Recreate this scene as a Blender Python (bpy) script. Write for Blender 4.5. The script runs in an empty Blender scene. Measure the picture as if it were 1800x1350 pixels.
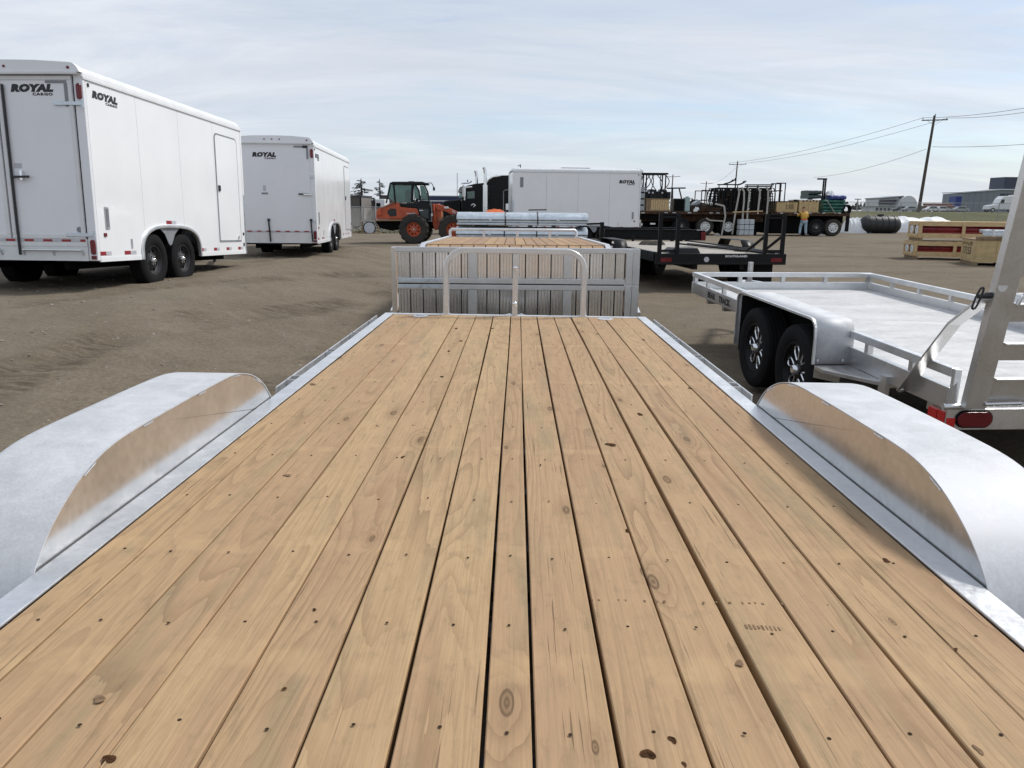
import bpy, math, random
import numpy as np
from mathutils import Matrix, Vector
random.seed(7)
S = bpy.context.scene
COL = S.collection
R = math.radians
# ------------------------------------------------------------------ camera
FPX, CH, PITCH, ROLL = 1352.0, 1.52, R(12.9), R(0.5)
_X = Vector((1, 0, 0)); _F = Vector((0, math.cos(PITCH), -math.sin(PITCH))); _U0 = Vector((0, math.sin(PITCH), math.cos(PITCH)))
_U = _U0 * math.cos(ROLL) - _X * math.sin(ROLL); _R = _X * math.cos(ROLL) + _U0 * math.sin(ROLL)
cam = bpy.data.cameras.new('camera'); camo = bpy.data.objects.new('camera', cam); COL.objects.link(camo)
cam.sensor_width = 36; cam.sensor_fit = 'HORIZONTAL'; cam.lens = FPX / 1800 * 36; cam.clip_start = .05; cam.clip_end = 6000
mw = Matrix.Identity(4)
for i in range(3):
    mw[i][0] = _R[i]; mw[i][1] = _U[i]; mw[i][2] = -_F[i]
mw[2][3] = CH
camo.matrix_world = mw
S.camera = camo
def at(u, v, y):
    d = _F + _R * ((u - 900) / FPX) + _U * ((675 - v) / FPX)
    return Vector((0, 0, CH)) + d * (y / d.y)
def gd(u, v, z=0.0):
    d = _F + _R * ((u - 900) / FPX) + _U * ((675 - v) / FPX)
    return Vector((0, 0, CH)) + d * ((z - CH) / d.z)
# ------------------------------------------------------------------ world, sun, exposure
SUN_AZ, SUN_EL = R(62), R(50)
S.view_settings.view_transform = 'Standard'; S.view_settings.look = 'None'
S.view_settings.exposure = 1.0; S.view_settings.gamma = 1; S.view_settings.use_curve_mapping = False
W = bpy.data.worlds.new('World'); S.world = W; W.use_nodes = True
nt = W.node_tree; nt.nodes.clear()
def nn(t, typ, **k):
    n = t.nodes.new(typ)
    for a, b in k.items(): setattr(n, a, b)
    return n
def build_world():
    L = nt.links.new
    out = nn(nt, 'ShaderNodeOutputWorld'); bg = nn(nt, 'ShaderNodeBackground')
    sky = nn(nt, 'ShaderNodeTexSky', sky_type='NISHITA', sun_disc=False)
    sky.sun_elevation = SUN_EL; sky.sun_rotation = SUN_AZ; sky.altitude = 700; sky.dust_density = 1.5
    tc = nn(nt, 'ShaderNodeTexCoord'); sp = nn(nt, 'ShaderNodeSeparateXYZ'); L(tc.outputs['Generated'], sp.inputs[0])
    def M(op, a, b=None, c=None):
        m = nn(nt, 'ShaderNodeMath', operation=op)
        for i, q in enumerate((a, b, c)):
            if q is None: continue
            if isinstance(q, (int, float)): m.inputs[i].default_value = q
            else: L(q, m.inputs[i])
        return m.outputs[0]
    zz = M('ADD', M('MAXIMUM', sp.outputs[2], 0.0), 0.16)
    cx = M('DIVIDE', sp.outputs[0], zz); cy = M('DIVIDE', sp.outputs[1], zz)
    cb = nn(nt, 'ShaderNodeCombineXYZ'); L(cx, cb.inputs[0]); L(cy, cb.inputs[1])
    def noise(scale, det, rough, sx, sy, rot, off, dist=0.0):
        mp = nn(nt, 'ShaderNodeMapping'); L(cb.outputs[0], mp.inputs[0]); mp.inputs['Scale'].default_value = (sx, sy, 1)
        mp.inputs['Rotation'].default_value = (0, 0, rot); mp.inputs['Location'].default_value = off
        n = nn(nt, 'ShaderNodeTexNoise'); n.inputs['Scale'].default_value = scale; n.inputs['Detail'].default_value = det
        n.inputs['Roughness'].default_value = rough; n.inputs['Distortion'].default_value = dist; L(mp.outputs[0], n.inputs[0]); return n.outputs[0]
    def ramp(src, stops):
        r = nn(nt, 'ShaderNodeValToRGB'); L(src, r.inputs[0]); e = r.color_ramp.elements
        e[0].position, e[0].color = stops[0][0], stops[0][1]; e[1].position, e[1].color = stops[-1][0], stops[-1][1]
        for p, c in stops[1:-1]:
            q = e.new(p); q.color = c
        return r.outputs[0]
    g = lambda v: (v, v, v, 1)
    big = noise(0.55, 7, .52, .55, 1.5, R(-14), (2.3, 1.1, 0), .35)
    fin = noise(2.6, 11, .68, .6, 1.5, R(-10), (7.3, 4.4, 0), .8)
    mixn = M('ADD', M('MULTIPLY', big, .66), M('MULTIPLY', fin, .34))
    cover = ramp(mixn, [(.36, g(.42)), (.47, g(.78)), (.60, g(.98))])
    ccol = ramp(noise(1.1, 11, .64, .5, 1.6, R(-18), (1.7, 9.2, 0), .7), [(.3, (.315, .344, .390, 1)), (.5, (.362, .386, .424, 1)), (.70, (.435, .450, .474, 1))])
    skm = nn(nt, 'ShaderNodeMixRGB', blend_type='MULTIPLY'); skm.inputs[0].default_value = 1; L(sky.outputs[0], skm.inputs[1]); skm.inputs[2].default_value = (.062, .066, .070, 1)
    mx = nn(nt, 'ShaderNodeMixRGB'); L(cover, mx.inputs[0]); L(skm.outputs[0], mx.inputs[1]); L(ccol, mx.inputs[2])
    L(mx.outputs[0], bg.inputs[0]); bg.inputs[1].default_value = 1.0; L(bg.outputs[0], out.inputs[0])
build_world()
sl = bpy.data.lights.new('sun', 'SUN'); sl.energy = 1.5; sl.angle = R(10); sl.color = (1, .965, .91)
so = bpy.data.objects.new('sun', sl); COL.objects.link(so)
so.rotation_euler = Vector((math.sin(SUN_AZ) * math.cos(SUN_EL), math.cos(SUN_AZ) * math.cos(SUN_EL), math.sin(SUN_EL))).to_track_quat('Z', 'Y').to_euler()

# ------------------------------------------------------------------ materials
def new_mat(name):
    m = bpy.data.materials.new(name); m.use_nodes = True; t = m.node_tree; b = t.nodes['Principled BSDF']
    return m, t, b
MATS = {}
def mat(name, col, rough=.6, metal=0.0, var=.12, scale=6.0, bump=0.0, bscale=60.0, stretch=(1, 1, 1), rvar=.12, col2=None, obj=True, spec=.5, trans=0.0, emit=None):
    m, t, b = new_mat(name); L = t.links.new
    tc = nn(t, 'ShaderNodeTexCoord'); mp = nn(t, 'ShaderNodeMapping'); L(tc.outputs['Object'], mp.inputs[0]); mp.inputs['Scale'].default_value = stretch
    n = nn(t, 'ShaderNodeTexNoise'); n.inputs['Scale'].default_value = scale; n.inputs['Detail'].default_value = 7; n.inputs['Roughness'].default_value = .6; L(mp.outputs[0], n.inputs[0])
    r = nn(t, 'ShaderNodeValToRGB'); L(n.outputs[0], r.inputs[0])
    c2 = col2 or tuple(min(1, c * (1 + var)) for c in col); c1 = tuple(c * (1 - var) for c in col)
    r.color_ramp.elements[0].position = .32; r.color_ramp.elements[1].position = .68
    r.color_ramp.elements[0].color = (*c1, 1); r.color_ramp.elements[1].color = (*c2, 1)
    L(r.outputs[0], b.inputs['Base Color'])
    b.inputs['Metallic'].default_value = metal; b.inputs['Specular IOR Level'].default_value = spec
    mr = nn(t, 'ShaderNodeMapRange'); L(n.outputs[0], mr.inputs[0]); mr.inputs['From Min'].default_value = .3; mr.inputs['From Max'].default_value = .7
    mr.inputs['To Min'].default_value = max(.02, rough - rvar); mr.inputs['To Max'].default_value = min(1, rough + rvar); L(mr.outputs[0], b.inputs['Roughness'])
    if bump:
        n2 = nn(t, 'ShaderNodeTexNoise'); n2.inputs['Scale'].default_value = bscale; n2.inputs['Detail'].default_value = 5; L(mp.outputs[0], n2.inputs[0])
        bp = nn(t, 'ShaderNodeBump'); bp.inputs['Strength'].default_value = bump; bp.inputs['Distance'].default_value = .01; L(n2.outputs[0], bp.inputs['Height']); L(bp.outputs[0], b.inputs['Normal'])
    if trans: b.inputs['Transmission Weight'].default_value = trans
    if emit: b.inputs['Emission Color'].default_value = (*emit[:3], 1); b.inputs['Emission Strength'].default_value = emit[3]
    MATS[name] = m; return m

def wood_mat(name, base, dark, pink, gray, stain=True):
    m, t, b = new_mat(name); L = t.links.new
    def M(op, a, b_=None, c=None, clamp=False):
        q = nn(t, 'ShaderNodeMath', operation=op); q.use_clamp = clamp
        for i, v in enumerate((a, b_, c)):
            if v is None: continue
            if isinstance(v, (int, float)): q.inputs[i].default_value = v
            else: L(v, q.inputs[i])
        return q.outputs[0]
    def mix(f, a, b_, mode='MIX'):
        q = nn(t, 'ShaderNodeMixRGB', blend_type=mode)
        for i, v in enumerate((f, a, b_)):
            if isinstance(v, (int, float)): q.inputs[i].default_value = v
            elif isinstance(v, tuple): q.inputs[i].default_value = (*v, 1)
            else: L(v, q.inputs[i])
        return q.outputs[0]
    def sm(v, a, b_):
        q = nn(t, 'ShaderNodeMapRange', interpolation_type='SMOOTHSTEP'); L(v, q.inputs[0]); q.inputs[1].default_value = a; q.inputs[2].default_value = b_; return q.outputs[0]
    tc = nn(t, 'ShaderNodeTexCoord'); sp = nn(t, 'ShaderNodeSeparateXYZ'); L(tc.outputs['Object'], sp.inputs[0])
    oi = nn(t, 'ShaderNodeObjectInfo'); rnd = oi.outputs['Random']
    x, y, z = sp.outputs
    yo = M('ADD', y, M('MULTIPLY', rnd, 37.0)); zo = M('ADD', z, M('MULTIPLY', rnd, 11.0))
    def vec(sx, sy, sz=1.0, add=0.0):
        c = nn(t, 'ShaderNodeCombineXYZ'); L(M('MULTIPLY', x, sx), c.inputs[0]); L(M('ADD', M('MULTIPLY', yo, sy), add), c.inputs[1]); L(M('MULTIPLY', zo, sz), c.inputs[2]); return c.outputs[0]
    def noise(v, sc, det=4, ro=.55):
        n = nn(t, 'ShaderNodeTexNoise'); n.inputs['Scale'].default_value = sc; n.inputs['Detail'].default_value = det; n.inputs['Roughness'].default_value = ro; L(v, n.inputs[0]); return n.outputs[0]
    # knots
    vo = nn(t, 'ShaderNodeTexVoronoi', feature='F1', voronoi_dimensions='2D'); vo.inputs['Scale'].default_value = 1.0; vo.inputs['Randomness'].default_value = 1.0
    L(vec(6.0, 2.0, 1.0), vo.inputs[0]); kd = vo.outputs['Distance']
    kc = nn(t, 'ShaderNodeSeparateColor'); L(vo.outputs['Color'], kc.inputs[0])
    ksz = M('MULTIPLY', sm(kc.outputs[0], .70, 1.0), .085)          # most cells have no knot
    kn = M('DIVIDE', kd, M('ADD', ksz, .004))                        # <1 inside
    infl = M('MULTIPLY', M('SUBTRACT', 1.0, sm(kn, .6, 4.5)), sm(ksz, .008, .03))
    # flat-sawn grain: contour lines of a stretched noise, pushed round the knots
    base_n = noise(vec(5.0, .42, .6), 1.0, 2.0, .4)
    fib = noise(vec(26.0, 1.3, 5), 1.6, 3, .5)
    gf = M('ADD', M('MULTIPLY', base_n, 19.0), M('ADD', M('MULTIPLY', fib, .55), M('MULTIPLY', infl, 2.2)))
    ring = M('FRACT', gf)
    ringl = M('SUBTRACT', 1.0, M('ABSOLUTE', M('SUBTRACT', M('MULTIPLY', ring, 2.0), 1.0)))
    ringd = M('POWER', ring, 3.0)
    ringd = M('MULTIPLY', ringd, sm(noise(vec(4, .5, 2, 9.0), 1.3, 2), .3, .7))
    streak = noise(vec(190.0, 3.4, 30), 1.0, 5, .7)
    blot = noise(vec(3.0, .55, 1, 3.0), 1.4, 3, .5)
    blot2 = noise(vec(9.0, 1.2, 1, 31.0), 1.3, 4, .6)
    c = mix(sm(rnd, .15, .85), tuple(min(1, q * w_) for q, w_ in zip(base, (1.0, 1.0, 1.03))), tuple(a * .35 + b_ * .65 for a, b_ in zip(base, pink)))
    c = mix(M('MULTIPLY', sm(blot, .47, .68), .75), c, pink)
    c = mix(M('MULTIPLY', sm(blot2, .50, .74), .65), c, gray)
    c = mix(M('MULTIPLY', ringd, .55), c, dark)
    c = mix(M('MULTIPLY', sm(streak, .44, .66), .50), c, tuple(q * .62 for q in base))
    c = mix(M('MULTIPLY', M('SUBTRACT', 1.0, sm(streak, .25, .42)), .25), c, tuple(min(1, q * 1.25) for q in base))
    fine = noise(vec(430.0, 9.0, 60, 21.0), 1.0, 3, .6)
    c = mix(M('MULTIPLY', sm(fine, .50, .70), .34), c, tuple(q * .55 for q in base))
    # little checks along the grain
    chk = noise(vec(170.0, 3.2, 10, 77.0), 1.0, 2, .5)
    chm = M('MULTIPLY', sm(chk, .66, .72), sm(noise(vec(3, .8, 1, 55.0), 1.0, 2), .46, .58))
    c = mix(M('MULTIPLY', chm, .6), c, tuple(q * .45 for q in dark))
    c = mix(M('MULTIPLY', infl, .22), c, dark)
    kin = M('MULTIPLY', M('SUBTRACT', 1.0, sm(kn, .80, 1.0)), sm(ksz, .008, .03))
    kring = M('MULTIPLY_ADD', M('SINE', M('MULTIPLY', M('ADD', kn, M('MULTIPLY', fib, 1.3)), 11.0)), .28, .72); kin = M('MULTIPLY', kin, kring)
    c = mix(M('MULTIPLY', kin, .80), c, tuple(q * .70 for q in dark))
    dirt = noise(vec(30.0, 14.0, 8, 5.0), 1.0, 8, .7)
    c = mix(M('MULTIPLY', sm(dirt, .50, .72), .32), c, tuple(q * .55 for q in gray))
    c = mix(M('MULTIPLY', M('SUBTRACT', 1.0, sm(dirt, .28, .44)), .22), c, tuple(min(1, q * 1.22) for q in base))
    if stain:
        # pale sticker stripes left by the lumber pile, straight across every board
        nb = noise(vec(6.0, 3.0, 1, 13.0), 2.0, 4)
        st = None
        for yc, hw in ((-4.55, .035), (-5.06, .05), (-3.72, .03), (-2.55, .04), (-1.45, .04), (-.55, .04)):
            d = M('ABSOLUTE', M('SUBTRACT', M('ADD', y, M('MULTIPLY', M('SUBTRACT', rnd, .5), .05)), yc))
            q = M('SUBTRACT', 1.0, sm(d, hw * .6, hw * 1.2)); st = q if st is None else M('MAXIMUM', st, q)
        c = mix(M('MULTIPLY', M('MULTIPLY', st, sm(nb, .38, .68)), .24), c, tuple(min(1, q * 1.28) for q in base))
    L(c, b.inputs['Base Color']); b.inputs['Roughness'].default_value = .72; b.inputs['Specular IOR Level'].default_value = .25
    hgt = M('SUBTRACT', M('MULTIPLY', streak, .5), M('ADD', M('MULTIPLY', chm, .8), M('ADD', M('MULTIPLY', ringd, .3), M('MULTIPLY', kin, .5))))
    bp = nn(t, 'ShaderNodeBump'); bp.inputs['Strength'].default_value = .35; bp.inputs['Distance'].default_value = .003; L(hgt, bp.inputs['Height']); L(bp.outputs[0], b.inputs['Normal'])
    MATS[name] = m; return m
wood_mat('deck_wood', (.450, .306, .162), (.140, .080, .040), (.382, .240, .140), (.262, .208, .122))
wood_mat('deck_wood_far', (.44, .29, .155), (.18, .10, .055), (.32, .20, .135), (.25, .185, .115), stain=False)

def alu_mat(name, base, rough, scr=.5, scale=3.0, blot=.12, stretch=(1, 1, 1), bump=.015, metal=.86):
    m, t, b = new_mat(name); L = t.links.new
    tc = nn(t, 'ShaderNodeTexCoord'); mp = nn(t, 'ShaderNodeMapping'); L(tc.outputs['Object'], mp.inputs[0]); mp.inputs['Scale'].default_value = stretch
    n = nn(t, 'ShaderNodeTexNoise'); n.inputs['Scale'].default_value = scale; n.inputs['Detail'].default_value = 9; n.inputs['Roughness'].default_value = .66; n.inputs['Distortion'].default_value = .6; L(mp.outputs[0], n.inputs[0])
    n3 = nn(t, 'ShaderNodeTexNoise'); n3.inputs['Scale'].default_value = scale * 14; n3.inputs['Detail'].default_value = 6; n3.inputs['Roughness'].default_value = .7; L(mp.outputs[0], n3.inputs[0])
    mm = nn(t, 'ShaderNodeMath', operation='MULTIPLY_ADD'); L(n3.outputs[0], mm.inputs[0]); mm.inputs[1].default_value = .45; 
    ms = nn(t, 'ShaderNodeMath', operation='MULTIPLY'); L(n.outputs[0], ms.inputs[0]); ms.inputs[1].default_value = .55; L(ms.outputs[0], mm.inputs[2])
    r = nn(t, 'ShaderNodeValToRGB'); L(mm.outputs[0], r.inputs[0]); r.color_ramp.elements[0].position = .36; r.color_ramp.elements[1].position = .62
    r.color_ramp.elements[0].color = (*[c * (1 - blot) for c in base], 1); r.color_ramp.elements[1].color = (*[min(1, c * (1 + blot)) for c in base], 1)
    L(r.outputs[0], b.inputs['Base Color']); b.inputs['Metallic'].default_value = metal
    mr = nn(t, 'ShaderNodeMapRange'); L(mm.outputs[0], mr.inputs[0]); mr.inputs[1].default_value = .35; mr.inputs[2].default_value = .65; mr.inputs[3].default_value = max(.05, rough * (1 - scr)); mr.inputs[4].default_value = rough * (1 + scr); L(mr.outputs[0], b.inputs['Roughness'])
    bp = nn(t, 'ShaderNodeBump'); bp.inputs['Strength'].default_value = bump; bp.inputs['Distance'].default_value = .004; L(mm.outputs[0], bp.inputs['Height']); L(bp.outputs[0], b.inputs['Normal'])
    MATS[name] = m; return m
alu_mat('alu_rail', (.72, .73, .74), .40, .3, 5, .10)
alu_mat('alu_fender', (.52, .53, .55), .62, .15, 9, .16, metal=.2)
alu_mat('alu_skirt', (.62, .62, .62), .20, .35, 2.6, .16, (1, 1, 1), .015)
alu_mat('alu_gate', (.84, .83, .82), .18, .12, 4, .05, (1, 1, 1), .0, metal=.95)
alu_mat('alu_frame', (.66, .66, .66), .33, .2, 5, .10)
alu_mat('alu_deck', (.50, .50, .50), .60, .2, 1.3, .24, (1, 3.0, 1), .03, metal=.3)
alu_mat('galvanised', (.58, .63, .67), .38, .4, 6, .22)
alu_mat('chrome', (.80, .81, .83), .14, .3, 6, .05)
mat('white_panel', (.85, .86, .87), .16, var=.03, scale=1.1, rvar=.05, bump=.16, bscale=1.3)
mat('grey_white_panel', (.80, .81, .84), .34, var=.03, scale=1.3, rvar=.06, bump=.10, bscale=1.6)
mat('roof_white', (.72, .73, .74), .4, var=.05)
mat('black_rubber', (.012, .012, .013), .85, var=.25, scale=9, bump=.15, bscale=90, spec=.15)
mat('dusty_rubber', (.038, .033, .028), .85, var=.35, scale=7, bump=.2, bscale=60)
mat('black_paint', (.007, .007, .008), .45, var=.2, spec=.22)
mat('black_plastic', (.02, .02, .022), .5, var=.2)
mat('dark_steel', (.05, .05, .052), .5, .6, var=.3)
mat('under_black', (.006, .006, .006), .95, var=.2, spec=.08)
mat('lettering_black', (.012, .012, .016), .45, var=.05)
mat('lettering_white', (.75, .75, .76), .5, var=.05)
mat('lens_red', (.14, .006, .012), .18, var=.2)
mat('tape_red', (.30, .02, .03), .35, var=.1)
mat('tape_silver', (.50, .51, .54), .4, var=.08)
mat('reflector_red', (.55, .02, .02), .25, var=.1)
mat('seal_grey', (.24, .25, .27), .55, var=.1)
mat('screw_dark', (.045, .030, .020), .9, var=.3, spec=.05)
mat('knot_dark', (.026, .012, .006), .95, var=.5, scale=60, col2=(.11, .055, .026), spec=.05)
mat('stamp_ink', (.19, .125, .078), .95, var=.35, scale=50, spec=.05)
mat('bolt_zinc', (.62, .62, .63), .25, .9, var=.1)
mat('mirror_bolt', (.85, .85, .86), .10, 1.0, var=.05)
mat('loader_red', (.46, .085, .030), .45, var=.25, scale=4)
mat('loader_dust', (.30, .17, .10), .8, var=.25, scale=5)
mat('cab_black', (.010, .013, .014), .4, var=.2, spec=.25)
mat('glass_green', (.30, .46, .42), .06, var=.03, trans=.75, spec=.6)
mat('glass_dark', (.03, .045, .045), .06, var=.05)
mat('tractor_black', (.005, .006, .007), .3, var=.1, spec=.2)
mat('rusty_steel', (.06, .034, .024), .85, var=.4, scale=5, col2=(.11, .065, .045), spec=.1)
mat('dirty_deck', (.13, .10, .075), .85, var=.4, scale=6)
mat('strap_grey', (.40, .39, .35), .7, var=.15)
mat('crate_pine', (.56, .41, .22), .75, var=.22, scale=5, stretch=(1, 1, 6), bump=.15)
mat('plywood', (.50, .37, .19), .75, var=.18, scale=6, bump=.1)
mat('pallet_wood', (.25, .18, .11), .85, var=.3, scale=6)
mat('red_product', (.20, .008, .012), .35, var=.25, scale=5)
mat('cap_white', (.74, .75, .74), .5, var=.06)
mat('tarp_green', (.035, .14, .11), .45, var=.35, scale=5)
mat('tarp_blue', (.035, .055, .22), .45, var=.3, scale=5)
mat('tarp_dark', (.035, .06, .055), .5, var=.4, scale=5)
mat('tarp_black', (.020, .014, .011), .9, var=.5, scale=4, spec=.08)
mat('plastic_white', (.74, .75, .76), .5, var=.1, scale=2, bump=.2, bscale=3)
mat('block_pale', (.45, .49, .52), .6, var=.15)
mat('cabinet_green', (.33, .43, .42), .5, var=.1)
mat('slab_grey', (.33, .36, .38), .6, var=.1)
mat('shed_taupe', (.105, .095, .085), .75, var=.12, stretch=(12, 12, .4))
mat('shed_side', (.19, .175, .16), .75, var=.12)
mat('concrete', (.36, .35, .33), .8, var=.15)
mat('pole_wood', (.085, .070, .058), .85, var=.3, stretch=(8, 8, .6))
mat('wire_dark', (.08, .085, .09), .6, var=.1)
mat('galv_fence', (.33, .34, .34), .45, .5, var=.1)
mat('steel_siding', (.20, .225, .25), .5, var=.06, stretch=(1, 1, .3))
mat('steel_siding_dark', (.045, .055, .085), .5, var=.08)
mat('siding_white', (.60, .62, .64), .55, var=.05)
mat('band_dark', (.05, .045, .07), .5, var=.1)
mat('blue_paint', (.03, .055, .24), .45, var=.12)
mat('navy_paint', (.012, .02, .07), .4, var=.15)
mat('red_brown', (.16, .075, .065), .7, var=.2)
mat('car_paint_white', (.72, .73, .75), .25, var=.03)
mat('car_paint_silver', (.36, .38, .40), .3, .4, var=.05)
mat('car_paint_dark', (.05, .055, .07), .3, var=.08)
mat('skin', (.36, .19, .12), .6, var=.08)
mat('vest_yellow', (.60, .42, .06), .7, var=.25, scale=12, col2=(.62, .30, .05))
mat('vest_orange', (.62, .13, .03), .7, var=.15)
mat('denim', (.27, .37, .44), .8, var=.25, scale=9)
mat('jacket_dark', (.06, .05, .05), .8, var=.2)
mat('boots', (.07, .05, .04), .8, var=.2)
mat('hair', (.05, .025, .018), .7, var=.2)
mat('bark', (.055, .042, .034), .9, var=.3, stretch=(6, 6, 1))
mat('needles', (.020, .034, .022), .8, var=.4, scale=4)
mat('reel_white', (.50, .52, .56), .5, var=.1)
mat('orange_fabric', (.62, .13, .03), .6, var=.3)
mat('stone_grey', (.22, .195, .165), .9, var=.3)

# ------------------------------------------------------------------ mesh builder
class MB:
    def __init__(s): s.v = []; s.f = []
    def add(s, vs, fs):
        o = len(s.v); s.v += [tuple(q) for q in vs]; s.f += [tuple(i + o for i in f) for f in fs]; return s
    def box(s, x0, x1, y0, y1, z0, z1):
        return s.add([(x0, y0, z0), (x1, y0, z0), (x1, y1, z0), (x0, y1, z0), (x0, y0, z1), (x1, y0, z1), (x1, y1, z1), (x0, y1, z1)],
                     [(3, 2, 1, 0), (4, 5, 6, 7), (0, 1, 5, 4), (1, 2, 6, 5), (2, 3, 7, 6), (3, 0, 4, 7)])
    def bar(s, p, q, w, h, up=(0, 0, 1)):
        p = Vector(p); q = Vector(q); d = (q - p).normalized(); up = Vector(up)
        if abs(d.dot(up)) > .98: up = Vector((0, 1, 0)) if abs(d.y) < .9 else Vector((1, 0, 0))
        r = d.cross(up).normalized(); u = r.cross(d)
        vs = [c + r * a * w / 2 + u * b * h / 2 for c in (p, q) for a, b in ((-1, -1), (1, -1), (1, 1), (-1, 1))]
        return s.add(vs, [(3, 2, 1, 0), (4, 5, 6, 7), (0, 1, 5, 4), (1, 2, 6, 5), (2, 3, 7, 6), (3, 0, 4, 7)])
    def tube(s, pts, r, n=8, cap=True, rr=None):
        pts = [Vector(p) for p in pts]; o = len(s.v); prev = None
        for i, p in enumerate(pts):
            d = (pts[min(i + 1, len(pts) - 1)] - pts[max(i - 1, 0)]).normalized()
            if prev is None:
                a = Vector((0, 0, 1)) if abs(d.z) < .9 else Vector((1, 0, 0)); x = d.cross(a).normalized()
            else:
                x = (prev - d * prev.dot(d)); x = x.normalized() if x.length > 1e-6 else d.orthogonal().normalized()
            prev = x; y = d.cross(x); q = rr[i] if rr else r
            s.v += [tuple(p + x * math.cos(2 * math.pi * k / n) * q + y * math.sin(2 * math.pi * k / n) * q) for k in range(n)]
        for i in range(len(pts) - 1):
            for k in range(n):
                k2 = (k + 1) % n; s.f.append((o + i * n + k, o + i * n + k2, o + (i + 1) * n + k2, o + (i + 1) * n + k))
        if cap:
            s.f.append(tuple(o + k for k in reversed(range(n)))); s.f.append(tuple(o + (len(pts) - 1) * n + k for k in range(n)))
        return s
    def sweep(s, pts, sec, up=(0, 0, 1), side=None):
        """closed section (a,b) swept along pts: a along side axis, b along the local normal"""
        pts = [Vector(p) for p in pts]; o = len(s.v); n = len(sec); side = Vector(side)
        for i, p in enumerate(pts):
            d = (pts[min(i + 1, len(pts) - 1)] - pts[max(i - 1, 0)]).normalized(); nrm = d.cross(side).normalized()
            s.v += [tuple(p + side * a + nrm * b for a, b in [q])[0].to_tuple() if False else tuple(p + side * q[0] + nrm * q[1]) for q in sec]
        for i in range(len(pts) - 1):
            for k in range(n):
                k2 = (k + 1) % n; s.f.append((o + i * n + k, o + (i + 1) * n + k, o + (i + 1) * n + k2, o + i * n + k2))
        s.f.append(tuple(o + k for k in range(n))); s.f.append(tuple(o + (len(pts) - 1) * n + k for k in reversed(range(n))))
        return s
    def prism(s, poly, axis, a, b):
        """poly in the two other axes (in xyz order), extruded from a to b along axis"""
        n = len(poly); o = len(s.v)
        def P(p, t):
            if axis == 0: return (t, p[0], p[1])
            if axis == 1: return (p[0], t, p[1])
            return (p[0], p[1], t)
        s.v += [P(p, a) for p in poly] + [P(p, b) for p in poly]
        s.f.append(tuple(o + i for i in range(n))); s.f.append(tuple(o + n + i for i in reversed(range(n))))
        for i in range(n):
            j = (i + 1) % n; s.f.append((o + i, o + n + i, o + n + j, o + j))
        return s
    def lathe(s, prof, c, axis=0, n=36, closed=True):
        o = len(s.v); c = Vector(c); m = len(prof)
        for k in range(n):
            a = 2 * math.pi * k / n; ca, sa = math.cos(a), math.sin(a)
            for r, h in prof:
                d = [(h, r * ca, r * sa), (r * ca, h, r * sa), (r * ca, r * sa, h)][axis]
                s.v.append(tuple(c + Vector(d)))
        for k in range(n):
            k2 = (k + 1) % n
            for i in range(m if closed else m - 1):
                j = (i + 1) % m; s.f.append((o + k * m + i, o + k * m + j, o + k2 * m + j, o + k2 * m + i))
        return s
    def disc(s, c, r, h, axis=0, n=16):
        return s.lathe([(.0001, -h / 2), (r, -h / 2), (r, h / 2), (.0001, h / 2)], c, axis, n)
    def grid(s, nu, nv, fn):
        o = len(s.v)
        for i in range(nu):
            for j in range(nv): s.v.append(tuple(fn(i / (nu - 1), j / (nv - 1))))
        for i in range(nu - 1):
            for j in range(nv - 1):
                a = o + i * nv + j; s.f.append((a, a + nv, a + nv + 1, a + 1))
        return s
    def build(s, name, m, parent=None, bevel=0.0, smooth=None, label=None, kind=None, fix=True):
        me = bpy.data.meshes.new(name); me.from_pydata(s.v, [], s.f)
        if fix:
            import bmesh
            bm = bmesh.new(); bm.from_mesh(me); bmesh.ops.recalc_face_normals(bm, faces=bm.faces); bm.to_mesh(me); bm.free()
        if smooth is not None:
            me.polygons.foreach_set('use_smooth', [True] * len(me.polygons)); me.set_sharp_from_angle(angle=R(smooth))
        me.materials.append(MATS[m] if isinstance(m, str) else m)
        o = bpy.data.objects.new(name, me); COL.objects.link(o)
        if parent is not None: o.parent = parent
        if bevel:
            bv = o.modifiers.new('bevel', 'BEVEL'); bv.width = bevel; bv.segments = 2; bv.limit_method = 'ANGLE'; bv.angle_limit = R(40)
        if label: o['label'] = label
        if kind: o['kind'] = kind
        return o
def tag(o, label, cat, group=None, kind=None):
    o['label'] = label; o['category'] = cat
    if group: o['group'] = group
    if kind: o['kind'] = kind
    return o
def thing(name, label, cat, mat_or_loc=(0, 0, 0), rz=0.0, group=None):
    o = bpy.data.objects.new(name, None); COL.objects.link(o); o.empty_display_size = .2
    if isinstance(mat_or_loc, Matrix): o.matrix_world = mat_or_loc
    else: o.location = mat_or_loc; o.rotation_euler = (0, 0, rz)
    return tag(o, label, cat, group)
def copy_tree(o, parent=None):
    c = o.copy(); COL.objects.link(c); c.parent = parent
    for ch in list(o.children): copy_tree(ch, c)
    return c
def fmat(pos, yaw=0., pitch=0., roll=0., down=0.):
    fw = Vector((-math.sin(yaw) * math.cos(pitch), math.cos(yaw) * math.cos(pitch), math.sin(pitch))); rt = Vector((math.cos(yaw), math.sin(yaw), 0)); up = rt.cross(fw)
    r2 = rt * math.cos(roll) - up * math.sin(roll); u2 = rt * math.sin(roll) + up * math.cos(roll)
    p = Vector(pos) - u2 * down; m = Matrix.Identity(4)
    for i in range(3): m[i][0], m[i][1], m[i][2], m[i][3] = r2[i], fw[i], u2[i], p[i]
    return m
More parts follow.
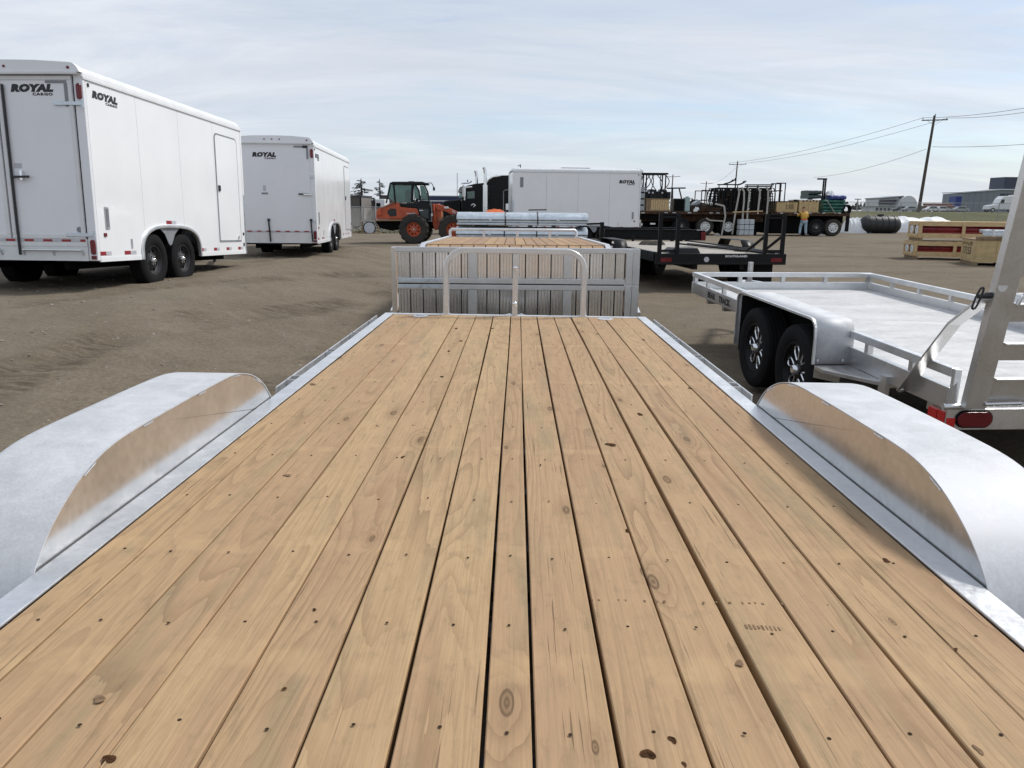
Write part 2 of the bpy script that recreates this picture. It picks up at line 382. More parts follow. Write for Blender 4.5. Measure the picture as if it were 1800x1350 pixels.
def text(body, size, m, parent, loc, rot, xs=1.0, shear=0.0, off=0.0, name='lettering', extrude=.0008, spacing=1.0, align='LEFT'):
    cu = bpy.data.curves.new('t', 'FONT'); cu.body = body; cu.size = size; cu.shear = shear; cu.offset = off; cu.extrude = extrude; cu.space_character = spacing; cu.align_x = align; cu.resolution_u = 3
    ob = bpy.data.objects.new('t', cu); COL.objects.link(ob)
    dg = bpy.context.evaluated_depsgraph_get(); me = bpy.data.meshes.new_from_object(ob.evaluated_get(dg)); bpy.data.objects.remove(ob); bpy.data.curves.remove(cu)
    me.materials.clear(); me.materials.append(MATS[m]); o = bpy.data.objects.new(name, me); COL.objects.link(o); o.parent = parent
    o.location = loc; o.rotation_euler = rot; o.scale = (xs, 1, 1); return o
TX_REAR = (R(90), 0, 0)              # faces -y, reads left to right along +x
TX_RIGHT = (R(90), 0, R(90))         # faces +x, reads along +y
TX_LEFT = (R(90), 0, R(-90))         # faces -x, reads along -y

# wheel: axis along local x; out=+1 outer face towards +x
def tyre_profile(r, w, rim):
    h = w / 2; P = [(rim, -h * .78), (rim + .02, -h * .93), ((r + rim) / 2, -h), (r - .03, -h * .94), (r - .008, -h * .80)]
    n = 5
    for i in range(n):
        a = -h * .80 + 1.6 * h * i / n; b = -h * .80 + 1.6 * h * (i + 1) / n; g = .006
        if i: P += [(r, a + g)]
        P += [(r, b - g)]
        if i < n - 1: P += [(r - .009, b - g + .001), (r - .009, b + g - .001)]
    P += [(r - .008, h * .80), (r - .03, h * .94), ((r + rim) / 2, h), (rim + .02, h * .93), (rim, h * .78)]
    return P
def wheel(parent, c, r, w, out=1, rim_r=None, style='steel', tyre='black_rubber', rim_m='alu_frame', lugs=0, n=40):
    rim_r = rim_r or r * .55; c = Vector(c)
    mb = MB().lathe(tyre_profile(r, w, rim_r), c, 0, n)
    if lugs:
        for k in range(lugs):
            for sd in (-1, 1):
                a = 2 * math.pi * (k + (.5 if sd > 0 else 0)) / lugs; a2 = a + .16
                p = c + Vector((sd * w * .02, math.cos(a2) * r, math.sin(a2) * r)); q = c + Vector((sd * w * .47, math.cos(a) * r * .985, math.sin(a) * r * .985))
                mb.bar(p, q, .06, .08, up=(0, math.cos(a), math.sin(a)))
    t = mb.build('wheel', tyre, parent, smooth=35)
    o = out; h = w / 2
    prof = [(rim_r + .004, -h * .7), (rim_r + .004, h * .80), (rim_r - .012, h * .80), (rim_r - .03, h * .45), (rim_r - .05, h * .35), (rim_r * .45, h * .40), (rim_r * .33, h * .55), (.001, h * .57), (.001, -h * .3), (rim_r - .05, -h * .4)]
    prof = [(a, b * o) for a, b in prof]
    MB().lathe(prof, c, 0, 28).build('rim', rim_m, t, smooth=30)
    hub = MB(); hx = h * .57 * o
    hub.lathe([(.001, 0), (.042, 0), (.038, .03 * o), (.026, .042 * o), (.001, .044 * o)], c + Vector((hx - .005 * o, 0, 0)), 0, 16)
    if style in ('steel', 'truck'):
        nb = 6 if style == 'steel' else 10
        for k in range(nb):
            a = 2 * math.pi * k / nb; hub.disc(c + Vector((hx + .004 * o, math.cos(a) * rim_r * .30, math.sin(a) * rim_r * .30)), .012, .03, 0, 8)
        MB2 = MB()
        for k in range(8):
            a = 2 * math.pi * (k + .5) / 8; MB2.disc(c + Vector((h * .40 * o, math.cos(a) * rim_r * .66, math.sin(a) * rim_r * .66)), rim_r * .11, .012, 0, 10)
        MB2.build('hand_hole', 'under_black', t)
    if style == 'petal':
        for k in range(6):
            a = 2 * math.pi * k / 6 + .2; sp = MB()
            loop = [];
            for q in range(15):
                b = 2 * math.pi * q / 14; rr = rim_r * (.60 + .30 * math.cos(b)); tt = a + .24 * math.sin(b) * (1 + .25 * math.cos(b))
                loop.append(c + Vector((h * .47 * o, math.cos(tt) * rr, math.sin(tt) * rr)))
            sp.tube(loop, .008, 6, cap=False); sp.build('spoke_edge', 'chrome', t, smooth=60)
    hub.build('hub', 'chrome', t, smooth=40)
    return t

# ------------------------------------------------------------------ ground height
def ss(a, b, x):
    t = np.clip((np.asarray(x, float) - a) / (b - a), 0, 1); return t * t * (3 - 2 * t)
def g0(x, y):
    return .40 * (1 - ss(-4.7, -1.7, x)) * ss(3.0, 8.5, y) * (1 - ss(21.5, 29.5, y)) + 1.45 * ss(64, 104, y)
def gz(x, y): return float(g0(x, y))
def vnoise(x, y, sc, seed):
    x = x * sc + seed * 17.3; y = y * sc - seed * 9.1; xi = np.floor(x).astype(np.int64); yi = np.floor(y).astype(np.int64); fx = x - xi; fy = y - yi
    fx = fx * fx * (3 - 2 * fx); fy = fy * fy * (3 - 2 * fy)
    def h(a, b):
        n = (a * 374761393 + b * 668265263 + seed * 1274126177) & 0x7fffffff; n = ((n ^ (n >> 13)) * 1274126177) & 0x7fffffff; return ((n ^ (n >> 16)) & 0xffff) / 65535.0
    return (h(xi, yi) * (1 - fx) + h(xi + 1, yi) * fx) * (1 - fy) + (h(xi, yi + 1) * (1 - fx) + h(xi + 1, yi + 1) * fx) * fy - .5
def build_ground():
    xs = np.concatenate([-np.geomspace(3000, 24, 34), np.arange(-22, -9, .25), np.arange(-9, 0, .05), np.arange(0, 20, .14), np.arange(20, 45, .5), np.geomspace(46, 3000, 34)])
    ys = np.concatenate([-np.geomspace(300, 4, 10), np.arange(-3, 4, .2), np.arange(4, 24, .05), np.arange(24, 46, .16), np.arange(46, 120, .7), np.geomspace(122, 4500, 34)])
    X, Y = np.meshgrid(xs, ys, indexing='ij'); Z = g0(X, Y)
    near = 1 - ss(40, 60, np.hypot(X, Y))
    Z += near * (.015 * vnoise(X, Y, .35, 1) + .014 * vnoise(X, Y, 1.1, 2) + .014 * vnoise(X, Y, 4.0, 3) + .014 * vnoise(X, Y, 9, 4) + .016 * np.clip(vnoise(X * .6, Y * 1.3, 6.5, 5), 0, 1)) * (1 - .0 * X)
    hole = vnoise(X, Y, 2.2, 8); Z += near * -.015 * np.clip(hole - .32, 0, 1) * 4
    tr = []
    for x0, y0, sl, cv in ((-5.3, 8, .26, .004), (-3.5, 8, .26, .004), (-2.9, 10.5, .24, -.003), (-6.9, 8, .20, .0), (-4.4, 12, .36, .0), (-2.1, 7, .12, .01), (-3.9, 6, .05, .02)):
        cx = x0 + sl * (Y - y0) + cv * (Y - y0) ** 2; d = (X - cx) / math.sqrt(1 + sl * sl); tr.append((d, Y))
    for y0, x0, sl in ((23.5, 9, .05), (21.7, 9, .06), (30, 9, -.06), (33, 8, .04), (37, 9, .02), (19.5, 9, .09), (27, 6, -.1)):
        d = Y - (y0 + sl * (X - x0)); tr.append((d, X))
    for i, (d, s) in enumerate(tr):
        w = .55 + .45 * np.clip(vnoise(s, s * 0 + i, .22, 20 + i) * 2 + .6, 0, 1)
        rut = -.010 * np.exp(-(d / .16) ** 4) + .006 * np.exp(-((np.abs(d) - .25) / .07) ** 2)
        lug = .008 * (np.sin((s + np.abs(d) * .9 + .05 * vnoise(X, Y, 3, 70 + i)) * 2 * np.pi / .30) > .15) * np.exp(-(d / .24) ** 6) * (.5 + vnoise(X, Y, 5, 80 + i))
        Z += near * w * (rut + lug * (np.clip(vnoise(s, s * 0 + i, .35, 50 + i) * 3 + .4, 0, 1)))
    damp = np.zeros_like(X)
    for i, (d, s) in enumerate(tr):
        on = np.clip(vnoise(s, s * 0 + i, .30, 120 + i) * 2.6 + .55, 0, 1); tread = (np.sin((s + np.abs(d) * .9 + .05 * vnoise(X, Y, 3, 70 + i)) * 2 * np.pi / .30) < .15)
        damp = np.maximum(damp, on * np.exp(-(d / (.27 if i < 7 else .5)) ** 6) * (.75 + .25 * tread if i < 7 else .7))
    damp *= near * (.55 + np.clip(vnoise(X, Y, 1.7, 140) * 1.6, -.5, .5))
    nx, ny = X.shape; v = np.stack([X, Y, Z], -1).reshape(-1, 3)
    a = (np.arange(nx - 1)[:, None] * ny + np.arange(ny - 1)[None, :]).reshape(-1); f = np.stack([a, a + ny, a + ny + 1, a + 1], -1)
    me = bpy.data.meshes.new('ground'); me.vertices.add(len(v)); me.vertices.foreach_set('co', v.astype(np.float32).ravel())
    me.loops.add(len(f) * 4); me.loops.foreach_set('vertex_index', f.astype(np.int32).ravel()); me.polygons.add(len(f)); me.polygons.foreach_set('loop_start', np.arange(0, len(f) * 4, 4, dtype=np.int32))
    me.update(calc_edges=True); me.polygons.foreach_set('use_smooth', np.ones(len(f), bool))
    at_ = me.attributes.new('damp', 'FLOAT', 'POINT'); at_.data.foreach_set('value', np.clip(damp, 0, 1).astype(np.float32).ravel())
    o = bpy.data.objects.new('ground', me); COL.objects.link(o); tag(o, 'brown dirt and gravel yard with tyre tracks, grass beyond the fence', 'ground', kind='structure')
    m, t, b = new_mat('dirt_yard'); L = t.links.new
    tc = nn(t, 'ShaderNodeTexCoord')
    def noise(sc, det=6, ro=.6, st=(1, 1, 1), di=0.):
        mp = nn(t, 'ShaderNodeMapping'); L(tc.outputs['Object'], mp.inputs[0]); mp.inputs['Scale'].default_value = st
        n = nn(t, 'ShaderNodeTexNoise'); n.inputs['Scale'].default_value = sc; n.inputs['Detail'].default_value = det; n.inputs['Roughness'].default_value = ro; n.inputs['Distortion'].default_value = di; L(mp.outputs[0], n.inputs[0]); return n.outputs[0]
    def ramp(s, st):
        r = nn(t, 'ShaderNodeValToRGB'); L(s, r.inputs[0]); e = r.color_ramp.elements; e[0].position, e[0].color = st[0]; e[1].position, e[1].color = st[-1]
        for q in st[1:-1]:
            k = e.new(q[0]); k.color = q[1]
        return r.outputs[0]
    def mix(fc, a, b_, mode='MIX'):
        q = nn(t, 'ShaderNodeMixRGB', blend_type=mode)
        for i, v_ in enumerate((fc, a, b_)):
            if isinstance(v_, float): q.inputs[i].default_value = v_
            elif isinstance(v_, tuple): q.inputs[i].default_value = v_
            else: L(v_, q.inputs[i])
        return q.outputs[0]
    c = ramp(noise(.22, 8, .6), [(.3, (.150, .121, .090, 1)), (.5, (.205, .170, .129, 1)), (.7, (.262, .226, .178, 1))])
    c = mix(.55, c, ramp(noise(1.6, 9, .68, (1, 1, 1), .4), [(.3, (.085, .066, .046, 1)), (.52, (.150, .122, .088, 1)), (.72, (.215, .182, .140, 1))]))
    c = mix(.32, c, ramp(noise(30, 5, .7), [(.36, (.07, .055, .038, 1)), (.5, (.145, .118, .085, 1)), (.66, (.27, .235, .19, 1))]))
    c = mix(ramp(noise(70, 3, .6), [(.62, (0, 0, 0, 1)), (.7, (.55, .55, .55, 1))]), c, (.30, .27, .225, 1))
    da = nn(t, 'ShaderNodeAttribute'); da.attribute_name = 'damp'; dm = nn(t, 'ShaderNodeMath', operation='MULTIPLY'); L(ramp(noise(1.0, 4, .6, (3.6, 17, 1), .9), [(.42, (.18, .18, .18, 1)), (.58, (1, 1, 1, 1))]), dm.inputs[1]); L(da.outputs['Fac'], dm.inputs[0])
    c = mix(dm.outputs[0], c, (.080, .062, .045, 1))
    c = mix(ramp(noise(.16, 4, .5, (1, .6, 1)), [(.54, (0, 0, 0, 1)), (.66, (.45, .45, .45, 1))]), c, (.185, .172, .138, 1))
    gr = ramp(noise(.06, 8, .65), [(.35, (.068, .078, .030, 1)), (.5, (.115, .105, .050, 1)), (.65, (.175, .145, .085, 1))])
    gr = mix(.4, gr, ramp(noise(1.4, 6, .7), [(.35, (.05, .065, .025, 1)), (.65, (.16, .15, .085, 1))]))
    sp = nn(t, 'ShaderNodeSeparateXYZ'); L(tc.outputs['Object'], sp.inputs[0])
    ad = nn(t, 'ShaderNodeMath', operation='MULTIPLY_ADD'); L(noise(.5, 5), ad.inputs[0]); ad.inputs[1].default_value = 7; L(sp.outputs[1], ad.inputs[2])
    mr = nn(t, 'ShaderNodeMapRange'); L(ad.outputs[0], mr.inputs[0]); mr.inputs[1].default_value = 66.5; mr.inputs[2].default_value = 68.5
    L(mix(mr.outputs[0], c, gr), b.inputs['Base Color']); b.inputs['Roughness'].default_value = .95; b.inputs['Specular IOR Level'].default_value = .08
    b1 = nn(t, 'ShaderNodeBump'); b1.inputs['Strength'].default_value = .5; b1.inputs['Distance'].default_value = .03; L(noise(9, 9, .72, (1, 1, 1), .3), b1.inputs['Height'])
    b2 = nn(t, 'ShaderNodeBump'); b2.inputs['Strength'].default_value = .4; b2.inputs['Distance'].default_value = .012; L(noise(55, 5, .7), b2.inputs['Height']); L(b1.outputs[0], b2.inputs['Normal']); L(b2.outputs[0], b.inputs['Normal'])
    me.materials.append(m)
    # loose stones and clods, too many to count
    mb = MB(); rs = random.Random(3)
    for _ in range(2600):
        if rs.random() < .7: x = rs.uniform(-9, -1.4); y = rs.uniform(3.5, 24)
        else: x = rs.uniform(1.3, 16); y = rs.uniform(8, 34)
        i = min(max(np.searchsorted(xs, x), 1), nx - 2); j = min(max(np.searchsorted(ys, y), 1), ny - 2); z = Z[i, j]
        r = rs.choice((.007, .008, .010, .012, .016, .022)) * rs.uniform(.7, 1.3); a = rs.uniform(0, 6.28); P = []
        for k in range(5): P.append((x + math.cos(a + k * 1.257) * r * rs.uniform(.7, 1.2), y + math.sin(a + k * 1.257) * r * rs.uniform(.7, 1.2), z + r * .1))
        mb.add(P + [(x, y, z + r * .8), (x, y, z - r)], [(k, (k + 1) % 5, 5) for k in range(5)] + [((k + 1) % 5, k, 6) for k in range(5)])
    st = mb.build('loose_stones', 'stone_grey', None, fix=False); tag(st, 'loose stones and clods scattered over the dirt yard', 'gravel', kind='stuff')
build_ground()

# ------------------------------------------------------------------ near trailer with the timber deck
DZ = .645
def near_trailer():
    T = thing('flatbed_car_trailer', 'aluminium car trailer with timber plank deck and rounded fenders, hoop rail at its front', 'trailer', fmat((.023, 6.347, .645), -.005, -.00824, .0069, DZ))
    ub = [-1.013, -.905, -.760, -.615, -.469, -.323, -.181, -.039, .042, .175, .317, .458, .596, .733, .875, 1.013]
    gaps = [.003, .003, .004, .0045, .006, .006, .008, .007, .0055, .0085, .007, .012, .0065, .006, .004, .003]
    Y0, Y1, th = -6.15, -.012, .038
    boards = []
    rs = random.Random(11)
    for i in range(15):
        a = ub[i] + gaps[i] / 2; b = ub[i + 1] - gaps[i + 1] / 2; e = .0022
        # plank with eased edges, a touch of cup and wander along its length
        n = 22; mb = MB(); h0 = rs.uniform(-.0015, .0015); ph = rs.uniform(0, 6); pw = rs.uniform(0, 6)
        sec = []
        for k in range(n + 1):
            y = Y0 + (Y1 - Y0) * k / n; dx = .0016 * math.sin(y * 1.3 + ph); dz = h0 + .0012 * math.sin(y * .9 + pw); cup = .0012 * math.sin(ph * 3)
            sec.append([(a + dx, y, DZ - th), (a + dx, y, DZ - e + dz), (a + e + dx, y, DZ + dz), ((a + b) / 2 + dx, y, DZ + dz + cup), (b - e + dx, y, DZ + dz), (b + dx, y, DZ - e + dz), (b + dx, y, DZ - th)])
        m = 7; vs = [p for s in sec for p in s]; fs = []
        for k in range(n):
            for q in range(m):
                q2 = (q + 1) % m; fs.append((k * m + q, k * m + q2, (k + 1) * m + q2, (k + 1) * m + q))
        fs += [tuple(range(m)), tuple(n * m + q for q in reversed(range(m)))]
        mb.add(vs, fs); boards.append(mb.build('deck_board', 'deck_wood', T, smooth=18))
    # countersunk screws, one row over each cross member
    mb = MB(); sc = 0
    for r_, y in enumerate((-.22, -.62, -1.02, -1.42, -1.82, -2.22, -2.62, -3.02, -3.42, -3.82, -4.22, -4.60, -4.93, -5.25)):
        for i in range(15):
            w = ub[i + 1] - ub[i]; c = (ub[i] + ub[i + 1]) / 2
            for f in ((-.02,) if w < .1 else (rs.uniform(-.05, .05),)):
                x = c + f * w; yy = y + rs.uniform(-.012, .012)
                mb.lathe([(.0001, .0002), (.0030, .0002), (.0036, .0010), (.0001, .0012)], (x, yy, DZ + .0012), 2, 8)
    mb.build('screw_heads', 'screw_dark', T, kind='stuff')
    # dark knots in the planks, where the photograph shows the boldest ones
    kn = [(708, 803, 5, 3), (1074, 781, 13, 4), (1103, 933, 7, 4), (1139, 1325, 16, 13), (1182, 1300, 9, 9), (1203, 1343, 5, 6), (193, 1333, 15, 8), (175, 1228, 15, 7), (1680, 1141, 5, 3), (1125, 728, 8, 3), (802, 577, 4, 2), (810, 599, 4, 2),
          (777, 662, 5, 2), (789, 617, 4, 2), (1213, 682, 4, 2), (1050, 587, 4, 2), (500, 1210, 5, 4), (553, 1071, 5, 3), (866, 577, 4, 2), (950, 817, 3, 2), (1558, 985, 9, 4), (1131, 597, 4, 2), (1300, 1165, 12, 6), (1720, 1318, 7, 8), (505, 835, 9, 3), (550, 675, 9, 2)]
    Mi = T.matrix_world.inverted()
    o = Mi @ Vector((0, 0, CH))
    for u, v, ru, rv in kn:
        p = at(u, v, 5.0); d = (Mi @ p) - o; q = o + d * ((DZ + .0021 - o.z) / d.z)
        s = (q - o).length / FPX; rx = ru * s * .62; ry = rv * s / max(.2, abs(d.normalized().z)) * .60
        N = 14; P = []; a0 = rs.uniform(0, 6)
        for k in range(N):
            a = 2 * math.pi * k / N; w = 1 + .28 * math.sin(a * 2 + a0) + .15 * math.sin(a * 3 + a0 * 2); P.append((q.x + math.cos(a) * rx * w, q.y + math.sin(a) * ry * w, q.z))
        pale = (u, v) in ((1300, 1165), (505, 835), (550, 675), (175, 1228), (1720, 1318))
        mb = MB().add(P + [(q.x, q.y, q.z + .0004)], [(k, (k + 1) % N, N) for k in range(N)])
        if not pale: mb.build('knot', 'knot_dark', T, smooth=60)
        else: mb.build('knot', 'stamp_ink', T, smooth=60)
    # smudged lumber stamps
    def deckpt(u, v):
        d = (Mi @ at(u, v, 5.0)) - o; return o + d * ((DZ + .0018 - o.z) / d.z)
    mb = MB()
    for k in range(9):
        q = deckpt(1312 + k * 7.2, 1101 + k * .5); w = .0028 * (1.5 if k < 5 else .9); h = .010 * rs.uniform(.5, 1.0)
        mb.box(q.x - w / 2, q.x + w / 2, q.y - h, q.y + h, q.z - .0003, q.z)
    for k in range(46):
        q = deckpt(960 + k * 11.5, 1052 + k * .25)
        if rs.random() < .40: mb.box(q.x - .0015, q.x + rs.uniform(.001, .004), q.y - .006 * rs.uniform(.3, 1.2), q.y + .006 * rs.uniform(.3, 1), q.z - .0003, q.z)
    mb.build('lumber_stamp', 'stamp_ink', T, kind='stuff')
    # side rails, cross members, front and rear rails
    for s in (-1, 1):
        sg = lambda a, b: (min(s * a, s * b), max(s * a, s * b))
        mb = MB(); x = sg(1.016, 1.088); mb.box(*x, -6.2, .055, DZ - .002, DZ + .005)
        x = sg(1.080, 1.088); mb.box(*x, -6.2, .055, DZ - .125, DZ - .0025); x = sg(1.03, 1.0795); mb.box(*x, -6.2, .055, DZ - .125, DZ - .117)
        mb.build('side_rail', 'alu_rail', T, bevel=.002)
        x = sg(1.150, 1.158)
        for a, b in ((-2.72, .02), (-6.2, -5.0)): MB().box(*x, a, b, DZ - .075, DZ - .012).build('rub_rail', 'alu_rail', T, bevel=.002)
        for y in (-.34, -1.02, -1.72, -2.52, -5.3, -6.0):
            m2 = MB(); xa = sg(1.089, 1.095); m2.box(*xa, y - .05, y + .05, DZ - .10, DZ - .006)
            for q in (y - .05, y + .044): m2.box(*sg(1.0955, 1.1495), q, q + .006, DZ - .10, DZ - .006)
            m2.build('stake_pocket', 'alu_frame', T, bevel=.001)
    MB().box(-1.013, 1.013, -.010, .055, DZ - .10, DZ + .004).build('front_rail', 'alu_rail', T, bevel=.002)
    for k in range(14):
        y = -.25 - k * .42; MB().box(-1.0, 1.0, y - .03, y + .03, DZ - .125, DZ - .040).build('cross_member', 'dark_steel', T)  # dark instead of aluminium: paints the shade seen through the deck gaps
    # hoop with centre post standing on the front rail
    def hoop(x0, x1, top, r):
        P = [(x0, .025, DZ + .004)]; 
        for k in range(9):
            a = math.pi - math.pi / 2 * k / 8; P.append((x0 + r + math.cos(a) * r, .025, top - r + math.sin(a) * r))
        for k in range(9):
            a = math.pi / 2 - math.pi / 2 * k / 8; P.append((x1 - r + math.cos(a) * r, .025, top - r + math.sin(a) * r))
        P.append((x1, .025, DZ + .004)); return P
    hw, hh = .024, .024; c = .007
    sec = [(-hw + c, -hh), (hw - c, -hh), (hw, -hh + c), (hw, hh - c), (hw - c, hh), (-hw + c, hh), (-hw, hh - c), (-hw, -hh + c)]
    H = MB().sweep(hoop(-.575, .562, DZ + .532, .155), sec, side=(0, 1, 0)).build('hoop_rail', 'alu_frame', T, smooth=40)
    P = MB().box(-.029, .017, .005, .045, DZ + .004, DZ + .506).build('centre_post', 'alu_frame', T, bevel=.004)
    for z in (.10, .395): MB().lathe([(.0001, 0), (.019, 0), (.019, -.003), (.013, -.013), (.0001, -.016)], (-.006, .0045, DZ + z), 1, 16).build('bolt_head', 'mirror_bolt', P, smooth=50)
    for x in (-.575, .562): MB().box(x - .035, x + .035, -.005, .052, DZ + .0042, DZ + .009).build('foot_plate', 'alu_rail', T)
    # recessed tie-down pans near the front
    for x in (-.775, .735):
        p = MB().disc((x, -.115, DZ + .003), .062, .004, 2, 20).build('tie_down_pan', 'alu_rail', T)
        MB().tube([(x - .03, -.115, DZ + .008), (x - .02, -.095, DZ + .010), (x + .02, -.095, DZ + .010), (x + .03, -.115, DZ + .008)], .004, 6).build('ring', 'bolt_zinc', p)
    # fenders
    prof = [(-2.94, -.42), (-2.945, -.22), (-2.955, -.10), (-2.980, -.02), (-3.025, .035), (-3.11, .102), (-3.23, .156), (-3.355, .187), (-3.48, .2005), (-3.74, .2040), (-4.0, .2040), (-4.20, .2030), (-4.32, .1985), (-4.41, .186), (-4.50, .162), (-4.58, .127), (-4.65, .086), (-4.710, .035), (-4.757, -.025), (-4.795, -.11), (-4.81, -.22), (-4.82, -.42)]
    # resample smoothly
    def cat(P, n):
        out = []
        for i in range(len(P) - 1):
            p0 = Vector(P[max(i - 1, 0)]); p1 = Vector(P[i]); p2 = Vector(P[i + 1]); p3 = Vector(P[min(i + 2, len(P) - 1)])
            for k in range(n):
                t = k / n; out.append(.5 * ((2 * p1) + (-p0 + p2) * t + (2 * p0 - 5 * p1 + 4 * p2 - p3) * t * t + (-p0 + 3 * p1 - 3 * p2 + p3) * t ** 3))
        out.append(Vector(P[-1])); return out
    pf = cat(prof, 3)
    for s in (-1, 1):
        F = MB(); n = len(pf); ui, uo, tk = 1.0895, 1.372, .004
        cs = [(ui, 0), (ui, .0), (uo - .035, .0), (uo - .010, -.008), (uo, -.030), (uo, -.075)]
        cs = [(ui, 0), (ui + .10, .0), (uo - .030, .0), (uo - .012, -.003), (uo - .003, -.011), (uo, -.024), (uo, -.080)]
        def pt(i, k, off):
            p = pf[i]; a = pf[max(i - 1, 0)]; b = pf[min(i + 1, n - 1)]; d = (b - a).normalized(); nr = Vector((d.y, -d.x))
            if nr.y < 0 and abs(d.x) > .3: nr = -nr
            nr = Vector((-d.y, d.x)) if False else nr
            u, dn = cs[k]; q = p + nr * (dn + off); return (s * u, q.x, DZ + q.y)
        # normals must point outward (up): check once
        test = pt(n // 2, 0, .1)[2] > pt(n // 2, 0, 0)[2]; sgn = 1 if test else -1
        m = len(cs); vs = [pt(i, k, 0) for i in range(n) for k in range(m)] + [pt(i, k, -tk * sgn) for i in range(n) for k in range(m)]
        if not test: vs = [pt(i, k, 0) if True else 0 for i in range(n) for k in range(m)] + [pt(i, k, tk) for i in range(n) for k in range(m)]
        fs = []; N = n * m
        for i in range(n - 1):
            for k in range(m - 1):
                a = i * m + k; fs += [(a, a + m, a + m + 1, a + 1), (N + a, N + a + 1, N + a + m + 1, N + a + m)]
            for k in (0, m - 1):
                a = i * m + k; fs.append((a, a + m, N + a + m, N + a))
        F.add(vs, fs); fo = F.build('fender', 'alu_fender', T, smooth=50)
        # inner skirt panel: lower edge just above the side rail
        top = [(q.x, DZ + q.y - .006) for q in pf if q.y > -.045]
        poly = top + [(top[-1][0], DZ - .045), (top[0][0], DZ - .045)]
        sx = (s * 1.093, s * 1.096)
        MB().prism(poly, 0, min(sx), max(sx)).build('skirt', 'alu_skirt', fo)
        for y in (-3.16, -3.40, -3.70, -4.12, -4.47):
            # stitch weld under the fender edge
            k = min(range(n), key=lambda q: abs(pf[q].x - y)); p = pf[k]; d = (pf[k + 1] - pf[k - 1]).normalized(); nb = Vector((d.y, -d.x)); nb = nb if nb.y < 0 else -nb
            pts = [(s * 1.0905, p.x + d.x * a + nb.x * .009, DZ + p.y + d.y * a + nb.y * .009) for a in (-.03, -.018, -.006, .006, .018, .03)]
            MB().tube(pts, .0028, 6, rr=[.0022, .003, .0024, .0031, .0024, .0032]).build('weld_bead', 'chrome', fo, smooth=60)
        for y in (-3.38, -4.26): wheel(T, (s * 1.27, y, .335), .335, .205, s, style='steel', rim_m='alu_frame')
    for y in (-3.38, -4.26): MB().tube([(-1.14, y, .335), (1.14, y, .335)], .035, 10).build('axle', 'dark_steel', T)
    # main beams, tongue and jack
    for x in (-.5, .5): MB().box(x - .03, x + .03, -6.1, -.012, DZ - .24, DZ - .126).build('main_beam', 'alu_frame', T)
    for s in (-1, 1): MB().bar((s * .62, -.3, DZ - .19), (s * .03, 1.25, DZ - .19), .06, .11).build('tongue', 'alu_frame', T)
    MB().box(-.05, .05, 1.2, 1.42, DZ - .23, DZ - .13).build('coupler', 'dark_steel', T, bevel=.01)
    MB().tube([(.09, .95, .02), (.09, .95, DZ - .16)], .028, 12).build('jack', 'dark_steel', T)
    MB().disc((.09, .95, .012), .08, .02, 2, 16).build('jack_foot', 'dark_steel', T)
near_trailer()

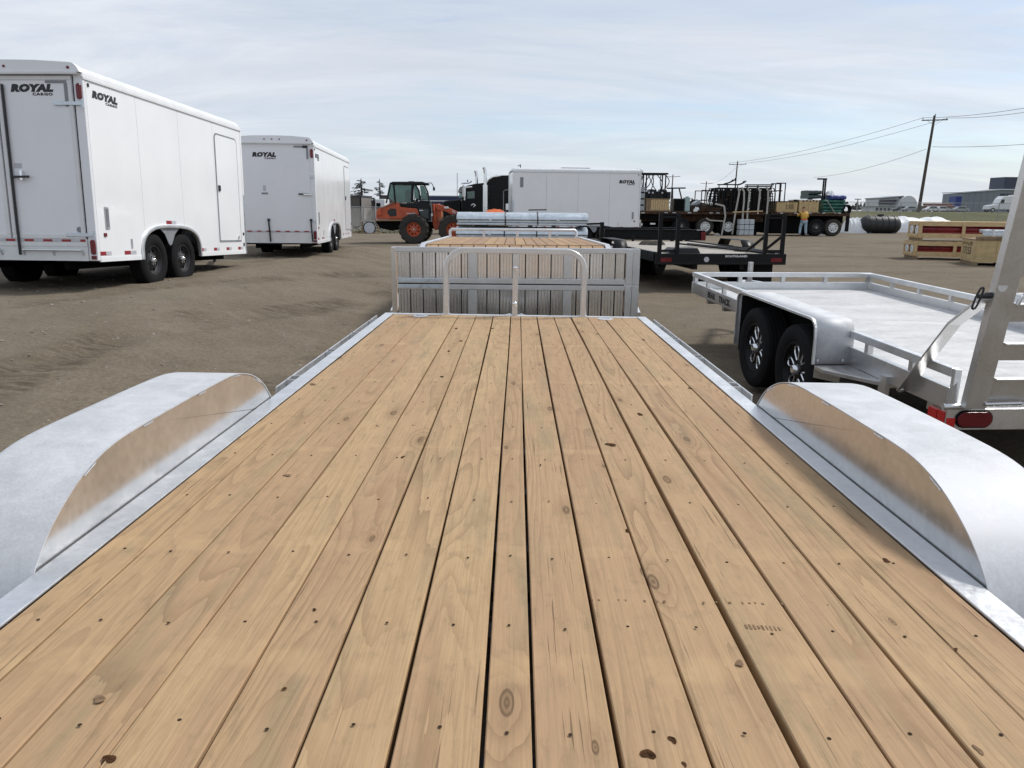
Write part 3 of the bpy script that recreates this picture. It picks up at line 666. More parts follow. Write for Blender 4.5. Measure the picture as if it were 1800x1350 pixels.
# ------------------------------------------------------------------ second timber-deck trailer with folded gate
def deckover():
    X0 = .03; zd0, zd1 = 1.010, .945
    T = thing('deckover_trailer', 'aluminium deckover trailer with timber boards and upright folding ramp gate', 'trailer', (X0, 8.1, 0))
    w = 1.25; y1, y2 = 2.95, 7.5
    n = 16; 
    for i in range(n):
        a = -w + 2 * w * i / n + .006; b = -w + 2 * w * (i + 1) / n - .006
        mb = MB(); mb.add([(a, y1, zd0 - .04), (b, y1, zd0 - .04), (b, y2, zd1 - .04), (a, y2, zd1 - .04), (a, y1, zd0), (b, y1, zd0), (b, y2, zd1), (a, y2, zd1)], [(3, 2, 1, 0), (4, 5, 6, 7), (0, 1, 5, 4), (1, 2, 6, 5), (2, 3, 7, 6), (3, 0, 4, 7)])
        mb.build('deck_board', 'deck_wood_far', T)
    n = 15
    for i in range(n):
        a = -w + 2 * w * i / n + .008; b = -w + 2 * w * (i + 1) / n - .008
        mb = MB(); ya, yb, za, zb = .10, y1 - .03, .44, zd0 - .005
        mb.add([(a, ya, za - .04), (b, ya, za - .04), (b, yb, zb - .04), (a, yb, zb - .04), (a, ya, za), (b, ya, za), (b, yb, zb), (a, yb, zb)], [(3, 2, 1, 0), (4, 5, 6, 7), (0, 1, 5, 4), (1, 2, 6, 5), (2, 3, 7, 6), (3, 0, 4, 7)])
        mb.build('beavertail_board', 'deck_wood_far', T)
    MB().box(-w, w, y1 - .028, y1 - .002, zd0 - .06, zd0 + .004).build('hinge_strip', 'deck_wood_far', T)
    for s in (-1, 1):
        m = MB(); xa = s * (w + .045)
        m.bar((xa, y1, zd0 - .03), (xa, y2 + .08, zd1 - .03), .07, .10); m.bar((xa, .05, .40), (xa, y1 - .002, zd0 - .03), .07, .10)
        m.build('side_rail', 'alu_rail', T, bevel=.003)
        m = MB(); m.bar((xa + s * .11, .7, .56), (xa + s * .11, y2, zd1 - .05), .012, .06); m.build('rub_rail', 'alu_rail', T)
        for k in range(9):
            y = y1 + .2 + k * .52; z = zd0 + (zd1 - zd0) * (y - y1) / (y2 - y1); MB().box(min(xa + s * .036, xa + s * .103), max(xa + s * .036, xa + s * .103), y - .04, y + .04, z - .09, z - .01).build('stake_pocket', 'alu_frame', T)
        for y in (4.2, 5.15):
            wheel(T, (s * 1.0, y, .36), .36, .22, s, style='steel', rim_m='alu_frame')
    MB().box(-w, w, y2, y2 + .08, zd1 - .12, zd1 + .002).build('front_rail', 'alu_rail', T)
    m = MB()
    xs0, xs1 = -w - .04, w - .02
    m.tube([(xs0, y2 + .05, zd1), (xs0, y2 + .05, zd1 + .12), (xs0 + .03, y2 + .05, zd1 + .15), (xs1 - .03, y2 + .05, zd1 + .15), (xs1, y2 + .05, zd1 + .12), (xs1, y2 + .05, zd1)], .028, 8)
    m.build('headboard_rail', 'alu_rail', T, smooth=50)
    for x in (-.62, .05, .7): MB().box(x - .025, x + .025, y2 + .03, y2 + .07, zd1 + .003, zd1 + .125).build('headboard_post', 'alu_rail', T)
    for x in (-.5, .5): MB().box(x - .05, x + .05, .6, y2, zd1 - .42, zd1 - .08).build('main_beam', 'alu_frame', T)
    for y in (4.2, 5.15): MB().tube([(-.95, y, .36), (.95, y, .36)], .04, 8).build('axle', 'dark_steel', T)
    for s in (-1, 1): MB().bar((s * .7, y2, .62), (s * .03, y2 + .95, .62), .07, .12).build('tongue', 'alu_frame', T)
    MB().tube([(.0, y2 + .8, .02), (.0, y2 + .8, .9)], .035, 10).build('jack', 'dark_steel', T)
    # the gate: ribbed extruded planks in a frame, two folded leaves
    Gm = Matrix.Rotation(R(.22), 4, 'Y')
    G = MB(); zt, zb, xl, xr = 1.118, .30, -1.285, 1.272
    m = MB().box(xl, xr, -.03, .03, zt - .052, zt).build('gate_top_rail', 'alu_frame', T, bevel=.004)
    for za, zc in ((.800, .745), (.735, .682)): MB().box(xl + .055, xr - .13, -.034, .026, zc, za).build('gate_mid_rail', 'alu_frame', T, bevel=.004)
    MB().box(xl, xr, -.03, .03, zb, zb + .05).build('gate_bottom_rail', 'alu_frame', T, bevel=.003)
    MB().box(xl - .012, xl + .040, -.035, .035, zb, zt - .004).build('gate_stile', 'alu_gate', T, bevel=.004)
    for za, zc in ((zb, .738), (.744, zt - .006)):
        MB().box(xr - .128, xr - .06, -.036, .03, za, zc).build('gate_stile', 'alu_frame', T, bevel=.005)
        MB().box(xr - .058, xr + .016, -.0275, .026, za, zc).build('gate_stile', 'alu_frame', T, bevel=.005)
    for q in (-.45, .54):
        for za, zc in ((zb + .05, .680), (.802, zt - .055)): MB().box(q - .045, q + .045, -.033, -.016, za, zc).build('gate_brace', 'alu_frame', T, bevel=.002)
    rs = random.Random(5)
    pw = .134; x = xl + .046; k = 0
    while x < xr - .14:
        b = min(x + pw, xr - .132); ww = b - x
        for za, zc in ((zb + .052, .680), (.802, zt - .054)):
            mb = MB(); prof = []
            # ribbed section across x: five ribs
            nr = max(1, int(round(ww / .033)))
            pts = []
            for r_ in range(nr):
                xa = x + .004 + (ww - .008) * r_ / nr; xb = x + .004 + (ww - .008) * (r_ + 1) / nr; dd = .0 if r_ < nr - 1 else -.004
                pts += [(xa, .001), (xa + .008, -.006 + dd), (xb - .008, -.006 + dd), (xb - .001, .000)]
            poly = pts + [(b - .004, .016), (x + .004, .016)]
            n = len(poly); vs = [(p[0], p[1], za) for p in poly] + [(p[0], p[1], zc) for p in poly]
            fs = [tuple(range(n)), tuple(reversed(range(n, 2 * n)))] + [(i, n + i, n + (i + 1) % n, (i + 1) % n) for i in range(n)]
            mb.add(vs, fs).build('gate_plank', 'alu_gate', T)
        x += pw; k += 1
    MB().box(xl + .05, xr - .13, .018, .022, zb + .055, zt - .06).build('gate_gap_shade', 'under_black', T)  # added black sheet: shade in the plank gaps put in as colour
    # worn repair strap at the left
    for z, dz in ((.776, .0), (.712, .0)):
        MB().box(xl + .05, xl + .50, -.042, -.035, z - .020, z + .022).build('repair_strap', 'galvanised', T, bevel=.003)
deckover()

# ------------------------------------------------------------------ enclosed cargo trailers
def royal_logo(T, loc, rot, h, width):
    o = text('ROYAL', h * 1.36, 'lettering_black', T, loc, rot, xs=1, shear=.20, off=h * .125, spacing=1.13)
    # pale four-point star in the O, as printed
    d = o.data; wdt = max(v.co.x for v in d.vertices); xs = width / wdt; o.scale = (xs, 1, 1)
    s = MB(); cx, cy, q = wdt * .335, h * .47, h * .30; P = []
    for k in range(8):
        a = math.pi / 4 * k; r = q if k % 2 == 0 else q * .20; P.append((cx + math.cos(a) * r, cy + math.sin(a) * r))
    s.prism(P, 2, .0012, .0026); st = s.build('star', 'lettering_white', o)
    m = Matrix.Translation(loc) @ Matrix.Rotation(rot[2], 4, 'Z') @ Matrix.Rotation(rot[0], 4, 'X')
    p = m @ Vector((wdt * xs * .50, -h * .62, 0))
    text('CARGO', h * .52, 'lettering_black', T, p, rot, xs=xs * 1.12, off=h * .03, spacing=1.2)
def enclosed(label, M, Wd, L, Hs, zb, seams, arch, hubs, door, vis, wr, seam3=None, rear='double', dim=1.0, ladder=False):
    """local: x from -Wd (left) to 0 (right), y forward from the rear, z up from the ground; zb = floor height"""
    T = thing('enclosed_cargo_trailer', label, 'trailer', M, group=None)
    z = lambda w: zb + w
    va, vb, ah = arch; vc = (va + vb) / 2; hw = (vb - va) / 2
    def bot(v):
        t = abs(v - vc) / hw
        return 0.0 if t >= 1 else ah * (1 - t ** 3.0) ** (1 / 3.0)
    edges = [0.062] + seams + [L - .05]
    for side in ('right', 'left'):
        us = 0.0 if side == 'right' else -Wd; sg = 1 if side == 'right' else -1
        for a, b in zip(edges[:-1], edges[1:]):
            a2, b2 = a + .0028, b - .0028; pts = [(a2, z(Hs)), (a2, z(max(.03, bot(a2))))]
            lo = max(a2, va); hi = min(b2, vb)
            if hi > lo:
                if lo > a2: pts.append((lo, z(.03)))
                for k in range(25):
                    v = lo + (hi - lo) * k / 24; pts.append((v, z(max(.03, bot(v)))))
                if hi < b2: pts.append((hi, z(.03)))
            pts += [(b2, z(max(.03, bot(b2)))), (b2, z(Hs))]
            q = [pts[0]]
            for p in pts[1:]:
                if (Vector(p) - Vector(q[-1])).length > 1e-4: q.append(p)
            x0, x1 = sorted((us, us - sg * .012)); MB().prism(q, 0, x0, x1).build('side_panel', 'white_panel', T)
        # bottom trim, corner posts, wheel arch trim
        x0, x1 = sorted((us + sg * .006, us - sg * .02))
        m = MB(); m.box(x0, x1, .062, va - .01, z(-.035), z(.029)); m.box(x0, x1, vb + .01, L - .05, z(-.035), z(.029)); m.build('bottom_trim', 'white_panel', T, bevel=.003)
        pts = []
        for k in range(41):
            t = -1 + 2 * k / 40; t = math.copysign(1 - (1 - abs(t)) ** 1.6, t); v = vc + hw * t; pts.append((us + sg * .006, v, z(max(bot(v), -.03) if abs(t) < 1 else -.03)))
        MB().sweep(pts, [(-.025, -.022), (.020, -.022), (.024, .0), (.020, .022), (-.025, .022)], side=(sg, 0, 0)).build('wheel_arch_trim', 'roof_white' if dim < 1 else 'alu_rail', T, smooth=40)
        # spandrel between the tyres and dark well behind
        x0, x1 = sorted((us - sg * .012, us - sg * .004)); top = z(ah - .012); mid = (hubs[0] + hubs[1]) / 2
        MB().prism([(mid - .34, top), (mid - .16, top - .10), (mid - .05, top - .25), (mid, top - .275), (mid + .05, top - .25), (mid + .16, top - .10), (mid + .34, top)], 0, x0, x1).build('arch_spandrel', 'seal_grey', T)
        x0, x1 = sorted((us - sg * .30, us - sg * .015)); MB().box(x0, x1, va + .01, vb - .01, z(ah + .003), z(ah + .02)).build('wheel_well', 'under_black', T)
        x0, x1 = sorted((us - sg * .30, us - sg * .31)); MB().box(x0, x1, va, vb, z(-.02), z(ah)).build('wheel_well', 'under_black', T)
        for h in hubs: wheel(T, (us - sg * .13, h, wr), wr, .23, sg, rim_r=wr * .56, style='steel', rim_m='dark_steel')
        # stone-guard corner and front post
        x0, x1 = sorted((us + sg * .003, us - sg * .03)); MB().box(x0, x1, L - .049, L + .01, z(-.03), z(1.05)).build('stone_guard', 'galvanised', T); MB().box(x0, x1, L - .049, L + .01, z(1.052), z(Hs + .02)).build('corner_post', 'white_panel', T)
        # rear corner post
        x0, x1 = sorted((us + sg * .004, us - sg * .115)); MB().box(x0, x1, 0, .060, z(-.02), z(Hs + .074)).build('corner_post', 'grey_white_panel', T, bevel=.012)
        # drip rail under the roof cove
        x0, x1 = sorted((us + sg * .016, us - sg * .02)); MB().box(x0, x1, .0, L - .02, z(Hs), z(Hs + .035)).build('drip_rail', 'roof_white', T, bevel=.004)
    # roof: rounded cove along both sides, rolling over at the front
    cr = .13; sec = []
    for k in range(9):
        a = math.pi / 2 * k / 8; sec.append((-cr + math.sin(math.pi / 2 - a) * 0 + cr * math.cos(a) + .0, cr * math.sin(a)))
    half = [(0.008 + (x_), y_) for x_, y_ in [(-cr + cr * math.cos(math.pi / 2 * k / 8), cr * math.sin(math.pi / 2 * k / 8)) for k in range(9)]]
    prof = half + [(-Wd * .25, cr + .022), (-Wd * .5, cr + .028), (-Wd * .75, cr + .022)] + [(-Wd - x_, y_) for x_, y_ in reversed(half)]
    mb = MB(); ys = [0.02] + [L * k / 6 for k in range(1, 6)] + [L - .10] + [L - .10 + .11 * math.sin(math.pi / 2 * k / 5) for k in range(1, 6)]
    n = len(prof)
    for y in ys:
        f = 1.0 if y <= L - .10 else math.sqrt(max(0.0, 1 - ((y - (L - .10)) / .111) ** 2))
        mb.v += [(x_, y, z(Hs + .036) + y_ * f) for x_, y_ in prof]
    for i in range(len(ys) - 1):
        for k in range(n - 1):
            a = i * n + k; mb.f.append((a, a + 1, a + n + 1, a + n))
    mb.f.append(tuple(range(n))); mb.build('roof', 'roof_white', T, smooth=50)
    # rear header cap with a rounded top
    cap = [(x_, max(z(Hs + .0755), z(Hs + .037) + y_ * 1.15)) for x_, y_ in prof]; cap += [(-Wd + .03, z(Hs + .075)), (-.03, z(Hs + .075))]
    hc = MB().prism(cap, 1, -.055, .019).build('rear_header', 'roof_white' if dim < 1 else 'grey_white_panel', T)
    MB().box(-Wd + .03, -.03, -.070, .0, z(Hs + .048), z(Hs + .074)).build('header_lip', 'roof_white', T)
    for x_ in (-.13, -Wd + .13): MB().lathe([(.0001, 0), (.018, 0), (.016, -.012), (.0001, -.014)], (x_, -.0552, z(Hs + .125)), 1, 10).build('marker_lamp', 'lens_red', hc)
    for x_ in (-.16, 0, .16): MB().lathe([(.0001, 0), (.016, 0), (.014, -.012), (.0001, -.014)], (-Wd / 2 + x_, -.0552, z(Hs + .14)), 1, 10).build('marker_lamp', 'lens_red', hc)
    # floor, front wall, underbody
    MB().box(-Wd + .311, -.311, .06, L - .06, z(-.03), z(.0)).build('floor', 'under_black', T)
    for xa, xb in ((-.310, -.021), (-Wd + .021, -Wd + .310)):
        for ya, yb in ((.062, va - .012), (vb + .012, L - .062)): MB().box(xa, xb, ya, yb, z(-.03), z(.0)).build('floor_edge', 'under_black', T)
    MB().box(-Wd + .01, -.01, L - .06, L - .012, z(.0), z(Hs + .03)).build('front_wall', 'white_panel', T)
    for x_ in (-Wd * .22, -Wd * .78): MB().box(x_ - .03, x_ + .03, .1, L, z(-.14), z(-.031)).build('chassis_beam', 'under_black', T)
    for h in hubs: MB().tube([(-Wd + .1, h, wr), (-.1, h, wr)], .04, 8).build('axle', 'under_black', T)
    for s in (-1, 1): MB().bar((-Wd / 2 + s * .5, L, z(-.09)), (-Wd / 2 + s * .04, L + 1.1, z(-.09)), .06, .10).build('tongue', 'black_paint', T)
    jx = -Wd / 2 + .08; MB().tube([(jx, L + .85, .05 - .0), (jx, L + .85, z(.25))], .03, 10).build('jack', 'dark_steel', T)
    # door(s)
    zt, zs = z(Hs + .035), z(.26)
    if rear == 'double':
        for a, b in ((-Wd / 2 + .012, -.13), (-Wd + .13, -Wd / 2 - .012)):
            d = MB().box(a + .05, b - .05, -.012, .02, zs + .05, zt - .05).build('door', 'grey_white_panel', T)
            f = MB(); f.box(a, b, -.022, .018, zt - .049, zt); f.box(a, b, -.022, .018, zs, zs + .049); f.box(a, a + .049, -.022, .018, zs + .0495, zt - .0495); f.box(b - .049, b, -.022, .018, zs + .0495, zt - .0495)
            f.build('door_frame', 'roof_white', d, bevel=.004)
            rt = b > -Wd / 2; e = b if rt else a; s = 1 if rt else -1
            for zz in (z(Hs - .29), z(.31)):
                hb = MB(); x0, x1 = sorted((e - s * .24, e + s * .14)); hb.box(x0, x1, -.034, -.023, zz - .022, zz + .022); hb.build('hinge', 'galvanised', d, bevel=.003)
                MB().tube([(e + s * .13, -.030, zz - .05), (e + s * .13, -.030, zz + .05)], .013, 8).build('hinge_pin', 'galvanised', d)
            if rt:
                MB().box(b - .33, b - .015 - .05, -.020, -.0125, zt - .085, zt - .055).build('corner_trim', 'seal_grey', d)
                MB().box(b - .095, b - .055, -.020, -.0125, zt - .36, zt - .086).build('corner_trim', 'seal_grey', d)
                MB().disc((b - .07, -.016, z(.375)), .035, .006, 1, 14).build('sticker', 'seal_grey', d)
                xr = a + .085
                MB().box(xr - .014, xr + .014, -.048, -.024, z(.05), zt - .1).build('lock_rod', 'black_plastic', d, bevel=.006)
                MB().bar((xr, -.058, z(1.02)), (xr + .24, -.058, z(1.025)), .022, .028).build('lock_handle', 'black_plastic', d, bevel=.004)
                MB().box(xr + .12, xr + .15, -.06, -.013, z(.985), z(1.10)).build('hasp', 'chrome', d)
                MB().box(xr + .03, xr + .13, -.0145, -.0125, z(1.13), z(1.19)).build('sticker', 'tape_silver', d)
        # tape and rear sill with a step bar
        k = 0; x_ = -Wd + .16
        while x_ < -.15:
            w_ = .12; MB().box(x_, min(x_ + w_, -.13), -.0245, -.0225, z(.222), z(.252)).build('reflective_tape', 'tape_red' if k % 2 else 'tape_silver', T); x_ += w_ + .003; k += 1
        MB().box(-Wd + .116, -.116, -.020, .05, z(.165), z(.258)).build('door_sill', 'roof_white', T)
        MB().box(-Wd + .116, -.116, -.012, .04, z(-.02), z(.1645)).build('rear_sill', 'roof_white', T)
        for a, b in ((-.95, -.17), (-Wd + .17, -Wd + .95)):
            bb = MB().tube([(a, -.052, z(.115)), (b, -.052, z(.115))], .016, 8); bb.build('step_bar', 'alu_rail', T, smooth=50)
            for c in (a, (a + b) / 2, b): MB().bar((c, -.04, z(.105)), (c, -.0125, z(.05)), .02, .012, up=(1, 0, 0)).build('step_bracket', 'alu_rail', T)
    else:
        a, b = -Wd + .10, -.10
        d = MB().box(a, b, -.02, .02, z(.215), zt + .02).build('ramp_door', 'grey_white_panel', T, bevel=.005)
        MB().box(b - .32, b - .12, -.028, -.021, zt - .06, zt - .025).build('corner_trim', 'seal_grey', d); MB().box(b - .13, b - .02, -.03, -.021, zt - .07, zt - .015).build('corner_trim', 'black_plastic', d); MB().box(b - .055, b - .015, -.028, -.021, zt - .30, zt - .075).build('corner_trim', 'seal_grey', d)
        MB().bar((b - .26, -.035, z(1.045)), (b + .02, -.035, z(1.03)), .02, .03).build('lock_handle', 'black_plastic', d); MB().bar((b - .15, -.05, z(1.035)), (b + .03, -.05, z(1.03)), .02, .02).build('hasp', 'chrome', d)
        for xx in (-1.03, -.11): MB().bar((xx - .01, -.04, z(.49)), (xx + .012, -.04, z(.01)), .028, .03, up=(0, 1, 0)).build('ramp_strap', 'black_plastic', d); 
        for xx in (-1.03, -.11): MB().box(xx - .03, xx + .02, -.06, -.02, z(.46), z(.51)).build('strap_buckle', 'black_plastic', d)
        MB().box(-1.12, -1.06, -.024, -.0202, z(1.10), z(1.22)).build('sticker', 'tape_silver', d); MB().box(-1.16, -1.02, -.024, -.0202, z(1.03), z(1.07)).build('sticker', 'seal_grey', d)
        k = 0; x_ = a + .02
        while x_ < b - .02:
            MB().box(x_, min(x_ + .10, b), -.0225, -.0205, z(.222), z(.25)).build('reflective_tape', 'tape_red' if k % 2 else 'tape_silver', T); x_ += .103; k += 1
        MB().box(a, b, -.015, .05, z(-.02), z(.212)).build('rear_sill', 'roof_white', T); MB().box(a + .02, b - .02, .0, .05, z(-.05), z(-.0205)).build('sill_rubber', 'black_rubber', T)
        for zz in (z(1.42), z(.46)): MB().box(-.10, -.02, -.02, -.002, zz - .03, zz + .03).build('hinge', 'galvanised', T)
    # lamps on the rear posts
    for x_ in (-.045, -Wd + .045):
        for za, zc in ((z(Hs - .24), z(Hs - .05)), (z(.06), z(.25))):
            r = .032; P = [(x_ + math.cos(a) * r, (zc - r if math.sin(a) >= 0 else za + r) + math.sin(a) * r) for a in [2 * math.pi * k / 20 for k in range(20)]]
            MB().prism(P, 1, -.022, -.0005).build('tail_lamp', 'lens_red', T, bevel=.005)
        MB().box(x_ - .032, x_ + .032, -.012, -.0005, z(.0), z(.045)).build('reflector', 'lens_red', T)
    # visible-side fittings
    us = 0.0 if vis == 'right' else -Wd; sg = 1 if vis == 'right' else -1
    def plate(a, b, za, zc, name, m, t=.006, bev=0.0, par=None):
        x0, x1 = sorted((us + sg * .0005, us + sg * t)); return MB().box(x0, x1, a, b, z(za), z(zc)).build(name, m, par or T, bevel=bev)
    if door:
        da, db, dz0, dz1 = door
        ro = .10
        def rr(a, b, c, d, r):
            P = []
            for cx, cz, s0 in ((b - r, d - r, 0), (a + r, d - r, 90), (a + .02, c + .02, 180), (b - .02, c + .02, 270)):
                r2 = r if s0 < 180 else .02
                for k in range(7): P.append((cx + math.cos(R(s0 + 15 * k)) * r2, z(cz) + math.sin(R(s0 + 15 * k)) * r2))
            return P
        def plate_poly(P, t, name, m, par=None):
            x0, x1 = sorted((us + sg * .0004, us + sg * t)); return MB().prism(P, 0, x0, x1).build(name, m, par or T)
        D = plate_poly(rr(da, db, dz0, dz1, ro), .005, 'door_seal', 'seal_grey')
        plate_poly(rr(da + .03, db - .03, dz0 + .03, dz1 - .03, ro - .02), .010, 'side_door', 'white_panel', D)
        x0, x1 = sorted((us + sg * .0102, us + sg * .03)); MB().box(x0, x1, da + .05, da + .12, z((dz0 + dz1) / 2 - .05), z((dz0 + dz1) / 2 + .05)).build('door_latch', 'black_plastic', D, bevel=.006)
        MB().box(x0, x1, db - .16, db - .13, z(dz0 + .05), z(dz0 + .11)).build('door_holdback', 'alu_frame', D)
    v = plate(.235, .325, .385, .675, 'vent', 'alu_frame', .012, .01)
    for k in range(3):
        x0, x1 = sorted((us + sg * .0122, us + sg * .018)); MB().box(x0, x1, .25 + k * .022, .266 + k * .022, z(.41), z(.65)).build('vent_slat', 'seal_grey', v)
    plate(.18, .24, .29, .335, 'marker_lamp', 'lens_red', .012)
    plate(.82, .86, .13, .26, 'latch_plate', 'alu_frame', .008, .003)
    plate(L - .14, L - .10, .31, .36, 'marker_lamp', 'black_plastic', .012); plate(L - .14, L - .10, .11, .17, 'marker_lamp', 'black_plastic', .012)
    for y in [.17, .79] + [va - .0 + (vb - va) + .12 + k * .52 for k in range(int((L - vb - .2) / .52) + 1)]:
        if y > L - .12: continue
        w_ = .30 if y < va else .22; a = y - w_ / 2; b = y + w_ / 2; b = min(b, L - .06)
        if a < .065: a = .066
        plate(a, (a + b) / 2, .048, .098, 'reflective_tape', 'tape_red', .003); plate((a + b) / 2 + .001, b, .048, .098, 'reflective_tape', 'tape_silver', .003)
    plate(vc - .16, vc, ah + .035, ah + .085, 'reflective_tape', 'tape_red', .003); plate(vc + .001, vc + .15, ah + .035, ah + .085, 'reflective_tape', 'tape_silver', .003)
    MB().box(min(us, us + sg * .012), max(us, us + sg * .012), .10, .13, z(Hs - .07), z(Hs - .03)).build('corner_bolt', 'black_plastic', T)
    return T, z
def logo_at(T, z, us, sg, v, w, h, xs):
    if sg > 0: royal_logo(T, (us + .0012, v, z(w)), TX_RIGHT, h, xs)
    else: royal_logo(T, (us - .0012, v, z(w)), TX_LEFT, h, xs)
T1, z1 = enclosed('tall white cargo trailer with double rear doors and black lock rod', fmat((-5.345, 10.003, .826), -.0505, -.0342, 0, .44), 2.2, 4.91, 2.2, .44, [1.223, 2.437, 3.677], (1.10, 2.94, .44), (1.50, 2.42), (3.72, 4.68, .19, 2.04), 'right', .385)
royal_logo(T1, (-.91, -.0132, z1(2.055)), TX_REAR, .080, .545)
logo_at(T1, z1, 0, 1, .19, 2.02, .080, .58)
T2, z2 = enclosed('smaller white cargo trailer with single rear ramp door and two black straps', fmat((-4.37, 17.454, .733), .0725, -.0078, 0, .36), 1.74, 5.72, 2.05, .36, [1.05, 2.0, 3.0, 4.2], (1.69, 3.48, .40), (2.12, 3.02), (4.55, 5.50, .17, 1.92), 'right', .355, rear='ramp')
royal_logo(T2, (-1.31, -.0212, z2(1.83)), TX_REAR, .085, .51)
logo_at(T2, z2, 0, 1, .16, 1.84, .080, .50)
def trailer3():
    # stands broadside, rear towards the right of the yard
    fw = Vector((-1, -.075, 0)).normalized(); up = Vector((0, 0, 1)); rt = fw.cross(up)
    rear_left = Vector((4.90, 30.55, .74)); Wd = 2.2
    M = Matrix.Identity(4); o = rear_left + rt * Wd - up * .74
    for i in range(3): M[i][0], M[i][1], M[i][2], M[i][3] = rt[i], fw[i], up[i], o[i]
    T3, z3 = enclosed('white cargo trailer parked broadside beyond the galvanised bundles', M, Wd, 4.95, 2.1, .74, [1.22, 2.44, 3.66], (1.0, 2.6, .16), (1.35, 2.2), None, 'left', .40, dim=.9)
    logo_at(T3, z3, -Wd, -1, .86, 1.74, .11, .62)
    MB().box(-Wd - .012, -Wd - .0005, 4.55, 4.67, z3(1.55), z3(1.92)).build('vent', 'seal_grey', T3)
    MB().tube([(-1.4, 4.6, z3(2.26)), (-1.4, 4.6, z3(2.42)), (-1.5, 4.7, z3(2.36))], .02, 6).build('roof_antenna', 'black_plastic', T3)
    MB().box(-1.6, -.9, 1.9, 3.0, z3(2.255), z3(2.32)).build('roof_vent', 'seal_grey', T3)
    return T3
trailer3()

# ------------------------------------------------------------------ all-aluminium utility trailer on the right
AZ = .811
def alu_trailer():
    T = thing('aluminium_utility_trailer', 'bare aluminium utility trailer with open side rails, black alloy wheels and raised ramp gate', 'trailer', fmat((2.088, 9.013, .811), .0606, .024, 0, AZ))
    z = lambda w: AZ + w
    Wd, Lr = 2.13, 4.93
    for k in range(11):
        a = .045 + (Wd - .09) * k / 11; b = .045 + (Wd - .09) * (k + 1) / 11
        MB().box(a + .0004, b - .0004, -Lr - .05, -.05, z(-.215), z(-.19)).build('floor_plank', 'alu_deck', T)
    for u, s in ((0, -1), (Wd, 1)):
        x0, x1 = sorted((u, u - s * .045))
        segs = ((-2.22, -.052), (-Lr, -3.80))
        for a, b in segs: MB().box(x0, x1, a, b, z(-.05), z(0)).build('top_rail', 'alu_rail', T, bevel=.003)
        MB().box(x0, x1, -Lr, -.052, z(-.235), z(-.11)).build('side_channel', 'alu_frame', T, bevel=.003)
        for y in (-.05 - .03, -.55, -1.08, -1.62, -2.17, -4.02, -4.54):
            MB().box(x0 + .004, x1 - .004, y - .022, y + .022, z(-.1095), z(-.0505)).build('rail_post', 'alu_frame', T)
        MB().box(x0 + .003, x1 - .003, -Lr - .03, -Lr - .002, z(-.235), z(-.002)).build('rear_post', 'alu_rail', T, bevel=.002)
        # fender: flat top with a rounded rear drop, open outer side
        uo, ui = u + s * .245, u - s * .028; prof = [(-2.245, -.40), (-2.245, .015), (-2.275, .055), (-2.33, .070)]
        prof += [(-3.68, .070)] + [(-3.71 + .085 * math.sin(a), -.015 + .085 * math.cos(a)) for a in [R(-q) for q in (10, 25, 40, 55, 70, 85)]] + [(-3.80, -.05), (-3.805, -.235)]
        out = prof; t = .004; P3 = [Vector((0, y, z(w))) for y, w in prof]
        xs0, xs1 = sorted((ui, uo)); fm = MB(); n = len(P3)
        for x_ in (xs0, xs1):
            fm.v += [(x_, p.y, p.z) for p in P3]
        for i in range(n - 1): fm.f.append((i, i + 1, n + i + 1, n + i))
        fo = fm.build('fender', 'alu_fender', T, smooth=40); sd = fo.modifiers.new('thick', 'SOLIDIFY'); sd.thickness = .005; sd.offset = -1
        # folded outer lip
        lp = MB(); 
        for i in range(n - 1):
            a, b = P3[i], P3[i + 1]; lp.bar((uo, a.y, a.z), (uo, b.y, b.z), .016, .016, up=(1, 0, 0))
        lp.build('fender_lip', 'alu_rail', fo)
        # inner wall of the wheel box (rises to the floor side)
        x0w, x1w = sorted((ui, ui - s * .004)); MB().prism([(-2.245, z(-.215)), (-2.245, z(.015)), (-2.33, z(.066)), (-3.70, z(.066)), (-3.775, z(.03)), (-3.798, z(-.05)), (-3.798, z(-.215))], 0, x0w, x1w).build('wheel_box_wall', 'alu_rail', fo)
        x0w, x1w = sorted((u + s * .002, u + s * .005)); MB().box(x0w, x1w, -3.70, -2.30, z(-.236), z(.01)).build('wheel_box_liner', 'under_black', fo)
        MB().box(xs0 + .03, xs1 - .004, -2.268, -2.262, z(-.45), z(.03)).build('mud_flap', 'black_rubber', fo)
        for x_ in (uo - s * .03, u + s * .04): MB().lathe([(.0001, 0), (.012, 0), (.010, -.008), (.0001, -.01)], (x_, -3.806, z(-.205)), 1, 10).build('bolt', 'bolt_zinc', fo)
        for h in (-2.62, -3.43): wheel(T, (u + s * .125, h, z(-.354) - .005), .338, .215, s, rim_r=.205, style='petal', rim_m='black_paint')
        # step bracket behind the fender
        sb = MB(); sb.prism([(uo, -3.83), (u, -3.83), (u, -4.28), (u + s * .04, -4.28), (uo, -3.96)], 2, z(-.262), z(-.236)); sb.build('step_bracket', 'alu_frame', T, bevel=.002)
        MB().prism([(u + s * .06, z(-.262)), (uo, z(-.262)), (uo, z(-.32)), (u + s * .06, z(-.36))], 1, -3.84, -3.832).build('step_gusset', 'alu_frame', T)
        MB().box(min(u, u + s * .03), max(u, u + s * .03), -4.36, -4.28, z(-.36), z(-.19)).build('step_post', 'alu_frame', T)
    # front rails
    MB().box(0, Wd, -.05, 0, z(-.05), z(0)).build('front_top_rail', 'alu_rail', T, bevel=.003)
    MB().box(0, Wd, -.05, 0, z(-.235), z(-.112)).build('front_channel', 'alu_rail', T, bevel=.003)
    for x_ in (.03, .56, 1.07, 1.58, 2.1): MB().box(x_ - .022, x_ + .022, -.045, -.005, z(-.1115), z(-.0505)).build('rail_post', 'alu_frame', T)
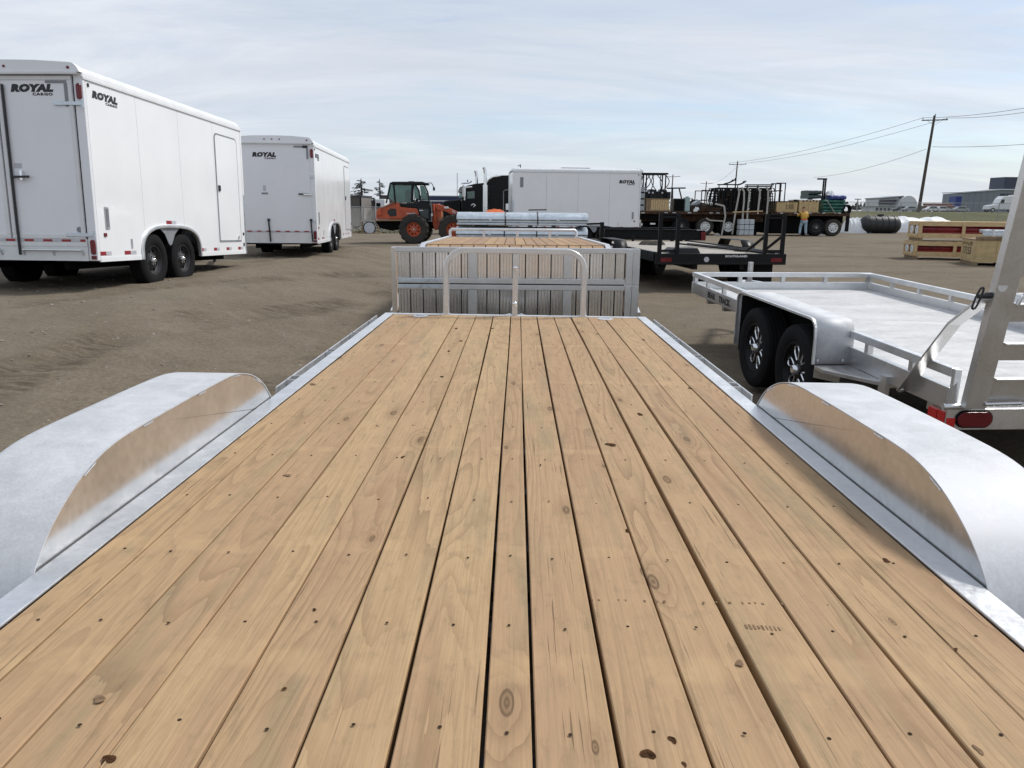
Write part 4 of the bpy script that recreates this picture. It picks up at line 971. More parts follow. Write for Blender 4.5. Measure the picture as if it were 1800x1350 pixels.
    MB().prism([(Wd - .16, -.051), (Wd - .046, -.051), (Wd - .046, -.16)], 2, z(-.012), z(-.002)).build('corner_gusset', 'alu_rail', T)
    MB().prism([(.16, -.051), (.046, -.051), (.046, -.16)], 2, z(-.012), z(-.002)).build('corner_gusset', 'alu_rail', T)
    text('BEAR', .084, 'lettering_black', T, (-.0012, -.62, z(-.203)), TX_LEFT, xs=1.30, off=.004); text('TRACK', .084, 'lettering_black', T, (-.0012, -1.00, z(-.203)), TX_LEFT, xs=1.25, off=.004)
    # undercarriage and tongue
    for h in (-2.62, -3.43): MB().tube([(.0, h, z(-.359)), (Wd, h, z(-.359))], .035, 8).build('axle', 'dark_steel', T)
    for k in range(9): MB().box(.05, Wd - .05, -.5 - k * .53, -.44 - k * .53, z(-.30), z(-.216)).build('cross_member', 'alu_frame', T)
    for s in (-1, 1): MB().bar((Wd / 2 + s * .55, -.1, z(-.27)), (Wd / 2 + s * .03, 1.15, z(-.27)), .06, .10).build('tongue', 'alu_frame', T)
    J = MB().tube([(Wd / 2 - .15, .62, .0), (Wd / 2 - .15, .62, z(.06))], .033, 12).build('jack', 'alu_frame', T, smooth=50)
    MB().tube([(Wd / 2 - .06, .60, z(-.09)), (Wd / 2 + .02, .60, z(-.085)), (Wd / 2 + .05, .60, z(-.11)), (Wd / 2 - .02, .60, z(-.12)), (Wd / 2 - .10, .60, z(-.105))], .008, 6).build('safety_chain', 'bolt_zinc', T)
    # rear bar, lamps
    yb = -Lr - .04
    MB().box(-.05, Wd + .05, yb - .05, yb, z(-.325), z(-.205)).build('rear_bar', 'alu_frame', T, bevel=.004)
    for s, x_ in ((1, .105), (-1, Wd - .105)):
        P = [(x_ + (.055 if math.cos(a) > 0 else -.055) + math.cos(a) * .042, z(-.262) + math.sin(a) * .042) for a in [2 * math.pi * (k + .5) / 24 for k in range(24)]]
        P2 = [(x_ + (.055 if math.cos(a) > 0 else -.055) + math.cos(a) * .049, z(-.262) + math.sin(a) * .049) for a in [2 * math.pi * (k + .5) / 24 for k in range(24)]]
        g = MB().prism(P2, 1, yb - .058, yb - .0505).build('lamp_grommet', 'black_rubber', T)
        MB().prism(P, 1, yb - .066, yb - .0585).build('tail_lamp', 'lens_red', g, bevel=.003)
        MB().box(x_ - s * .152, x_ - s * .105, yb - .056, yb - .0505, z(-.315), z(-.255)).build('reflector', 'reflector_red', T) if s > 0 else MB().box(x_ + .105, x_ + .152, yb - .056, yb - .0505, z(-.315), z(-.255)).build('reflector', 'reflector_red', T)
    MB().box(-.056, -.0505, yb - .04, yb + .02, z(-.30), z(-.225)).build('reflector', 'reflector_red', T)
    MB().box(-.035, -.012, -Lr + .02, -Lr + .10, z(-.30), z(-.24)).build('reflector', 'reflector_red', T)
    # ramp gate, standing up and leaning back a little
    tilt = R(7.5); y0, w0 = -5.06, -.185
    def gp(x, s, q=0.0): return (x, y0 - math.sin(tilt) * s - math.cos(tilt) * q, z(w0) + math.cos(tilt) * s - math.sin(tilt) * q)
    def gbox(x0, x1, s0, s1, q0, q1, name, m='alu_frame', bev=.003):
        vs = [gp(x, s, q) for s in (s0, s1) for x, q in ((x0, q0), (x1, q0), (x1, q1), (x0, q1))]
        return MB().add(vs, [(3, 2, 1, 0), (4, 5, 6, 7), (0, 1, 5, 4), (1, 2, 6, 5), (2, 3, 7, 6), (3, 0, 4, 7)]).build(name, m, T, bevel=bev)
    GH = 1.75
    gbox(.005, .118, 0, GH, -.025, .025, 'gate_stile'); gbox(Wd - .118, Wd - .005, 0, GH, -.025, .025, 'gate_stile')
    gbox(.1195, .134, 0, GH, -.022, -.006, 'gate_stile_flange', 'alu_frame', 0)
    for s0, h in ((.015, .155), (.265, .10), (.475, .10), (.71, .09), (.93, .09), (1.15, .09), (1.37, .09), (1.60, .09)):
        gbox(.1355, Wd - .1195, s0, s0 + h, -.008, -.002, 'gate_rung', 'alu_frame', 0); gbox(.1355, Wd - .1195, s0 + h - .006, s0 + h, -.0015, .03, 'gate_rung_flange', 'alu_rail', 0)
    # hinge ears, rod and latch
    for x_ in (.02, Wd - .02):
        MB().prism([(y0 + .09, z(-.205)), (y0 + .10, z(-.11)), (y0 + .045, z(-.06)), (y0 + .03, z(-.20))], 0, x_ - .035, x_ - .028).build('hinge_ear', 'alu_rail', T)
        MB().tube([(x_ - .10, y0 + .035, z(-.19)), (x_ + .05, y0 + .035, z(-.19))], .016, 10).build('hinge_tube', 'alu_rail', T, smooth=50)
    MB().tube([gp(.10, .03, .03), gp(.30, .035, .03)], .010, 8).build('latch_rod', 'bolt_zinc', T, smooth=50); MB().tube([gp(.30, .035, .03), gp(.42, .02, .03)], .006, 8).build('latch_rod', 'bolt_zinc', T, smooth=50)
    # support arm from the side channel to the stile
    a = Vector((-.035, -4.56, z(-.222))); e = Vector(gp(-.012, .60, .0)); kx = a.lerp(e, .70) + Vector((0, .045, .02)); 
    MB().bar(a, kx, .012, .078, up=(1, 0, 0)).build('support_arm', 'alu_frame', T, bevel=.002)
    MB().bar(kx, e, .016, .078, up=(1, 0, 0)).build('support_arm', 'alu_rail', T, bevel=.002)
    MB().lathe([(.0001, 0), (.022, 0), (.020, -.016), (.0001, -.02)], a + Vector((-.008, 0, .006)), 0, 14).build('pivot_bolt', 'bolt_zinc', T, smooth=40)
    MB().tube([e + Vector((-.05, 0, .01)), e + Vector((.05, -.01, .02))], .014, 10).build('support_pin', 'black_plastic', T)
    MB().lathe([(.0001, 0), (.026, 0), (.026, .018), (.0001, .02)], Vector(gp(.035, .665, .026)), 1, 14).build('pin_boss', 'alu_rail', T, smooth=40)
    c = e + Vector((-.055, -.01, .0)); loop = [c + Vector((math.copysign(abs(math.sin(t_)) ** .6, math.sin(t_)) * .013 + math.cos(t_) * .016, 0, math.cos(t_) * .054)) for t_ in [2 * math.pi * k / 18 for k in range(19)]]
    MB().tube(loop, .0055, 7, cap=False).build('pin_loop', 'black_plastic', T, smooth=60)
    h = [gp(.13, .575, .035), gp(.135, .60, .035), gp(.15, .625, .035), gp(.18, .635, .035), gp(.30, .635, .035)]
    MB().tube(h, .011, 8).build('grab_handle', 'alu_rail', T, smooth=50)
alu_trailer()

# ------------------------------------------------------------------ generic pixel-plane builders for the yard behind
def pbox(u0, v0, u1, v1, y, d, name, m, parent=None, bevel=0.0, zmin=None):
    a = at(u0, v1, y); b = at(u1, v0, y); z0 = a.z if zmin is None else zmin
    o = Vector((0, 0, 0)) if parent is None else parent.location
    return MB().box(a.x - o.x, b.x - o.x, y - o.y, y + d - o.y, z0 - o.z, b.z - o.z).build(name, m, parent, bevel=bevel)
def pprism(pts, y, d, name, m, parent=None, bevel=0.0, smooth=None):
    o = Vector((0, 0, 0)) if parent is None else parent.location
    P = [at(u, v, y) for u, v in pts]; return MB().prism([(p.x - o.x, p.z - o.z) for p in P], 1, y - o.y, y + d - o.y).build(name, m, parent, bevel=bevel, smooth=smooth)
def ptube(pts, y, r, name, m, parent=None, n=6, dy=None):
    o = Vector((0, 0, 0)) if parent is None else parent.location
    return MB().tube([at(p[0], p[1], y + (p[2] if len(p) > 2 else 0)) - o for p in pts], r, n).build(name, m, parent, smooth=60)

def black_trailer():
    T = thing('black_flatbed_trailer', 'black steel trailer with grey timber deck and two upright rear ramps', 'trailer', fmat((3.95, 14.75, 0), R(6)))
    w, zd, L = 1.22, .70, 5.6
    mat('grey_planks', (.36, .33, .29), .85, var=.2, scale=4, stretch=(6, .6, 1), bump=.2)
    for k in range(14):
        a = -w + 2 * w * k / 14; MB().box(a + .004, a + 2 * w / 14 - .004, .12, L, zd - .04, zd).build('deck_board', 'grey_planks', T)
    MB().box(-w - .05, w + .05, -.02, .115, zd - .20, zd + .006).build('rear_beam', 'black_paint', T, bevel=.006)
    MB().box(-w - .04, w + .04, -.024, -.0205, zd - .17, zd - .165).build('weld_line', 'dark_steel', T)
    for s in (-1, 1):
        x0, x1 = sorted((s * w, s * (w + .07))); MB().box(x0, x1, .1155, L, zd - .15, zd + .03).build('side_rail', 'black_paint', T, bevel=.005)
        MB().box(s * (w - .14) - .11, s * (w - .14) + .11, -.028, -.0205, zd - .15, zd - .07).build('tail_lamp', 'lens_red', T, bevel=.004)
        xc = s * (w + .20)
        fd = MB(); 
        pr = [(2.0, .30)] + [(2.9 + math.cos(a) * .85, .45 + min(.42, math.sin(a) * .60)) for a in [math.pi - math.pi * k / 12 for k in range(13)]] + [(3.8, .30)]
        n = len(pr)
        for x_ in (xc - .14, xc + .14): fd.v += [(x_, p[0], p[1]) for p in pr]
        for i in range(n - 1): fd.f.append((i, i + 1, n + i + 1, n + i))
        fo = fd.build('fender', 'black_paint', T, smooth=40); sdm = fo.modifiers.new('thick', 'SOLIDIFY'); sdm.thickness = .006
        for y in (2.5, 3.3): wheel(T, (s * (w + .20), y, .36), .36, .22, s, style='steel', rim_m='dark_steel')
    # upright ramps at both sides of the rear
    for c in (-1.04, 1.02):
        r = MB(); y = .02
        for x_ in (c - .17, c + .17): r.box(x_ - .035, x_ + .035, y - .03, y + .03, zd + .007, zd + .72)
        rp = r.build('ramp', 'black_paint', T, bevel=.004)
        for k in range(5): MB().box(c - .134, c + .134, y - .012, y + .012, zd + .04 + k * .155, zd + .08 + k * .155).build('ramp_rung', 'black_paint', rp) if k in (0, 4) else None
        MB().box(c - .205, c + .205, y - .028, y + .028, zd + .721, zd + .75).build('ramp_top_bar', 'black_paint', rp)
        for x_ in (c - .17, c + .17): MB().bar((x_ + (.0), y + .05, zd + .33), (x_ - .22, y + .34, zd + .03), .05, .04).build('ramp_brace', 'black_paint', rp) if c > 0 else None
    MB().prism([(-1.0, zd + .004), (-.88, zd + .10), (-.42, zd + .10), (-.36, zd + .004)], 1, .16, .60).build('tool_box', 'black_plastic', T)
    for x_ in (.35, .55): MB().bar((x_ - .15, 3.2, zd + .05), (x_ + .55, .15, zd + .02), .05, .035).build('loose_rail', 'black_paint', T)
    P = MB().disc((-.30, -.0225, zd - .10), .05, .006, 1, 16).build('round_plate', 'tape_silver', T)
    text('SOUTHLAND', .050, 'lettering_white', T, (.06, -.0215, zd - .055), TX_REAR, xs=1.45, off=.002)
    # dual wheels and mud flap low at the right rear
    for x_ in (.72, .98): wheel(T, (x_, .95, .36), .36, .24, 1, style='steel', rim_m='dark_steel')
    MB().box(.55, 1.16, .30, .32, .14, zd - .205).build('mud_flap', 'black_rubber', T)
    MB().box(-.5, -.42, .12, L, zd - .30, zd - .045).build('main_beam', 'black_paint', T); MB().box(.42, .5, .12, L, zd - .30, zd - .045).build('main_beam', 'black_paint', T)
    for s in (-1, 1): MB().bar((s * .6, L, .5), (s * .03, L + 1.2, .5), .07, .12).build('tongue', 'black_paint', T)
    for y in (2.5, 3.3): MB().tube([(-1.3, y, .36), (1.3, y, .36)], .04, 8).build('axle', 'black_paint', T)
    MB().tube([(0, L + 1.0, .02), (0, L + 1.0, .8)], .035, 8).build('jack', 'black_paint', T)
black_trailer()

def beam_trailer():
    # long black gooseneck frame lying across the yard, with a dual-wheel axle beside it
    T = thing('gooseneck_trailer_frame', 'long black steel gooseneck frame with deep side beam lying behind the timber decks', 'trailer', (4.2, 22.0, 0))
    a = at(1063, 407, 22); b = at(1241, 405, 22)
    x0, x1 = a.x - 4.2, b.x - 4.2; zt = .97; zb = .67
    m = MB(); m.box(x0, x1, 0, .14, zt - .03, zt); m.box(x0, x1, 0, .14, zb, zb + .03); m.box(x0, x1, .06, .08, zb + .031, zt - .031); m.build('side_beam', 'black_paint', T, bevel=.004)
    m = MB(); m.box(x0, x1, 2.1, 2.24, zt - .03, zt); m.box(x0, x1, 2.1, 2.24, zb, zb + .03); m.box(x0, x1, 2.16, 2.18, zb + .031, zt - .031); m.build('side_beam', 'black_paint', T)
    for k in range(6):
        x = x0 + .1 + (x1 - x0 - .2) * k / 5; MB().box(x - .04, x + .04, .142, 2.098, zb + .06, zt - .06).build('cross_member', 'black_paint', T)
    MB().box(x1 - .13, x1 + .003, -.006, -.001, zb + .02, zt - .06).build('end_reflector', 'lens_red', T)
    MB().box(x1 - .26, x1 - .0, -.008, -.001, zt - .025, zt - .005).build('end_tape', 'tape_silver', T)
    for x in (x0 + .35, x1 - .5): 
        MB().box(x - .05, x + .05, .9, 1.2, 0, zb).build('stand_leg', 'dark_steel', T)
        MB().box(x - .2, x + .2, .0, 2.2, 0 + .0, .06).build('stand_foot', 'pallet_wood', T); MB().box(x - .05, x + .05, .02, .12, .061, zb).build('stand_leg', 'dark_steel', T); MB().box(x - .05, x + .05, 2.12, 2.2, .061, zb).build('stand_leg', 'dark_steel', T)
    MB().box(x0 - .12, x0 - .02, .02, .16, zb - .1, zt + .18).build('king_post', 'black_paint', T); MB().bar((x0 - .6, .1, zt + .12), (x0 - .07, .1, zt + .14), .06, .05).build('coupler_arm', 'black_paint', T); MB().box(x0 - .66, x0 - .58, .05, .15, zt - .08, zt + .18).build('coupler_post', 'black_paint', T)
    A = thing('wheel_axle', 'loose axle with dual dusty tyres lying beside the galvanised bundles', 'axle', (2.55, 18.9, 0), R(-37))
    for x in (-1.02, -.76, .76, 1.02): wheel(A, (x, 0, .40), .40, .235, 1 if x > 0 else -1, style='steel', rim_m='dark_steel', tyre='dusty_rubber')
    MB().tube([(-1.0, 0, .40), (1.0, 0, .40)], .06, 10).build('axle_tube', 'dark_steel', A)
    for x in (-.45, .45): MB().box(x - .05, x + .05, -.5, .5, .47, .53).build('leaf_spring', 'dark_steel', A)
beam_trailer()

def bundles():
    # galvanised trough sections strapped in bundles, stacked on timbers beyond the second deck
    rows = [(1.40, .30, 'top'), (.98, .25, 'middle'), (.62, .25, 'lower'), (.30, .22, 'bottom')]
    x0, x1 = -1.26, 1.66
    labs = ['galvanised steel trough bundle lying topmost on the stack', 'galvanised steel trough bundle second from the top of the stack', 'galvanised steel trough bundle third from the top of the stack', 'galvanised steel trough bundle lowest on the stack']
    zt = [1.42, 1.10, .80, .50]
    for i, (lab, zz) in enumerate(zip(labs, zt)):
        T = thing('trough_bundle', lab, 'steel bundle', (0.2, 17.9, zz - .28), group='stacked galvanised bundles')
        X0, X1 = x0 - .2 - i * .02, x1 - .2
        for j, (ofs, h) in enumerate(((.0, .16), (-.075, .085))):
            n = 14; pr = []
            for k in range(n + 1):
                a = math.pi * k / n; pr.append((-math.cos(a) * .46, .115 + ofs + math.sin(a) ** .6 * (.165 if j == 0 else .15)))
            prof = pr + [(p[0] * .985, p[1] - .012) for p in reversed(pr)]
            if j == 0:
                prof = [(-.47, .13)] + pr + [(.47, .13)] + [(p[0] * .98, p[1] - .012) for p in reversed(pr)]
                MB().prism(prof, 0, X0, X1).build('trough_section', 'galvanised', T, smooth=40)
            else:
                MB().box(X0 + .02, X1 - .01, -.44, .44, .055, .118).build('trough_section', 'galvanised', T, bevel=.012)
                MB().box(X0 + .0, X1 - .03, -.45, .45, .0, .050).build('trough_section', 'galvanised', T, bevel=.012)
        for x in (X0 + 1.08, X0 + 1.80):
            P = [(x, -math.cos(math.pi * k / 12) * .475, .12 + math.sin(math.pi * k / 12) ** .6 * .172) for k in range(13)]
            m = MB(); m.tube([(x, -.475, .0)] + P + [(x, .475, .0)], .014, 6); m.build('strap', 'black_plastic', T)
        for x in (X0 + .75, X0 + 2.25): MB().box(x - .03, x + .03, -.4765, -.462, .105, .14).build('tag', 'cap_white', T)
    T = thing('dunnage_timber', 'pair of timbers carrying the galvanised bundle stack', 'timber', (.2, 17.9, 0))
    for x in (-.9, .9): MB().box(x - .08, x + .08, -.6, .6, 0.0, .219).build('timber', 'pallet_wood', T)
    # folded orange netting and a grey rail lying across the top bundle
    p = at(870, 366, 17.8); m = MB()
    rs = random.Random(4); c = Vector((p.x, 18.05, 1.43))
    m.grid(12, 8, lambda a, b: (c.x - .22 + .44 * a, c.y - .12 + .24 * b, c.z + (.085 * math.sin(a * math.pi) ** .5 * math.sin(b * math.pi) ** .5) * (.7 + .3 * math.sin(a * 21 + b * 9)) - .01))
    tag(m.build('folded_netting', 'orange_fabric', None, smooth=60), 'crumpled orange netting resting on the galvanised bundles', 'netting')
    R_ = thing('grey_rail', 'grey steel rail with black cap lying beyond the orange netting', 'rail', (0, 19.6, 0))
    a = at(922, 374, 19.6); b = at(985, 376, 19.6)
    MB().box(a.x, b.x, 0, .5, 1.30, 1.42).build('rail_body', 'slab_grey', R_, bevel=.01); MB().bar((a.x + .1, .1, 1.47), (a.x + .55, .1, 1.48), .06, .03).build('rail_cap', 'black_plastic', R_)
    for x in (a.x + .15, b.x - .15): MB().box(x - .05, x + .05, .1, .4, 0, 1.298).build('stand_leg', 'dark_steel', R_)
bundles()

# ------------------------------------------------------------------ orange wheel loader
def loader():
    Y = 33.0
    T = thing('wheel_loader', 'orange compact wheel loader with dark green tinted cab and muddy tyres', 'loader', (-4.3, 33.0, 0))
    o = T.location
    X = lambda u: at(u, 400, Y).x - o.x
    Zp = lambda v, u=720: at(u, v, Y).z
    D = 1.75
    # rear body: hood slope, side panel
    pprism([(661, 385), (661, 372), (664, 367), (671, 364), (694, 354), (701, 357), (704, 364), (733, 366.5), (738, 383), (737, 385)], Y + .25, 1.35, 'engine_hood', 'loader_red', T, bevel=.03)
    pprism([(670.5, 364.6), (693, 354.4), (694.5, 355.2), (672, 365.9)], Y + .20, 1.45, 'hood_dust', 'loader_dust', T)
    pprism([(681, 371), (686, 366.5), (696, 367), (697, 379.5), (686, 380.5), (682, 376)], Y + .232, .03, 'side_grille', 'black_plastic', T)
    pprism([(662, 368), (669, 367.4), (671.5, 378), (663, 379)], Y + .18, .10, 'tail_lamp_pod', 'loader_red', T, bevel=.02)
    pprism([(657, 386.2), (735, 385.2), (735, 388.4), (658, 389)], Y + .18, 1.5, 'rear_bumper', 'loader_dust', T, bevel=.02)
    pprism([(659, 389.2), (706, 389), (706, 402), (690, 406), (668, 401)], Y + .35, 1.15, 'counterweight', 'under_black', T, bevel=.05)
    arc = [(728 + 24 * math.cos(R(q)), 408.0 - 24 * math.sin(R(q))) for q in range(20, 161, 14)]
    arc2 = [(728 + 21.6 * math.cos(R(q)), 408.0 - 21.6 * math.sin(R(q))) for q in range(160, 19, -14)]
    for yy in (-.12, 1.42): pprism(arc + arc2, Y + yy, .5, 'mudguard', 'black_plastic', T)
    # cab: floor, pillars, roof, glass, door panel
    pprism([(703, 357.5), (735, 357.5), (738, 352), (754, 353), (757, 386), (742, 388.5), (737.5, 384), (733, 366), (704, 363.5)], Y + .3, 1.15, 'cab_lower', 'cab_black', T, bevel=.03)
    pprism([(684, 321.5), (690, 319.2), (742, 319.2), (750, 322.5), (748, 324.5), (685, 324.5)], Y + .18, 1.4, 'cab_roof', 'cab_black', T, bevel=.04)
    pbox(718, 318.4, 727, 319.6, Y + .7, .3, 'beacon', 'seal_grey', T)
    for yy in (.26, 1.42):
        for pts in (((686, 323), (679.0, 357)), ((692, 323.5), (695, 358)), ((725.5, 323), (724.5, 354)), ((729, 323), (736.5, 335, 0), (739, 352)), ((745, 323), (752, 338), (755, 358))):
            ptube(pts, Y + yy, .035 if pts[0][0] not in (725.5,) else .06, 'cab_pillar', 'cab_black', T)
    for yy in (.275, 1.44):
        pprism([(686, 325), (691.5, 325), (693.5, 356), (680, 344), (681, 342)], Y + yy, .012, 'rear_quarter_glass', 'glass_green', T)
        pprism([(693, 325), (724, 325), (723.5, 355), (696, 357)], Y + yy, .012, 'side_glass', 'glass_green', T)
        pprism([(727.5, 325), (731, 326), (737, 337), (738.5, 349), (728, 349)], Y + yy, .012, 'door_glass', 'glass_green', T)
        pprism([(738, 326.5), (745, 326.5), (751, 340), (753, 352), (740.5, 349)], Y + yy, .012, 'front_quarter_glass', 'glass_green', T)
    pprism([(736, 366.5), (753, 368), (753, 384), (742, 384)], Y + .285, .03, 'door_lower_glass', 'glass_dark', T)
    pbox(737, 369.2, 743.5, 370.6, Y + .27, .02, 'door_decal', 'lettering_white', T)
    # operator seat inside
    pprism([(711, 336), (715, 333), (720, 334), (721, 352), (712, 353)], Y + .65, .45, 'seat', 'black_plastic', T, bevel=.05); pprism([(712, 350), (727, 351), (727, 355.5), (712, 355.5)], Y + .65, .45, 'seat_base', 'black_plastic', T)
    ptube([(742, 351, .3), (737, 346, .3)], Y + .55, .02, 'steering_column', 'black_plastic', T)
    # decals
    for k in range(7): pprism([(714.5 + k * 2.3, 374.2), (716.2 + k * 2.3, 374.3), (716.6 + k * 2.3, 376.6), (714.9 + k * 2.3, 376.5)], Y + .244, .008, 'body_decal', 'tape_silver', T)
    # mirror and work lamp arm
    ptube([(747, 323), (754, 321.5), (759, 322), (761, 326), (762.5, 331)], Y + .15, .018, 'mirror_arm', 'cab_black', T); pbox(761, 329, 764.4, 335, Y + .12, .08, 'mirror', 'cab_black', T, bevel=.01); pbox(748, 321.5, 753, 326, Y + .1, .15, 'work_lamp', 'cab_black', T)
    # front frame, mast and boom, bucket hidden behind the bundles
    pprism([(757, 360), (770, 358), (774, 362), (776, 386), (780, 402), (764, 405), (760, 392)], Y + .5, .75, 'front_frame', 'loader_red', T, bevel=.03)
    for yy in (.42, 1.28):
        pprism([(764, 362), (770, 358.5), (786, 364), (800, 370), (812, 378), (812, 385), (798, 380), (784, 372), (768, 369)], Y + yy, .14, 'boom_arm', 'loader_red', T, bevel=.02)
        ptube([(762, 358), (764, 376), (766, 392)], Y + yy - .05, .05, 'lift_cylinder', 'loader_red', T)
    ptube([(758, 358.5), (759, 372), (758, 390)], Y + .36, .035, 'hydraulic_line', 'seal_grey', T)
    pbox(758, 375.5, 760.6, 380, Y + .3, .1, 'front_lamp', 'cap_white', T); pbox(771, 382, 779, 388.5, Y + .40, .02, 'warning_decal', 'loader_dust', T); pprism([(780, 364), (787, 362.5), (789, 366), (782, 366.6)], Y + .36, .06, 'lamp_bracket', 'cap_white', T)
    for k in range(3): pprism([(795 + k * 2.6, 369.6 + k * 1.5), (796.8 + k * 2.6, 370.4 + k * 1.5), (797.2 + k * 2.6, 374 + k * 1.5), (795.6 + k * 2.6, 373.2 + k * 1.5)], Y + .412, .007, 'arm_decal', 'lettering_white', T)
    pprism([(800, 374), (825, 372), (832, 392), (826, 410), (806, 408), (812, 392)], Y + .0, 1.75, 'bucket', 'dark_steel', T, bevel=.02)
    # drive line
    pprism([(738, 389), (792, 390), (792, 402), (738, 402)], Y + .55, .6, 'chassis', 'under_black', T, bevel=.05)
    # wheels: axis across the machine (y)
    wr = .60
    for u in (727.5, 797):
        for yy, out in ((.12, -1), (1.62, 1)):
            t = wheel(T, (0, 0, 0), wr, .42, 1, rim_r=.29, style='truck', tyre='dusty_rubber', rim_m='loader_red', lugs=16)
            t.rotation_euler = (0, 0, R(-90) if out < 0 else R(90)); p = at(u, 408, Y); t.location = (p.x - o.x, yy, wr)
    for u in (727.5, 797):
        p = at(u, 408, Y); MB().tube([(p.x - o.x, .1, wr), (p.x - o.x, 1.6, wr)], .11, 10).build('axle', 'under_black', T)
loader()

# ------------------------------------------------------------------ black highway tractor behind the loader
def tractor():
    Y = 45.0
    T = thing('semi_tractor', 'black semi truck tractor with tall sleeper and twin chrome exhaust stacks', 'truck', (-1.2, 45.0, 0)); o = T.location
    pprism([(854.5, 375), (854.5, 323), (857, 316), (863, 311), (872, 308.4), (910, 307.6), (914, 307.6), (914, 398), (854.5, 398)], Y + .1, 2.3, 'sleeper', 'tractor_black', T, bevel=.08)
    ptube([(855, 322), (859, 315.5), (867, 311), (880, 309.2)], Y + .06, .045, 'sleeper_trim', 'chrome', T)
    ptube([(885, 372), (885, 336.5), (888, 334), (904, 334)], Y + .085, .03, 'locker_outline', 'seal_grey', T)
    for v0, v1 in ((311.5, 320.3), (339.2, 347.8)): pbox(896, v0, 900.3, v1, Y + .08, .03, 'clearance_light', 'cap_white', T)
    pbox(889, 358, 901.5, 369, Y + .08, .03, 'side_vent', 'chrome', T)
    # cab and hood
    pprism([(811.5, 345), (814, 333), (818, 327), (834, 323), (853.5, 321), (853.5, 398), (812, 398)], Y + .18, 2.1, 'cab', 'tractor_black', T, bevel=.06)
    pprism([(821, 337), (834, 335.5), (834.5, 348.5), (821, 349)], Y + .15, .02, 'side_window', 'glass_green', T)
    pprism([(806.5, 348.5), (807, 341.5), (814, 339), (815, 346)], Y + .14, .02, 'windscreen_side', 'glass_green', T)
    pprism([(805, 336), (808, 329), (815, 326.5), (815, 337.5), (806, 340)], Y + .10, 2.2, 'sun_visor', 'seal_grey', T, bevel=.03)
    ptube([(811, 322.4), (826, 321), (829, 318)], Y + .3, .05, 'air_horn', 'chrome', T); ptube([(817, 329.5), (830, 328.5)], Y + .14, .05, 'rain_gutter', 'chrome', T); ptube([(822, 316), (822.5, 323)], Y + .5, .03, 'horn_bracket', 'black_plastic', T)
    ptube([(814.5, 325), (817, 352)], Y + .05, .055, 'mirror_post', 'chrome', T); pbox(813, 330, 818.5, 346, Y + .02, .12, 'mirror', 'chrome', T, bevel=.02)
    ptube([(803.7, 350), (803.7, 304)], Y + .2, .016, 'antenna', 'wire_dark', T)
    pprism([(778, 357), (781, 353), (810, 350.5), (811, 396), (779, 396)], Y + .35, 1.75, 'hood', 'tractor_black', T, bevel=.08)
    ptube([(828, 361), (832, 358.5), (836, 361), (832, 364)], Y + .16, .05, 'grab_handle', 'chrome', T)
    # stacks
    for u, v0, v1 in ((838, 300, 330.5), (853, 293.8, 325)):
        dy = 0 if u > 840 else 2.35
        a = at(u, v1, Y + dy - .1); b = at(u, v0, Y + dy - .1); m = MB()
        m.tube([(a.x - o.x, Y + dy - .1 - o.y, 1.1), (a.x - o.x, Y + dy - .1 - o.y, b.z - .35)], .095, 16, cap=False)
        m.tube([(a.x - o.x, Y + dy - .1 - o.y, b.z - .35), (a.x - o.x - .015, Y + dy - .1 - o.y, b.z - .12), (a.x - o.x - .09, Y + dy - .1 - o.y, b.z)], .095, 16)
        m.build('exhaust_stack', 'chrome', T, smooth=50)
        m = MB().tube([(a.x - o.x, Y + dy - .1 - o.y, 1.25), (a.x - o.x, Y + dy - .1 - o.y, a.z)], .155, 16).build('heat_shield', 'chrome', T, smooth=50)
    # chassis and wheels
    pprism([(770, 400), (985, 400), (985, 394), (770, 394)], Y + .7, 1.0, 'chassis', 'under_black', T)
    for x in (at(795, 400, Y).x - o.x, at(935, 400, Y).x - o.x, at(972, 400, Y).x - o.x):
        for yy, out in ((.22, -1), (2.2, 1)):
            t = wheel(T, (0, 0, 0), .52, .30, 1, rim_r=.29, style='truck', rim_m='chrome'); t.rotation_euler = (0, 0, R(-90) if out < 0 else R(90)); t.location = (x, yy, .52)
    pbox(855, 385, 905, 398, Y + .05, .7, 'fuel_tank', 'chrome', T, bevel=.15)
    # navy trailer parked further back on the left
    B = thing('navy_trailer', 'long navy trailer with white stripe parked behind the loader', 'trailer', (-6.5, 58.0, 0)); o = B.location
    pbox(735, 345.2, 812, 352.4, 58, 2.5, 'body', 'navy_paint', B, bevel=.02); pbox(735, 343.9, 812, 345.1, 58.05, 2.4, 'roof', 'siding_white', B); pbox(735, 352.5, 812, 353.8, 57.99, .05, 'stripe', 'siding_white', B); pbox(736, 354, 811, 372, 58.02, 2.4, 'lower_body', 'navy_paint', B)
    for u in (745, 760, 800):
        t = wheel(B, (0, 0, 0), .5, .3, 1, rim_r=.28, style='truck'); t.rotation_euler = (0, 0, R(-90)); t.location = (at(u, 380, 58).x - o.x, .2, .5)
        t = wheel(B, (0, 0, 0), .5, .3, 1, rim_r=.28, style='truck'); t.rotation_euler = (0, 0, R(90)); t.location = (at(u, 380, 58).x - o.x, 2.2, .5)
tractor()

